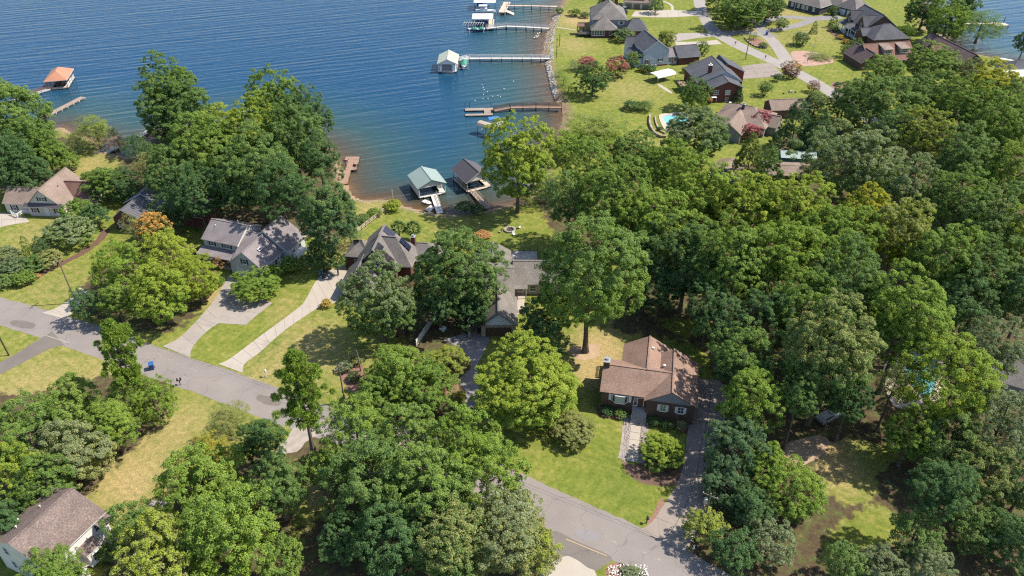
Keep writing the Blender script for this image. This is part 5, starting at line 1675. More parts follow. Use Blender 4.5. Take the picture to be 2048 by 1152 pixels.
# ================================================================== trees and shrubs
def leaf_geo(c, nrm, ax, ln, wd):
    """folded leaf blades: c centres, nrm normals, ax long axes, arrays"""
    side = np.cross(nrm, ax)
    k = len(c)
    V = np.empty((k, 4, 3))
    h = (ln / 2)[:, None]
    w = (wd / 2)[:, None]
    V[:, 0] = c - ax * h
    V[:, 1] = c + side * w + nrm * w * .35 - ax * h * .1
    V[:, 2] = c + ax * h
    V[:, 3] = c - side * w + nrm * w * .35 - ax * h * .1
    i = np.arange(k) * 4
    F = np.empty((k * 2, 3), int)
    F[0::2] = np.stack([i, i + 1, i + 2], 1)
    F[1::2] = np.stack([i, i + 2, i + 3], 1)
    return V.reshape(-1, 3), F
def unit(v):
    return v / np.maximum(1e-9, np.linalg.norm(v, axis=1))[:, None]
def crown_proto(name, seed, R0, clumps, per, leaf, rc=(.15, .26), lobes=9, rough=.3, low=-.85, wid=.62, sparse=1., inner=.25, flat=.75, cone=None, updir=.4, subs=7, sub=(.34, .58)):
    rs = np.random.RandomState(seed)
    ld = unit(rs.randn(lobes, 3) * np.array([1, 1, .8]) + np.array([0, 0, .25]))
    la = rs.uniform(-.6, 1., lobes) * rough
    n = clumps
    i = np.arange(n) + .5
    z = 1 - 2 * i / n
    z = low + (1 - low) * (z + 1) / 2
    ph = i * 2.39996 + rs.uniform(0, 6)
    rr = np.sqrt(np.maximum(0, 1 - z * z))
    D = np.stack([rr * np.cos(ph), rr * np.sin(ph), z], 1) + rs.randn(n, 3) * .09
    D = unit(D)
    env = .86 + (np.exp(-((1 - D @ ld.T) / .16)) * la).sum(1)
    f = rs.uniform(.74, .99, n)
    ins = rs.rand(n) < inner
    f[ins] = rs.uniform(.3, .65, ins.sum())
    C = D * (env * f)[:, None] * R0
    if cone is not None:
        zz = rs.uniform(-1, 1, n)
        q = (1 - (zz + 1) / 2)
        a = rs.uniform(0, 6.283, n)
        rad = q ** cone * rs.uniform(.72, .95, n) * R0
        C = np.stack([rad * np.cos(a), rad * np.sin(a), zz * R0], 1)
        D = unit(np.stack([np.cos(a), np.sin(a), np.full(n, .3)], 1))
        rcs = R0 * rs.uniform(*rc, n) * (.35 + .65 * q)
    else:
        rcs = R0 * rs.uniform(*rc, n)
    # every bough carries smaller twigs on its outer side, and the twigs carry the leaves
    up = np.array([0, 0, 1.])
    bi = np.repeat(np.arange(n), subs)
    kb = len(bi)
    bd = unit(rs.randn(kb, 3) + .75 * D[bi] + updir * up)
    SC = C[bi] + bd * (rcs[bi] * np.cbrt(rs.uniform(.15, 3.0, kb)))[:, None] * np.array([1, 1, flat])
    sr = rcs[bi] * rs.uniform(*sub, kb)
    keep = rs.rand(kb) < sparse
    SC, sr, bd, bi = SC[keep], sr[keep], bd[keep], bi[keep]
    cnt = np.maximum(4, per * (sr / sr.mean()) ** 2 * rs.uniform(.6, 1.35, len(sr))).astype(int)
    si = np.repeat(np.arange(len(sr)), cnt)
    k = len(si)
    idx = bi[si]
    d = unit(rs.randn(k, 3) + .5 * bd[si] + updir * .8 * up)
    rad = sr[si] * np.cbrt(rs.uniform(.1, 1.2, k))
    pos = SC[si] + d * rad[:, None] * np.array([1, 1, .7])
    nrm = unit(.55 * d + .35 * D[idx] + .6 * up + rs.randn(k, 3) * .42)
    t = unit(np.cross(nrm, rs.randn(k, 3)))
    ln = leaf * rs.uniform(.65, 1.35, k)
    V, F = leaf_geo(pos, nrm, t, ln, ln * wid)
    me = raw_mesh(name, V, F, ['leaf_oak', 'leaf_oak'])
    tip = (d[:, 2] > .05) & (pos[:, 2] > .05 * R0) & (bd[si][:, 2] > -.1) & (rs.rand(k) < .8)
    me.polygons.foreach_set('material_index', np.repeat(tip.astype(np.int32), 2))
    return me
def pine_proto(name, seed):
    rs = np.random.RandomState(seed)
    C, Rc = [], []
    for k in range(150):
        z = rs.uniform(-1, 1)
        q = (1 - abs((z + .25) / 1.25) ** 1.8)
        a = rs.uniform(0, 6.283)
        rad = 5.6 * max(.1, q) * rs.uniform(.15, 1.) * (.65 + .5 * math.sin(a * 2 + z * 5) ** 2)
        C.append((rad * math.cos(a), rad * math.sin(a), z * 5 + rad * .12))
        Rc.append(rs.uniform(.45, .95))
    C, Rc = np.array(C), np.array(Rc)
    idx = np.repeat(np.arange(len(C)), (190 * Rc).astype(int))
    k = len(idx)
    d = unit(rs.randn(k, 3) + np.array([0, 0, .5]))
    pos = C[idx] + d * (Rc[idx] * np.cbrt(rs.uniform(.1, 1.1, k)))[:, None] * np.array([1, 1, .55])
    ax = unit(d + rs.randn(k, 3) * .5)
    nrm = unit(np.cross(ax, rs.randn(k, 3)))
    V, F = leaf_geo(pos, nrm, ax, rs.uniform(.4, .7, k), np.full(k, .16))
    me = raw_mesh(name, V, F, ['leaf_needle', 'leaf_needle'])
    return me, C
def trunk_proto(name, seed, limbs=7, stems=1, lean_=.05, r=.34, limb_r=.5, bare=.55, pts=None):
    """crown centre at z=9, crown radius 5"""
    rs = random.Random(seed)
    b = MB()
    for s in range(stems):
        a = 6.283 * s / stems + rs.uniform(0, 1)
        off = 0 if stems == 1 else .25
        base = Vector((off * math.cos(a), off * math.sin(a), -.3))
        top = Vector((rs.uniform(-.5, .5), rs.uniform(-.5, .5), 12.2)) if stems == 1 else Vector((2.6 * math.cos(a), 2.6 * math.sin(a), 10.5))
        path, rad = [], []
        rr = r / (stems ** .4)
        for i in range(7):
            t = i / 6
            p = base.lerp(top, t) + Vector((rs.uniform(-lean_, lean_), rs.uniform(-lean_, lean_), 0)) * 4 * t
            path.append(p)
            rad.append(rr * (1.45 if i == 0 else 1) * (1 - .82 * t))
        b.path(path, rad, 8)
        for k in range(limbs if stems == 1 else 3):
            t = bare + (1 - bare) * (k + rs.random()) / (limbs if stems == 1 else 3) * .85
            j = min(5, int(t * 6))
            p = path[j].lerp(path[j + 1], t * 6 - j)
            an = rs.uniform(0, 6.283)
            L = rs.uniform(2.6, 4.2) * (1 - .3 * t)
            q = p + Vector((math.cos(an) * L * .55, math.sin(an) * L * .55, L * .25))
            e = q + Vector((math.cos(an + .3) * L * .5, math.sin(an + .3) * L * .5, L * .45))
            r0 = rr * limb_r * (1.1 - t * .7)
            b.path([p, q, e], [r0, r0 * .65, r0 * .2], 6)
    if pts is not None:
        for c in pts:
            c = Vector(c) * 1.0
            z0 = 9 + c.z - .35
            b.tube((0, 0, z0 - .3), (c.x, c.y, 9 + c.z), .07, .02, 5)
    return b.mesh(name, ['bark'])
PROTO = {
    'BL': [crown_proto('crown', 11, 10, 190, 74, .282, (.09, .16), 16, .24, subs=7), crown_proto('crown', 12, 10, 205, 69, .282, (.085, .155), 18, .30, subs=7), crown_proto('crown', 13, 10, 180, 77, .29, (.095, .165), 14, .28, subs=7)],
    'BM': [crown_proto('crown', 21, 5.5, 100, 62, .205, (.12, .21), 11, .26), crown_proto('crown', 22, 5.5, 110, 57, .205, (.11, .20), 13, .32), crown_proto('crown', 23, 5.5, 94, 66, .21, (.12, .22), 10, .28), crown_proto('crown', 24, 5.5, 104, 60, .20, (.115, .20), 15, .36)],
    'BS': [crown_proto('crown', 31, 2.6, 48, 38, .16, (.16, .29), 8, .26, subs=6), crown_proto('crown', 32, 2.6, 54, 34, .16, (.15, .27), 9, .32, subs=6), crown_proto('crown', 33, 2.6, 46, 40, .165, (.17, .3), 7, .28, subs=6)],
    'A': [crown_proto('crown', 41, 5.5, 110, 30, .24, (.11, .2), 14, .45, wid=.35, inner=.4, sub=(.4, .7)), crown_proto('crown', 42, 5.5, 116, 27, .24, (.11, .2), 14, .45, wid=.35, inner=.4, sub=(.4, .7))],
    'AS': [crown_proto('crown', 43, 2.6, 54, 22, .16, (.14, .27), 9, .45, wid=.35, inner=.4, subs=5, sub=(.4, .7))],
    'S': [crown_proto('crown', 51, 2.0, 52, 32, .15, (.16, .29), 8, .26, low=-.35, inner=.2, subs=6), crown_proto('crown', 52, 2.0, 56, 30, .15, (.15, .28), 9, .34, low=-.35, inner=.2, subs=6)],
    'C': [crown_proto('crown', 61, 5, 190, 36, .27, (.12, .20), cone=.75, wid=.32, updir=-.1, subs=5, sub=(.4, .65)), crown_proto('crown', 62, 5, 200, 33, .27, (.12, .20), cone=.6, wid=.32, updir=-.1, subs=5, sub=(.4, .65))],
    'Y': [crown_proto('crown', 63, 2.5, 110, 22, .16, (.18, .3), cone=.45, wid=.4, updir=.3, subs=5)],
}
TRUNK = {'B': [trunk_proto('trunk', 1), trunk_proto('trunk', 2, 8), trunk_proto('trunk', 3, 6, bare=.5)], 'F': [trunk_proto('trunk', 4, 3, 4, r=.3)], 'C': [trunk_proto('trunk', 6, 3, r=.25, limb_r=.2)], 'S': [trunk_proto('trunk', 5, 3, 5, r=.25)]}
pm, pc = pine_proto('crown', 71)
PROTO['P'] = [pm]
TRUNK['P'] = [trunk_proto('trunk', 7, 0, r=.42, pts=pc)]
SPEC = {  # kind: crown rz/R, default name, category, trunk
    'B': (1.12, 'broadleaf_tree', 'tree', 'B'), 'A': (1.0, 'airy_tree', 'tree', 'B'), 'P': (1.75, 'pine_tree', 'tree', 'P'), 'C': (1.35, 'evergreen_tree', 'tree', 'C'),
    'S': (.85, 'shrub', 'shrub', 'S'), 'F': (.95, 'flowering_tree', 'tree', 'F'), 'Y': (2.2, 'columnar_shrub', 'shrub', 'C'), 'M': (.85, 'ornamental_tree', 'tree', 'F'),
}
trng = random.Random(77)
def tree(kind, cx, cy, r, H, m, label, tip=None, bark='bark', kz=None, group=None, name=None):
    k0, nm, cat, tk = SPEC[kind]
    kz = kz or k0
    z = H * .6
    for _ in range(4):
        Rm = r * mpp(cx, cy, z)
        rz = min(kz * Rm, .47 * H if kind not in 'SY' else .5 * H)
        z = H - rz
    p = G(cx, cy, z)
    if kind in 'BFM':
        key = 'BL' if Rm > 7 else ('BM' if Rm > 3.4 else 'BS')
        R0 = {'BL': 10, 'BM': 5.5, 'BS': 2.6}[key]
    elif kind == 'A':
        key, R0 = ('A', 5.5) if Rm > 3.2 else ('AS', 2.6)
    else:
        key, R0 = kind, {'S': 2.0, 'C': 5, 'Y': 2.5, 'P': 5}[kind]
    me = trng.choice(PROTO[key])
    t = thing(name or nm, label, cat, (p.x, p.y, 0), trng.uniform(0, 360), group)
    c = link('crown', me, t, Matrix.Translation((0, 0, z)) @ Matrix.Diagonal((Rm / R0, Rm / R0, rz / R0, 1)))
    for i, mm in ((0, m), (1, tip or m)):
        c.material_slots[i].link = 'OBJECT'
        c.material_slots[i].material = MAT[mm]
    tm = trng.choice(TRUNK[tk])
    sxy = (Rm / 5) ** .75 if kind not in 'P' else Rm / 5
    if kind == 'P':
        sz = rz / 5
        # trunk prototype centre sits at 9 with half height 5: stretch crown part, then lengthen the bole
        o = link('trunk', tm, t, Matrix.Translation((0, 0, z - 9 * sz)) @ Matrix.Diagonal((sxy, sxy, sz, 1)))
        bl = z - 9 * sz
        if bl > .2:
            MB().tube((0, 0, -.3), (0, 0, bl), .42 * sxy * 1.5, .42 * sxy * 1.4, 10).build('bole', bark, t)
    else:
        o = link('trunk', tm, t, Matrix.Diagonal((sxy, sxy, z / 9, 1)))
    o.material_slots[0].link = 'OBJECT'
    o.material_slots[0].material = MAT[bark]
    return t
def palm(cx, cy, H, r, label):
    p = G(cx, cy, H)
    t = thing('palm_tree', label, 'palm', (p.x, p.y, 0), trng.uniform(0, 360))
    rs = random.Random(int(cx))
    MB().path([(0, 0, -.2), (.05, 0, H * .5), (0, 0, H)], [.22, .19, .17], 8).build('trunk', 'bark', t)
    for k in range(26):
        a = 2.4 * k
        el = R(75 - 105 * k / 26)
        st = Vector((math.cos(a) * math.cos(el), math.sin(a) * math.cos(el), math.sin(el)))
        mid = Vector((0, 0, H)) + st * r * .62
        b = MB()
        b.tube((0, 0, H), mid, .025, .015, 4)
        # fan of pointed blades
        q = st.to_track_quat('X', 'Z')
        for j in range(13):
            f = R(-80 + 160 * j / 12)
            d = q @ Vector((math.cos(f), math.sin(f), -.12 - .25 * abs(math.sin(f))))
            e = mid + d * r * .55
            e.z -= .12 * r
            sd = d.cross(Vector((0, 0, 1))).normalized() * .045 * r
            b.add([mid, mid + d * r * .25 + sd, e, mid + d * r * .25 - sd], [(0, 1, 2), (0, 2, 3)])
        b.build('frond', 'leaf_palm', t)
TREES = [
 # ---- left shore
 ('B', 18, 236, 72, 24, 'leaf_oak', 'tallest oak at the left edge above the tan roofed house', 'leaf_mid'),
 ('B', 62, 285, 50, 18, 'leaf_oak', 'second oak tucked behind the tall left edge oak', 'leaf_mid'),
 ('B', 92, 305, 38, 14, 'leaf_mid', 'rounded tree at right foot of the tall left edge oak'),
 ('B', 12, 322, 52, 18, 'leaf_dark', 'dark shaded tree behind the tan roofed house at the left edge'),
 ('B', 62, 352, 40, 12, 'leaf_dark', 'low dark tree between the left edge oaks and the tan roof'),
 ('A', 190, 262, 44, 11, 'leaf_olive', 'airy light green tree on the beach beside the short grey dock', 'leaf_bright'),
 ('A', 150, 285, 24, 7, 'leaf_silver', 'small greyish tree left of the airy beach tree'),
 ('B', 135, 322, 22, 6, 'leaf_mid', 'low bush tree at the far left corner of the lakeside lawn'),
 ('A', 237, 285, 16, 5, 'leaf_brown', 'small bronze sapling at the little beach dock'),
 ('B', 342, 178, 54, 25, 'leaf_oak', 'crown top of the lone oak standing out over the lake', 'leaf_mid'),
 ('B', 352, 228, 74, 20, 'leaf_oak', 'broad dark lone oak at the shore below the lake horizon'),
 ('A', 274, 292, 26, 14, 'leaf_dark', 'slim dark tree left of the lone shore oak'),
 ('A', 296, 330, 28, 11, 'leaf_olive', 'yellowish thin tree above the ribbed charcoal roof'),
 ('B', 440, 278, 56, 19, 'leaf_bright', 'yellow green tree right of the lone shore oak', 'leaf_lime'),
 ('B', 548, 212, 60, 25, 'leaf_mid', 'tall tree with rounded top at the lake edge of the left wood'),
 ('B', 606, 214, 36, 23, 'leaf_dark', 'dark rounded crown beside the tallest lakeside tree of the left wood'),
 ('B', 640, 240, 28, 19, 'leaf_dark', 'outermost small dark crown over the water at the left wood'),
 ('B', 508, 274, 62, 23, 'leaf_mid', 'yellowish tree in the middle of the left wood', 'leaf_lime'),
 ('B', 590, 290, 68, 23, 'leaf_oak', 'broad green crown near the water in the left wood'),
 ('B', 425, 312, 74, 22, 'leaf_mid', 'big green crown above the porch house left of the wood centre'),
 ('B', 352, 345, 60, 19, 'leaf_oak', 'green crown covering the ribbed charcoal metal roof'),
 ('B', 520, 345, 72, 24, 'leaf_oak', 'deep green crown in the heart of the left wood'),
 ('B', 640, 322, 40, 19, 'leaf_dark', 'dark crown beside the reddish wooden dock'),
 ('B', 650, 428, 66, 22, 'leaf_blue', 'massive bluish green oak right of the porch house', 'leaf_oak'),
 ('B', 560, 378, 50, 21, 'leaf_dark', 'dark oak directly behind the porch house double wing'),
 ('B', 392, 388, 50, 18, 'leaf_dark', 'dark tree between the ribbed metal roof and the porch house'),
 ('B', 345, 420, 38, 12, 'leaf_dark', 'small dark tree at the right end of the ribbed metal roof'),
 ('B', 472, 382, 42, 17, 'leaf_dark', 'tree peeking over the main roof of the porch house'),
 ('B', 205, 365, 42, 10, 'leaf_oak', 'dense tree between the tan roofed house and the metal roof', 'leaf_mid'),
 ('B', 252, 370, 34, 9, 'leaf_dark', 'dark rounded tree touching the ribbed metal roof on its left'),
 ('B', 640, 505, 30, 8, 'leaf_dark', 'low dark tree at the right corner of the porch house'),
 ('A', 700, 470, 26, 6, 'leaf_dark', 'low scrub tree by the wooden rail fence'),
 # ---- left hedge and shrubs
 ('S', 158, 425, 32, 6, 'leaf_mid', 'rounded green shrub in front of the tan roofed house'),
 ('S', 142, 462, 48, 5.5, 'leaf_oak', 'big mound of mixed shrubs on the mulch bed at left', 'leaf_silver'),
 ('S', 190, 432, 26, 6, 'leaf_dark', 'dark shrub at the left foot of the metal roofed house'),
 ('Y', 54, 497, 13, 6.5, 'leaf_mid', 'narrow columnar evergreen left of the pair by the shrub bank', None),
 ('Y', 80, 497, 18, 6.0, 'leaf_dark', 'wider columnar evergreen right of the narrow one by the shrub bank'),
 ('S', 102, 517, 26, 3.4, 'leaf_olive', 'pale yellowish shrub in the long hedge at left'),
 ('S', 66, 530, 26, 3.2, 'leaf_oak', 'green hedge shrub below the two columnar evergreens'),
 ('S', 28, 535, 28, 3.4, 'leaf_blue', 'bluish hedge shrub at the left edge', 'leaf_silver'),
 ('S', 8, 512, 26, 4.0, 'leaf_silver', 'silvery hedge shrub at the very left edge'),
 ('S', 46, 556, 22, 2.8, 'leaf_mid', 'bright low hedge shrub nearest the left lawn'),
 ('S', 6, 563, 20, 2.6, 'leaf_oak', 'lowest hedge shrub at the left edge above the road'),
 ('S', 72, 552, 8, 1.2, 'leaf_brown', 'tiny bronze shrub at the tip of the long hedge'),
 # ---- yellow-green group
 ('B', 306, 458, 34, 11, 'leaf_olive', 'small tree turned orange and rust beside the metal roofed house', 'leaf_orange'),
 ('A', 268, 455, 26, 8, 'leaf_olive', 'olive shrub tree left of the orange tree'),
 ('B', 338, 520, 52, 13, 'leaf_lime', 'bright yellow green tree just below the orange tree'),
 ('B', 392, 560, 44, 11, 'leaf_lime', 'bright yellow green tree nearest the porch house driveway'),
 ('B', 240, 545, 54, 13, 'leaf_bright', 'green tree left in the yellow green group by the road'),
 ('B', 322, 592, 58, 13, 'leaf_bright', 'largest front tree of the yellow green group above the road', 'leaf_lime'),
 ('B', 232, 600, 36, 10, 'leaf_mid', 'shaded small tree at the front left of the yellow green group'),
 ('B', 168, 606, 28, 8, 'leaf_dark', 'dark bushy tree around the roadside pole at left'),
 ('S', 438, 562, 13, 1.5, 'leaf_mid', 'low round shrub by the porch house drive'),
 ('A', 441, 522, 18, 3.2, 'leaf_brown', 'brownish bush under the porch roof of the porch house'),
 ('M', 508, 572, 47, 5.5, 'leaf_bright', 'spreading small tree casting a shadow on the porch house drive', 'leaf_mid'),
 ('S', 583, 528, 20, 4, 'leaf_mid', 'green shrub at the garage wing of the porch house'),
 ('S', 548, 545, 18, 3.5, 'leaf_mid', 'leafy shrub on the front corner of the porch house garage'),
 ('S', 653, 607, 11, 1.8, 'leaf_gold', 'round golden brown bush by the long concrete driveway'),
 ('S', 786, 411, 17, 2.6, 'leaf_lime', 'bright lime bush on the cove shore beside the white flag'),
 ('S', 748, 425, 14, 2.0, 'leaf_mid', 'low scrub left of the lime bush on the shore'),
 ('S', 726, 437, 14, 2.0, 'leaf_oak', 'scrub along the wooden rail fence'),
 # ---- centre
 ('B', 760, 604, 72, 18, 'leaf_oak', 'rounded oak in front of the solar panel house', 'leaf_silver'),
 ('B', 912, 548, 88, 20, 'leaf_oak', 'big spreading dark oak between the solar house and the low grey house', 'leaf_oak'),
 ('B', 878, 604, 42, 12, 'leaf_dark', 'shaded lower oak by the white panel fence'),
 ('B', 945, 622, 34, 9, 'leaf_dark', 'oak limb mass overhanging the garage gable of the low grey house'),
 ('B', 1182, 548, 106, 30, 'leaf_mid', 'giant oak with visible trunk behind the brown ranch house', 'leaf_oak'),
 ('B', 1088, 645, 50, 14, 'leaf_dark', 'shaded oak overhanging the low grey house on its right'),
 ('B', 1058, 772, 100, 15, 'leaf_bright', 'bright green round tree left of the brown ranch house', 'leaf_lime'),
 ('B', 796, 742, 66, 12, 'leaf_bright', 'green tree left of the asphalt driveway of the low grey house', 'leaf_mid'),
 ('B', 760, 790, 48, 9, 'leaf_mid', 'lower tree in front of the green tree near the road'),
 ('B', 850, 775, 58, 9, 'leaf_mid', 'tree beside the asphalt driveway at its left bend'),
 ('M', 896, 722, 40, 5, 'leaf_olive', 'pale yellow green small tree beside the asphalt driveway', 'leaf_lime'),
 ('S', 918, 795, 14, 2.2, 'leaf_lime', 'small yellow bush at the edge of the asphalt driveway'),
 ('M', 1148, 858, 44, 4.5, 'leaf_olive', 'low spreading dogwood on the front lawn of the brown ranch house', 'leaf_olive'),
 ('M', 1326, 900, 45, 5, 'leaf_mid', 'round topped small tree beside the pebble walk', 'leaf_lime'),
 ('S', 690, 735, 15, 1.8, 'leaf_silver', 'greyish bed shrub by the shaded lawn left of the tree'),
 ('S', 712, 722, 14, 1.8, 'leaf_olive', 'olive bed shrub next to the garden statue'),
 ('S', 708, 755, 13, 1.6, 'leaf_dark', 'dark low shrub at the front of the statue bed'),
 ('S', 1364, 850, 10, 2.0, 'leaf_silver', 'grey green shrub at the right corner of the brown ranch house'),
 ('S', 1308, 842, 13, 1.5, 'leaf_dark', 'dark foundation shrub beside the front steps'),
 ('S', 1335, 850, 12, 1.4, 'leaf_dark', 'dark foundation shrub under the shuttered windows'),
 ('S', 1215, 820, 14, 1.4, 'leaf_dark', 'dark foundation shrub under the bay window'),
 ('S', 1240, 828, 12, 1.4, 'leaf_oak', 'green foundation shrub left of the front steps'),
 # ---- pines and lower left wood
 ('P', 600, 778, 54, 29, 'leaf_bright', 'tall pine with bare trunk rising over the road in the centre left'),
 ('P', 240, 708, 46, 21, 'leaf_bright', 'pine rising over the road at the left'),
 ('B', 140, 812, 62, 11, 'leaf_mid', 'rounded tree on the lawn edge below the left pine'),
 ('A', 250, 798, 52, 10, 'leaf_bright', 'thin leafy tree under the left pine', 'leaf_mid'),
 ('B', 305, 800, 40, 9, 'leaf_bright', 'small tree next to the road below the blue bin'),
 ('B', 55, 870, 68, 13, 'leaf_oak', 'tree in the lower left wood at the image edge', 'leaf_mid'),
 ('B', 150, 905, 72, 12, 'leaf_olive', 'olive green broad tree in the middle of the lower left wood', 'leaf_silver'),
 ('B', 225, 850, 48, 11, 'leaf_mid', 'tree at the sunny edge of the dry field', 'leaf_bright'),
 ('B', 15, 950, 60, 12, 'leaf_mid', 'yellowish tree at the left edge above the white house', 'leaf_lime'),
 ('B', 95, 970, 56, 11, 'leaf_oak', 'tree directly behind the taupe roof of the white house', 'leaf_mid'),
 ('B', -10, 1045, 50, 11, 'leaf_dark', 'dark tree left of the white house at the edge'),
 ('A', 455, 842, 40, 8, 'leaf_olive', 'thin airy sapling on the dry grass beside the road'),
 ('B', 522, 880, 48, 12, 'leaf_dark', 'dark tree under the tall pine beside the gravel drive', 'leaf_oak'),
 ('B', 408, 965, 82, 15, 'leaf_bright', 'big bright green tree right of the dry field', 'leaf_mid'),
 ('B', 555, 970, 58, 13, 'leaf_oak', 'tree right of the tall pine trunk base'),
 ('A', 420, 905, 40, 10, 'leaf_gold', 'small yellowing tree top at the dry field edge', 'leaf_lime'),
 ('B', 455, 1065, 92, 16, 'leaf_bright', 'large green tree at the bottom left of centre', 'leaf_mid'),
 ('B', 320, 1112, 86, 13, 'leaf_olive', 'olive green rounded tree at the bottom edge right of the white house', 'leaf_lime'),
 ('B', 262, 1050, 46, 10, 'leaf_mid', 'tree beside the right wall of the white house', 'leaf_oak'),
 ('B', 105, 1155, 58, 10, 'leaf_mid', 'tree crown in front of the white house at the bottom edge'),
 ('S', 215, 1105, 22, 3, 'leaf_oak', 'shrub at the foot of the white house bay'),
 # ---- bottom centre wood
 ('B', 715, 880, 72, 15, 'leaf_oak', 'tree beside the road at the left of the bottom centre wood', 'leaf_bright'),
 ('B', 815, 880, 66, 15, 'leaf_oak', 'tree next to the road in the middle of the bottom centre wood', 'leaf_mid'),
 ('B', 925, 890, 66, 15, 'leaf_mid', 'tree at the upper right of the bottom centre wood', 'leaf_bright'),
 ('B', 742, 965, 84, 17, 'leaf_oak', 'large tree at the left flank of the bottom centre wood'),
 ('B', 860, 975, 86, 18, 'leaf_oak', 'largest crown in the centre of the bottom wood', 'leaf_mid'),
 ('B', 975, 950, 72, 15, 'leaf_mid', 'crown beside the front lawn in the bottom centre wood', 'leaf_bright'),
 ('B', 790, 1075, 76, 14, 'leaf_dark', 'dark shaded crown low in the bottom centre wood'),
 ('B', 690, 1080, 50, 9, 'leaf_dark', 'dark low tree at the clearing in the bottom centre'),
 ('B', 905, 1085, 80, 14, 'leaf_oak', 'crown at the bottom edge right of the centre wood', 'leaf_olive'),
 ('B', 1012, 1062, 88, 13, 'leaf_olive', 'pale flowering olive tree leaning over the lower road', 'leaf_silver'),
 ('B', 1075, 1100, 44, 8, 'leaf_olive', 'smaller olive tree touching the lower road', 'leaf_lime'),
 ('B', 640, 930, 34, 10, 'leaf_mid', 'slim tree right of the tall pine trunk'),
 ('B', 560, 1120, 44, 9, 'leaf_mid', 'tree at the bottom edge between clearing and large green tree'),
 # ---- right of the brown house
 ('M', 1408, 1052, 40, 6, 'leaf_olive', 'yellow green bushy tree around the transformer pole', 'leaf_lime'),
 ('B', 1472, 895, 58, 12, 'leaf_blue', 'bluish dark tree beside the shaded drive of the brown ranch house'),
 ('B', 1448, 965, 46, 8, 'leaf_blue', 'lower bluish dark tree next to the shaded drive'),
 ('B', 1530, 935, 48, 10, 'leaf_mid', 'green tree between the bluish trees and the sunny clearing', 'leaf_bright'),
 ('B', 1590, 985, 62, 9, 'leaf_mid', 'round green tree right of the drive in the lower right', 'leaf_bright'),
 ('B', 1500, 1010, 50, 8, 'leaf_dark', 'dark tree in the lower right below the bluish trees'),
 ('B', 1545, 1085, 44, 7, 'leaf_silver', 'pale green tree at the bottom right clearing'),
 ('B', 1465, 1100, 46, 7, 'leaf_dark', 'dark tree beside the lower road at the bottom right'),
 ('B', 1760, 1140, 48, 7, 'leaf_silver', 'silvery tree at the bottom edge left of the last one'),
 ('B', 1850, 1128, 50, 8, 'leaf_silver', 'silvery tree at the bottom edge toward the right corner'),
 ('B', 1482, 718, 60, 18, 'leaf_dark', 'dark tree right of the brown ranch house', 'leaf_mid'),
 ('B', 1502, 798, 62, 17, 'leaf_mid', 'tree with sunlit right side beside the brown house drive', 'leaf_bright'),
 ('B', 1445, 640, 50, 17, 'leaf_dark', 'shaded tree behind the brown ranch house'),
 ('B', 1660, 705, 98, 26, 'leaf_oak', 'tall greyish oak with pale leaning trunk right of the brown house', 'leaf_olive'),
 ('B', 1600, 790, 44, 17, 'leaf_oak', 'lower limb mass of the tall greyish oak'),
 ('B', 1812, 640, 88, 26, 'leaf_mid', 'tall dark tree left of the turquoise pool', 'leaf_bright'),
 ('B', 1905, 770, 84, 22, 'leaf_lime', 'large sunlit yellow green tree right of the turquoise pool', 'leaf_bright'),
 ('A', 1790, 765, 40, 15, 'leaf_olive', 'thin tree whose twigs veil the left side of the turquoise pool', 'leaf_mid'),
 ('A', 1845, 770, 34, 13, 'leaf_mid', 'thin tree whose twigs veil the front of the turquoise pool'),
 ('B', 1985, 700, 56, 19, 'leaf_silver', 'grey green tree above the yellow green pool tree'),
 ('B', 2000, 850, 72, 17, 'leaf_silver', 'greyish tree at the right edge below the pool'),
 ('B', 1905, 895, 64, 13, 'leaf_oak', 'tree under the yellow green pool tree'),
 ('B', 1822, 870, 50, 12, 'leaf_mid', 'tree just below the turquoise pool', 'leaf_bright'),
 ('B', 1960, 960, 66, 12, 'leaf_oak', 'dense tree in the lower right corner', 'leaf_olive'),
 ('B', 2050, 970, 56, 12, 'leaf_dark', 'dark tree at the lower right image edge'),
 ('B', 1700, 800, 44, 14, 'leaf_dark', 'dark tree between the pale leaning trunk and the pool'),
 ('B', 2030, 1080, 60, 10, 'leaf_dark', 'dark tree in the very bottom right corner'),
 ('B', 1950, 1060, 44, 8, 'leaf_oak', 'low tree above the silvery trees at bottom right'),
 ('B', 1885, 975, 60, 18, 'leaf_dark', 'tall dark tree shading the lower right clearing'),
 ('B', 1835, 1065, 46, 11, 'leaf_oak', 'tree below the tall dark one at the lower right clearing'),
 ('B', 1690, 1125, 40, 8, 'leaf_oak', 'small tree at the bottom edge left of the silvery pair'),
 # ---- cove head and middle right forest
 ('B', 1036, 322, 74, 25, 'leaf_bright', 'light green tree with bare trunk at the head of the cove', 'leaf_lime'),
 ('A', 1192, 258, 70, 9, 'leaf_bright', 'feathery pale green willow like tree by the brown pier', 'leaf_olive'),
 ('B', 1125, 292, 34, 8, 'leaf_bright', 'small green tree between the cove tree and the feathery tree'),
 ('B', 1268, 312, 52, 14, 'leaf_mid', 'green tree right below the feathery tree', 'leaf_oak'),
 ('B', 1175, 330, 48, 15, 'leaf_mid', 'green tree at the cove head right of the bare trunk'),
 ('A', 1090, 372, 30, 9, 'leaf_dark', 'dark bronze tree at the cove corner'),
 ('B', 1140, 405, 48, 18, 'leaf_oak', 'dark tree beside the shaded lakeside lawn'),
 ('B', 1225, 410, 76, 24, 'leaf_mid', 'big green crown between the cove and the forest'),
 ('B', 1330, 350, 58, 19, 'leaf_mid', 'crown below the tan roofed pool house', 'leaf_bright'),
 ('B', 1392, 268, 64, 17, 'leaf_oak', 'large rounded tree hiding half of the small pool', 'leaf_silver'),
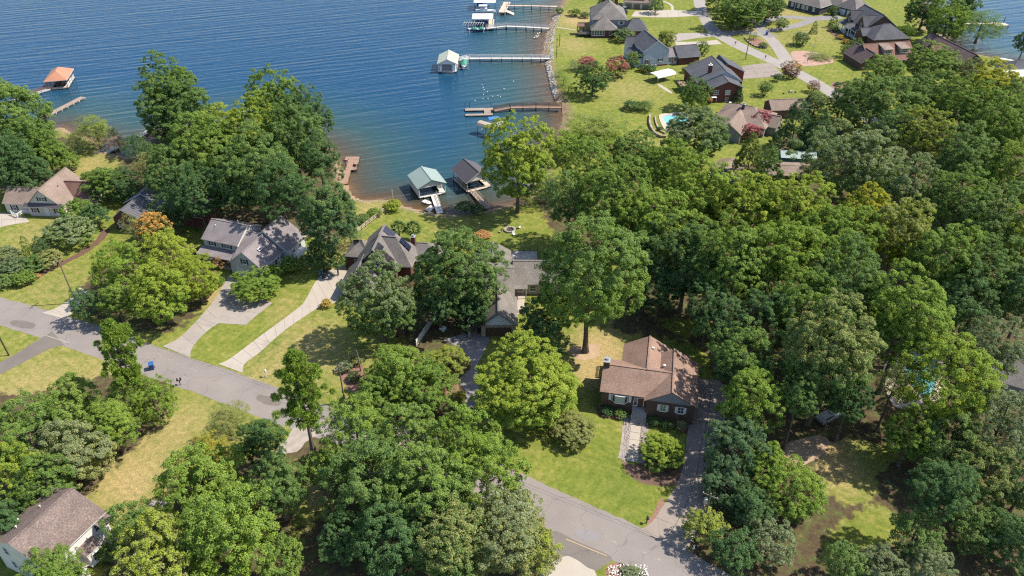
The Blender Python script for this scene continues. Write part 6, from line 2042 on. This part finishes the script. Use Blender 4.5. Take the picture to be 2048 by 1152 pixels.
 ('C', 1502, 300, 30, 16, 'leaf_needle', 'feathery evergreen in front of the tan roofed pool house'),
 ('C', 1535, 345, 46, 17, 'leaf_oak', 'broad evergreen left of the rose roofed barn'),
 ('C', 1592, 248, 42, 16, 'leaf_blue', 'left one of the two blue dark evergreens behind the green shed', 'leaf_dark'),
 ('C', 1638, 262, 42, 15, 'leaf_blue', 'right one of the two blue dark evergreens behind the green shed', 'leaf_dark'),
 ('B', 1715, 335, 86, 23, 'leaf_oak', 'broad grey green tree right of the green shed', 'leaf_silver'),
 ('A', 1622, 345, 26, 13, 'leaf_olive', 'thin pale trunked tree at the rose roofed barn'),
 ('B', 1632, 205, 26, 8, 'leaf_silver', 'grey green small tree beside the road end', 'leaf_oak'),
 ('B', 1750, 208, 66, 20, 'leaf_oak', 'big dark green tree at the end of the upper road'),
 ('B', 1690, 205, 32, 12, 'leaf_dark', 'dark tree right where the upper road disappears'),
 ('B', 1770, 145, 40, 13, 'leaf_oak', 'round tree in front of the dormer house at left', 'leaf_mid'),
 ('B', 1865, 128, 52, 14, 'leaf_oak', 'round tree in front of the dormer house at right', 'leaf_mid'),
 ('B', 1842, 285, 58, 20, 'leaf_olive', 'yellowish tree in the upper right forest', 'leaf_lime'),
 ('B', 1930, 222, 62, 19, 'leaf_mid', 'green crown in the upper right forest below the bay'),
 ('B', 2000, 262, 62, 20, 'leaf_mid', 'green crown at the right edge of the upper forest'),
 ('B', 1995, 165, 48, 13, 'leaf_lime', 'yellow tree below the bay at the right edge', 'leaf_yellow'),
 ('B', 1845, 195, 46, 16, 'leaf_oak', 'crown below the round dormer house trees'),
 ('B', 1935, 150, 34, 10, 'leaf_olive', 'pale tree below the long mauve roof', 'leaf_silver'),
 ('B', 2040, 210, 44, 16, 'leaf_oak', 'crown at the right edge below the yellow tree'),
 ('B', 1930, 330, 66, 22, 'leaf_oak', 'crown in the upper right forest below the yellowish tree'),
 ('B', 2025, 355, 66, 22, 'leaf_mid', 'green crown at the right edge in the middle forest', 'leaf_bright'),
 ('B', 1300, 450, 74, 24, 'leaf_mid', 'crown on the left rim of the middle forest', 'leaf_bright'),
 ('B', 1395, 400, 74, 23, 'leaf_bright', 'bright crown at the upper rim of the middle forest'),
 ('B', 1490, 425, 72, 23, 'leaf_bright', 'bright crown below the broad evergreen', 'leaf_lime'),
 ('B', 1590, 430, 72, 24, 'leaf_bright', 'bright yellow green crown below the rose roofed barn', 'leaf_lime'),
 ('B', 1375, 520, 76, 22, 'leaf_dark', 'dark shaded crown behind the giant oak', 'leaf_oak'),
 ('B', 1470, 525, 78, 25, 'leaf_mid', 'tall crown at the centre of the middle forest'),
 ('B', 1570, 520, 80, 26, 'leaf_bright', 'tallest bright crown of the middle forest'),
 ('B', 1665, 480, 70, 24, 'leaf_mid', 'crown left of the golden tree', 'leaf_bright'),
 ('B', 1738, 425, 50, 21, 'leaf_lime', 'golden yellow tree in the middle right forest', 'leaf_yellow'),
 ('B', 1800, 470, 66, 22, 'leaf_lime', 'yellowing crown right of the golden tree', 'leaf_olive'),
 ('B', 1820, 385, 60, 22, 'leaf_oak', 'grey green crown above the golden tree', 'leaf_silver'),
 ('B', 1900, 415, 70, 23, 'leaf_oak', 'crown in the right forest level with the golden tree', 'leaf_mid'),
 ('B', 1985, 455, 70, 23, 'leaf_oak', 'crown near the right edge level with the golden tree'),
 ('B', 2050, 480, 56, 21, 'leaf_lime', 'yellowish crown cut by the right edge'),
 ('B', 1700, 575, 76, 25, 'leaf_oak', 'deep green crown above the tall greyish oak'),
 ('B', 1600, 620, 66, 22, 'leaf_mid', 'crown left above the tall greyish oak'),
 ('B', 1890, 530, 74, 23, 'leaf_mid', 'crown in the right forest above the tall pool tree'),
 ('B', 1975, 560, 72, 22, 'leaf_oak', 'crown near the right edge above the grey green tree'),
 ('B', 2055, 600, 62, 20, 'leaf_dark', 'dark crown cut by the right edge above the grey roof'),
 ('B', 1925, 620, 56, 18, 'leaf_dark', 'shaded crown behind the yellow green pool tree'),
 ('B', 1540, 640, 54, 19, 'leaf_dark', 'shaded crown below the tallest bright crown'),
 # ---- upper lawns
 ('B', 1186, 160, 32, 11, 'leaf_dark', 'dark tree on the shore lawn between pier and white dock', 'leaf_oak'),
 ('F', 1176, 126, 20, 5, 'leaf_purple', 'left pink crape myrtle on the shore lawn', 'leaf_pink'),
 ('F', 1234, 134, 25, 6.5, 'leaf_olive', 'right pink crape myrtle on the shore lawn', 'leaf_pink'),
 ('A', 1150, 130, 16, 4, 'leaf_silver', 'small greyish tree left of the pink myrtles'),
 ('B', 1264, 118, 16, 6, 'leaf_mid', 'slim green tree beside the pale blue house'),
 ('S', 1300, 138, 12, 2.8, 'leaf_dark', 'foundation shrub at the pale blue gable'),
 ('S', 1285, 136, 10, 2.4, 'leaf_dark', 'dark shrub at the left corner of the pale blue gable'),
 ('A', 1126, 160, 18, 4, 'leaf_mid', 'scrubby tree on the stone bank below the white dock'),
 ('A', 1136, 175, 16, 3.5, 'leaf_bright', 'bright scrub on the stone bank nearest the dark tree'),
 ('A', 1118, 145, 12, 3, 'leaf_mid', 'low scrub on the stone bank just below the white dock'),
 ('S', 1263, 210, 16, 3, 'leaf_dark', 'dark shrub on the lawn left of the pool wall'),
 ('A', 1290, 210, 20, 3.6, 'leaf_oak', 'second lawn shrub, more open, left of the pool wall'),
 ('S', 1320, 257, 6, 1.2, 'leaf_dark', 'small round bush on the pool terrace'),
 ('B', 1386, 188, 30, 10, 'leaf_mid', 'dense tree in front of the slate brick house', 'leaf_dark'),
 ('C', 1477, 185, 13, 6, 'leaf_blue', 'bluish conifer at the slate brick gable'),
 ('S', 1418, 200, 6, 2.5, 'leaf_brown', 'rusty bush by the white awning'),
 ('M', 1406, 95, 14, 5, 'leaf_oak', 'tree at the right end of the brick wing'),
 ('B', 1334, 74, 19, 6, 'leaf_olive', 'yellowish tree behind the pale blue house', 'leaf_lime'),
 ('S', 1247, 70, 20, 5, 'leaf_oak', 'big rounded shrub beside the screened pavilion', 'leaf_silver'),
 ('S', 1385, 132, 10, 2.2, 'leaf_oak', 'hedge shrub above the white shelter'),
 ('S', 1372, 140, 8, 2, 'leaf_dark', 'small dark hedge shrub by the deck'),
 ('S', 1395, 127, 8, 2, 'leaf_olive', 'pale hedge shrub at the brick wing corner'),
 ('F', 1524, 240, 24, 6, 'leaf_purple', 'larger pink myrtle beside the tan roofed pool house', 'leaf_pink'),
 ('F', 1504, 262, 20, 5.5, 'leaf_purple', 'deep pink myrtle at the wing of the tan roofed pool house', 'leaf_pink'),
 ('M', 1531, 176, 15, 5, 'leaf_dark', 'small tree on the lawn above the tan garage wing'),
 ('M', 1582, 139, 19, 5.5, 'leaf_purple', 'round bronze tree where the upper roads meet', 'leaf_brown'),
 ('M', 1628, 172, 12, 4, 'leaf_purple', 'small dark red tree beside the upper road'),
 ('S', 1556, 155, 8, 2.6, 'leaf_oak', 'small shrub below the bronze tree'),
 ('M', 1563, 47, 15, 5.5, 'leaf_oak', 'small round tree on the lawn below the loop drive', 'leaf_silver'),
 ('M', 1603, 76, 17, 5.5, 'leaf_oak', 'small round tree in the middle of the veranda house lawn', 'leaf_silver'),
 ('Y', 1629, 55, 7, 5, 'leaf_dark', 'little cone conifer on the veranda house lawn'),
 ('Y', 1668, 40, 9, 6, 'leaf_dark', 'cone conifer at the corner of the veranda'),
 ('S', 1668, 57, 9, 2, 'leaf_oak', 'rounded shrub left of the veranda'),
 ('S', 1681, 74, 8, 1.6, 'leaf_gold', 'left golden grass bush along the veranda'),
 ('S', 1694, 83, 9, 1.6, 'leaf_gold', 'right golden grass bush along the veranda'),
 ('M', 1712, 92, 16, 5.5, 'leaf_dark', 'dark tree at the right end of the veranda house lawn', 'leaf_oak'),
 ('M', 1692, 97, 11, 5, 'leaf_dark', 'smaller dark tree left of the one at the lawn end'),
 ('M', 1735, 102, 12, 4, 'leaf_oak', 'small tree at the corner of the dormer house'),
 ('S', 1432, 38, 8, 2.6, 'leaf_dark', 'clipped round bush beside the upper road'),
 ('B', 1480, 22, 52, 14, 'leaf_mid', 'broad tree beside the upper road at the top edge', 'leaf_oak'),
 ('B', 1535, 12, 36, 13, 'leaf_oak', 'tree right of the broad tree at the top edge'),
 ('B', 1440, -12, 30, 14, 'leaf_dark', 'dark tree cut by the top edge beside the road'),
 ('S', 1488, 51, 7, 1.6, 'leaf_oak', 'low shrub by the two mailboxes'),
 ('A', 1508, 71, 11, 3, 'leaf_oak', 'small tree in the stone ringed island bed'),
 ('S', 1527, 90, 9, 1.8, 'leaf_oak', 'round shrub in the stone ringed island bed'),
 ('B', 1312, 10, 15, 7, 'leaf_dark', 'dark rounded evergreen beside the garage doors'),
 ('B', 1215, 8, 20, 7, 'leaf_dark', 'dark tree left of the hip roofed house at the top'),
 ('S', 1150, 25, 12, 3, 'leaf_mid', 'scrub at the top of the stone bank'),
 ('S', 1118, 22, 9, 2.4, 'leaf_oak', 'shore scrub where the top dock lands'),
 ('S', 1170, 30, 10, 2.2, 'leaf_dark', 'dark shrub left of the deck of the hip roofed house'),
 ('B', 1850, 20, 38, 16, 'leaf_dark', 'dark lakeside tree at the top right', 'leaf_oak'),
 ('B', 1895, 42, 42, 18, 'leaf_mid', 'tall green tree at the top right before the bay', 'leaf_bright'),
 ('B', 1930, 10, 30, 15, 'leaf_dark', 'dark tree at the top edge above the bay'),
 ('A', 1962, 52, 46, 13, 'leaf_oak', 'many stemmed willow like tree leaning over the bay', 'leaf_mid'),
 ('B', 2052, 82, 22, 13, 'leaf_dark', 'dark tree cut by the right edge over the bay'),
 ('B', 1812, 62, 18, 5, 'leaf_mid', 'banana like bright tree behind the veranda house'),
 ('S', 1700, 40, 8, 2, 'leaf_dark', 'shrub beside the charcoal house garage'),
 ('B', 1665, 20, 10, 4, 'leaf_oak', 'small tree at the corner of the charcoal house'),
 ('A', 1640, 112, 24, 1.5, 'leaf_olive', 'row of pale ornamental grass above the brick drive'),
 ('S', 1676, 168, 7, 1.2, 'leaf_dark', 'dark spiky shrub in the red mulch corner bed'),
 ('B', 1790, 262, 40, 17, 'leaf_dark', 'shaded crown right of the blue dark evergreens'),
 ('B', 1268, 505, 40, 17, 'leaf_dark', 'shaded crown right behind the giant oak'),
 ('B', 1320, 575, 46, 14, 'leaf_dark', 'low shaded tree between the giant oak and brown ranch house'),
 ('B', 1420, 600, 40, 16, 'leaf_dark', 'narrow dark crown above the drive of the brown ranch house'),
 ('S', 930, 415, 18, 2.4, 'leaf_palm', 'palmetto clump at the shore between the two gangways'),
 ('S', 954, 420, 14, 2.0, 'leaf_dark', 'dark low palmetto right of the shore clump'),
 ('S', 965, 470, 16, 1.4, 'leaf_brown', 'brown grass clump on the lakeside lawn'),
]
for e in TREES:
    tree(*e[:7], tip=e[7] if len(e) > 7 else None)
palm(672, 520, 4.2, 2.0, 'fan palm at the left corner of the solar panel house')
palm(797, 456, 3.6, 2.0, 'left fan palm behind the solar panel house')
palm(826, 457, 3.6, 2.0, 'right fan palm behind the solar panel house')
# ================================================================== poles, fences, vehicles, small things
def pole(base, H, label, arms=(), transformer=False, lean_=(0, 0), m='pole_wood', r=.17, arm_rot=20):
    p = G(*base)
    t = thing('utility_pole', label, 'pole', (p.x, p.y, 0), 0)
    top = Vector((lean_[0], lean_[1], H))
    MB().tube((0, 0, -.3), top, r, r * .7, 10).build('shaft', m, t)
    for z in arms:
        q = Vector((lean_[0] * z / H, lean_[1] * z / H, z))
        d = Vector((math.cos(R(arm_rot)), math.sin(R(arm_rot)), 0)) * 1.2
        c = MB().bar(q - d, q + d, .12, .12).build('crossarm', m, t)
        for f in (-.9, 0, .9):
            e = q + d * f
            MB().tube((e.x, e.y, e.z + .06), (e.x, e.y, e.z + .26), .05, .04, 8).build('insulator', 'white_gloss', c)
    if transformer:
        MB().tube((-.45, -.1, H - 2.0), (-.45, -.1, H - 1.0), .27, .27, 12).tube((-.45, -.1, H - 1.0), (-.45, -.1, H - .8), .12, .1, 8).build('transformer', 'metal_galv', t)
    return t, Vector((p.x, p.y, 0))
def wire(a, b, sag, label, r=.018):
    a, b = Vector(a), Vector(b)
    pts = []
    n = 16
    for i in range(n + 1):
        t = i / n
        p = a.lerp(b, t)
        p.z -= sag * 4 * t * (1 - t)
        pts.append(p)
    MB().path(pts, [r] * len(pts), 4).build('overhead_wire', 'metal_dark', label=label, cat='wire')
_, pA = pole((153, 606), 11.5, 'leaning roadside utility pole on the lawn at the left', (10.9,), False, (-.35, .2), arm_rot=70)
_, pL = pole((18, 711), 8.5, 'dark utility pole at the left edge beside the road', (), False, (-.2, 0), 'wood_dark', .16)
_, pR = pole((1491, 119), 15, 'tall utility pole in front of the slate brick house', (14.2,), False, (.2, .2), arm_rot=10)
_, p3 = pole((1621, 121), 9, 'slim grey pole beside the brick drive', (), False, (.2, 0), 'metal_galv', .1)
_, pB = pole((1402, 1068), 9.5, 'pole with grey transformer in the yellow green bush by the drive', (9.0,), True, (.1, 0), arm_rot=-30)
_, pD = pole((722, 742), 5.2, 'short grey wooden post in the statue bed', (), False, (-.3, 0), 'pole_wood', .17)
pC = G(617, 945)
wire(pA + Vector((-.3, .2, 11)), pL + Vector((-.2, 0, 8.3)), .5, 'thin wire from the leaning roadside pole to the left edge pole', .014)
pE = G(690, 800)
wire(pA + Vector((-.3, .2, 11.0)), pE + Vector((0, 0, 9)), 1.6, 'upper overhead wire along the road at the left')
wire(pA + Vector((-.3, .2, 9.6)), pE + Vector((0, 0, 7.8)), 1.6, 'lower overhead wire along the road at the left')
_, pE2 = pole((690, 806), 9.2, 'utility pole half hidden in the roadside tree near the road bend', (8.8,), False, (0, 0), arm_rot=60)
wire(pE + Vector((0, 0, 9)), pB + Vector((0, 0, 9.2)), 1.2, 'upper overhead wire crossing the bottom centre wood')
wire(pE + Vector((0, 0, 7.8)), pB + Vector((0, 0, 8.0)), 1.2, 'lower overhead wire crossing the bottom centre wood')
wire(pB + Vector((.1, 0, 9.2)), pB + Vector((24, -26, 9.0)), .6, 'overhead wire running off at the bottom right', .014)
wire(pB + Vector((.1, 0, 8.6)), (27.5, 103.0, 6.2), .8, 'service wire from the transformer pole to the brown ranch house', .012)
wire(pR + Vector((.2, .2, 14.3)), p3 + Vector((.2, 0, 8.8)), .6, 'wire from the tall pole to the slim grey pole', .02)
for i, (x, y, h, lb) in enumerate([(1113, 115, 7, 'dark light post at the shore end of the white dock'), (1119, 92, 4.4, 'short dark post on the striped shore lawn')]):
    p = G(x, y)
    t = thing('lamp_post', lb, 'post', (p.x, p.y, 0))
    MB().tube((0, 0, 0), (0, 0, h), .13, .1, 8).build('shaft', 'wood_dark', t)
    MB().box(-.22, .22, -.22, .22, h, h + .25).build('lamp_head', 'metal_dark', t)

# ---- mailboxes
def mailbox(px, py, label, m='metal_dark', pm='wood_dark', rz=0, double=False, h=1.1):
    p = G(px, py)
    t = thing('mailbox', label, 'mailbox', (p.x, p.y, 0), rz)
    boxp(t, 'post', pm, -.07, .07, -.07, .07, 0, h)
    MB().bar((-.35, 0, h - .12), (.35, 0, h - .12), .09, .09).bar((0, 0, h - .5), (.3, 0, h - .12), .07, .07).build('arm', pm, t)
    for x in ((-.3, .3) if double else (.1,)):
        b = MB()
        for k in range(7):
            a0, a1 = math.pi * k / 7, math.pi * (k + 1) / 7
            b.add([(x + .15 * math.cos(a0), -.28, h + .18 + .15 * math.sin(a0)), (x + .15 * math.cos(a1), -.28, h + .18 + .15 * math.sin(a1)), (x + .15 * math.cos(a1), .28, h + .18 + .15 * math.sin(a1)), (x + .15 * math.cos(a0), .28, h + .18 + .15 * math.sin(a0))], [(0, 1, 2, 3)])
        b.box(x - .15, x + .15, -.28, .28, h, h + .18)
        o = b.build('box', m, t)
        boxp(o, 'flag', 'brick_red', x + .15, x + .18, -.1, .1, h + .2, h + .38)
    return t
mailbox(533, 754, 'white mailbox on a pale post beside the long concrete driveway', 'white_gloss', 'trim_white', 30, h=1.4)
mailbox(361, 770, 'dark double mailbox at the dry grass corner of the road', 'metal_dark', 'wood_dark', 25, True, 1.3)
mailbox(1384, 1106, 'white mailbox on a pinkish post at the drive of the brown ranch house', 'white_gloss', 'wood_red', -30, h=1.4)
mailbox(1427, 72, 'dark mailbox at the concrete parking by the upper road', 'metal_dark', 'trim_white')
mailbox(1470, 90, 'dark mailbox on the lawn edge below the road fork')
mailbox(1530, 118, 'dark mailbox beside the upper road in front of the parking court')
mailbox(1458, 57, 'left dark mailbox of the pair on the upper lawn')
mailbox(1463, 55, 'right dark mailbox of the pair on the upper lawn')
mailbox(1614, 125, 'dark mailbox at the slim grey pole', h=1.5)
mailbox(1293, 1046, 'small dark mailbox on the corner of the front lawn mulch strip', 'metal_dark', 'wood_dark', 0)

# ---- wheeled bins
def bin_(px, py, label, m, rz=0, s=1.):
    p = G(px, py)
    t = thing('wheeled_bin', label, 'bin', (p.x, p.y, 0), rz)
    t.scale = (s, s, s)
    vs = [(-.26, -.3, .08), (.26, -.3, .08), (.26, .3, .08), (-.26, .3, .08), (-.32, -.4, 1.0), (.32, -.4, 1.0), (.32, .38, 1.0), (-.32, .38, 1.0)]
    MB().add(vs, [(3, 2, 1, 0), (0, 1, 5, 4), (1, 2, 6, 5), (2, 3, 7, 6), (3, 0, 4, 7)]).build('body', m, t)
    MB().slab([(-.34, -.43, 1.05), (.34, -.43, 1.05), (.34, .42, 1.12), (-.34, .42, 1.12)], .06, 0, 0).build('lid', m, t)
    for x in (-.3, .3):
        MB().tube((x - .03, .3, .12), (x + .03, .3, .12), .12, .12, 10).build('wheel', 'tyre', t)
    MB().tube((-.22, .44, .98), (.22, .44, .98), .03, .03, 6).build('handle', m, t)
bin_(305, 738, 'bright blue wheeled bin standing at the lower edge of the left road', 'bin_blue', 20, 1.35)
bin_(1533, 70, 'dark blue wheeled bin on the upper side road', 'bin_blue', 0, 1.25)
bin_(642, 552, 'teal wheeled bin at the driveway edge of the solar panel house', 'bin_teal', 10, 1.25)
bin_(651, 549, 'dark wheeled bin right of the teal one at the driveway edge', 'bin_dark', 40, 1.2)
bin_(648, 556, 'blackish wheeled bin in front of the teal one at the driveway edge', 'bin_dark', 75, 1.1)

# ---- cars
def car(px, py, rz, label, m, kind='suv'):
    p = G(px, py)
    t = thing('parked_car' if kind == 'suv' else 'pickup_truck', label, 'car' if kind == 'suv' else 'truck', (p.x, p.y, 0), rz)
    L, W = 4.7, 1.85
    prof = [(-2.35, .45), (-2.38, .95), (-2.25, 1.05), (-1.9, 1.62), (-.2, 1.68), (.75, 1.08), (2.0, .95), (2.33, .75), (2.35, .4), (1.95, .32), (-1.95, .32)]
    if kind != 'suv':
        L = 5.6
        prof = [(-2.8, .5), (-2.82, 1.1), (-.9, 1.12), (-.85, 1.78), (.4, 1.8), (1.05, 1.15), (2.6, 1.05), (2.8, .8), (2.8, .45), (2.3, .35), (-2.3, .35)]
    n = len(prof)
    b = MB()
    ins = lambda z: .0 if z < 1.1 else .16
    vs = [(x, -W / 2 + ins(z), z) for x, z in prof] + [(x, W / 2 - ins(z), z) for x, z in prof]
    b.add(vs, [tuple(range(n)), tuple(range(2 * n - 1, n - 1, -1))] + [(i, n + i, n + (i + 1) % n, (i + 1) % n) for i in range(n)])
    b.build('body', m, t)
    x0, x1 = (-1.85, .0) if kind == 'suv' else (-.75, .4)
    for s in (-1, 1):
        y = s * (W / 2 - .06)
        MB().box(x0, x1, min(y, y + s * .02), max(y, y + s * .02), 1.15, 1.52).build('side_window', 'pane', t)
    w0 = (-.15, 1.66, .7, 1.12) if kind == 'suv' else (.45, 1.76, 1.0, 1.2)
    MB().add([(w0[0] + .03, -.66, w0[1] + .015), (w0[0] + .03, .66, w0[1] + .015), (w0[2] + .03, .76, w0[3] + .02), (w0[2] + .03, -.76, w0[3] + .02)], [(0, 1, 2, 3)]).build('windscreen', 'pane', t)
    wx = 1.45 if kind == 'suv' else 1.8
    for x in (-wx, wx):
        for s in (-1, 1):
            w = MB().tube((x, s * (W / 2 - .2), .34), (x, s * (W / 2 + .02), .34), .34, .34, 14).build('wheel', 'tyre', t)
            MB().tube((x, s * (W / 2 + .02), .34), (x, s * (W / 2 + .03), .34), .2, .2, 10).build('rim', 'metal_galv', w)
    fx = L / 2
    for s in (-.65, .65):
        boxp(t, 'headlight', 'white_gloss', fx - .12, fx - .0, s - .18, s + .18, .68, .84)
        boxp(t, 'tail_light', 'brick_red', -fx - .04, -fx + .04, s - .15, s + .15, .7, .95)
    return t
car(1670, 30, 40, 'dark car parked on the drive before the charcoal house garage', 'car_dark')
car(1249, 15, 85, 'white pickup truck parked beside the hip roofed house', 'car_white', 'truck')
car(1249, 26, 95, 'dark car parked just below the white pickup truck', 'car_dark')
car(1655, 838, 30, 'grey car in deep shade between the pale trunk and the pool trees', 'metal_galv')

# ---- fences
f = thing('white_panel_fence', 'white panel fence slanting down to the garden barn shed', 'fence', (0, 0, 0))
a, b = G(897, 598), G(833, 694)
n = 9
for i in range(n + 1):
    p = a.lerp(b, i / n)
    boxp(f, 'post', 'trim_white', p.x - .08, p.x + .08, p.y - .08, p.y + .08, 0, 1.95)
    if i < n:
        q = a.lerp(b, (i + 1) / n)
        d = (q - p).normalized() * .1
        MB().bar(p + d + Vector((0, 0, .95)), q - d + Vector((0, 0, .95)), .05, 1.7).build('panel', 'trim_white', f)
f = thing('rail_fence', 'three rail weathered fence running down the lakeside lawn to the lime bush', 'fence', (0, 0, 0))
a, b = G(772, 422), G(715, 466)
n = 7
for i in range(n + 1):
    p = a.lerp(b, i / n)
    boxp(f, 'post', 'wood_old', p.x - .09, p.x + .09, p.y - .09, p.y + .09, 0, 1.35)
    if i < n:
        q = a.lerp(b, (i + 1) / n)
        for z in (.4, .8, 1.2):
            MB().bar(p + Vector((0, 0, z)), q + Vector((0, 0, z)), .07, .16).build('rail', 'wood_pale', f)
f = thing('wooden_gate', 'brown wooden garden screen at the end of the asphalt driveway', 'screen', (0, 0, 0))
a, b = G(822, 700), G(850, 706)
for i in range(9):
    p, q = a.lerp(b, i / 9), a.lerp(b, (i + .9) / 9)
    MB().bar(p + Vector((0, 0, .6)), q + Vector((0, 0, .6)), .05, 1.2 + .03 * (i % 2)).build('board', 'wood_brown', f)
f = thing('drive_wall', 'pale low retaining wall left of the garage of the low grey house', 'wall', (0, 0, 0))
MB().bar(G(937, 628, .4), G(939, 672, .4), .35, .8).build('wall_body', 'concrete_light', f)
MB().bar(G(937, 627, .84), G(939, 673, .84), .45, .08).build('coping', 'concrete_light', f)
f = thing('island_edging', 'dark stone edging around the upper island bed', 'edging', (0, 0, 0))
cv = spline([G(*p) for p in [(1489, 76), (1498, 86), (1514, 95), (1530, 97), (1536, 92)]], 6)
for i in range(len(cv) - 1):
    MB().bar(cv[i] + Vector((0, 0, .2)), cv[i + 1] + Vector((0, 0, .2)), .4, .4 + .05 * (i % 2)).build('stone', ['stone_grey', 'wood_dark'][i % 2], f)
f = thing('timber_log', 'pale fallen log lying in the shade of the lower right clearing', 'log', (0, 0, 0))
MB().tube(G(1768, 877, .2), G(1803, 897, .2), .22, .18, 10).build('trunk', 'bark_pale', f)

# ---- flag, statue, fire pit, garden bits
p = G(787, 408)
f = thing('flag_pole', 'thin white pole with a limp white flag above the lime shore bush', 'flag', (p.x, p.y, 0))
MB().tube((0, 0, 0), (0, 0, 4.6), .05, .04, 6).build('shaft', 'trim_white', f)
MB().add([(0, .02, 4.5), (-.35, .02, 4.35), (-.3, .02, 3.2), (0, .02, 3.5)], [(0, 1, 2, 3)]).add([(0, -.02, 4.5), (-.35, -.02, 4.35), (-.3, -.02, 3.2), (0, -.02, 3.5)], [(3, 2, 1, 0)]).build('flag', 'canvas_white', f)
p = G(720, 741)
p = G(1020, 461)
f = thing('fire_pit', 'ring of dark stones for a fire on the shaded lakeside lawn', 'fire pit', (p.x, p.y, 0))
rr = random.Random(6)
for k in range(12):
    a = 6.283 * k / 12
    MB().box(-.38, .38, -.22, .22, 0, .42, 0).build('stone', 'stone_grey', f, T(1.2 * math.cos(a), 1.2 * math.sin(a), 0, math.degrees(a) + 90 + rr.uniform(-12, 12)))
MB().lathe([(0, .05), (1.0, .08)], 12).build('ash_bed', 'wood_dark', f)
for k in range(4):
    a = 1.57 * k + .4
    c = thing('garden_chair', ['white garden chair at the fire pit nearest the cove', 'grey garden chair on the left of the fire pit', 'grey garden chair nearest the low grey house', 'white garden chair on the right of the fire pit'][k], 'chair', (p.x + 2.6 * math.cos(a), p.y + 2.6 * math.sin(a), 0), math.degrees(a) + 90, 'chairs around the fire pit')
    m_ = ['trim_white', 'stone_grey', 'stone_grey', 'trim_white'][k]
    boxp(c, 'seat', m_, -.32, .32, -.3, .3, .38, .44)
    MB().slab([(-.32, .28, .44), (.32, .28, .44), (.32, .46, 1.1), (-.32, .46, 1.1)], .06, 0, 0).build('backrest', m_, c)
    for x in (-.28, .28):
        for y in (-.26, .26):
            boxp(c, 'leg', m_, x - .03, x + .03, y - .03, y + .03, 0, .38)
for i, (x, y, lb) in enumerate([(886, 662, 'round pale stone table beside the white panel fence'), (1549, 238, 'white garden table left on the terrace of the tan roofed pool house'), (1556, 247, 'white garden table right on the terrace of the tan roofed pool house')]):
    p = G(x, y)
    f = thing('garden_table', lb, 'table', (p.x, p.y, 0))
    MB().lathe([(0, .72), (.75, .72), (.75, .78), (0, .79)], 20).build('top', 'white_gloss', f)
    MB().lathe([(.35, 0), (.35, .06), (.08, .1), (.08, .72)], 10).build('pedestal', 'trim_white', f)
# boulders on the upper lawn
for i, (x, y, s, lb) in enumerate([(1581, 185, .9, 'pale pointed boulder on the upper lawn'), (1567, 188, .4, 'small dark stone left of the pale boulder'), (1591, 185, .4, 'small dark stone right of the pale boulder'), (1509, 40, 1.0, 'pale standing stone under the broad tree by the upper road')]):
    p = G(x, y)
    o = rocks('boulder', [(Vector((0, 0, .2)), s)], 'stone_grey' if i in (0, 3) else 'wood_dark', lb, 'rock', i + 3, None)
    o.location = (p.x, p.y, 0)
# flower drifts on the island at the lower road
rr = random.Random(12)
b = MB()
for i in range(260):
    q = G(1216 + rr.random() * 80, 1132 + rr.random() * 26)
    z = rr.uniform(.15, .45)
    s = rr.uniform(.05, .12)
    b.add([(q.x - s, q.y, z), (q.x, q.y - s, z + .03), (q.x + s, q.y, z), (q.x, q.y + s, z + .03)], [(0, 1, 2, 3)])
b.build('island_flowers', 'trim_white', label='white flowers covering the mulch island at the lower road', cat='flowers', kind='stuff')
p = G(1262, 1146)
f = thing('flower_shrub', 'low green flower bush on the mulch island at the lower road', 'shrub', (p.x, p.y, 0))
c = link('crown', PROTO['S'][0], f, Matrix.Translation((0, 0, .3)) @ Matrix.Diagonal((.8, .5, .25, 1)))
for i in (0, 1):
    c.material_slots[i].link = 'OBJECT'; c.material_slots[i].material = MAT['leaf_silver']
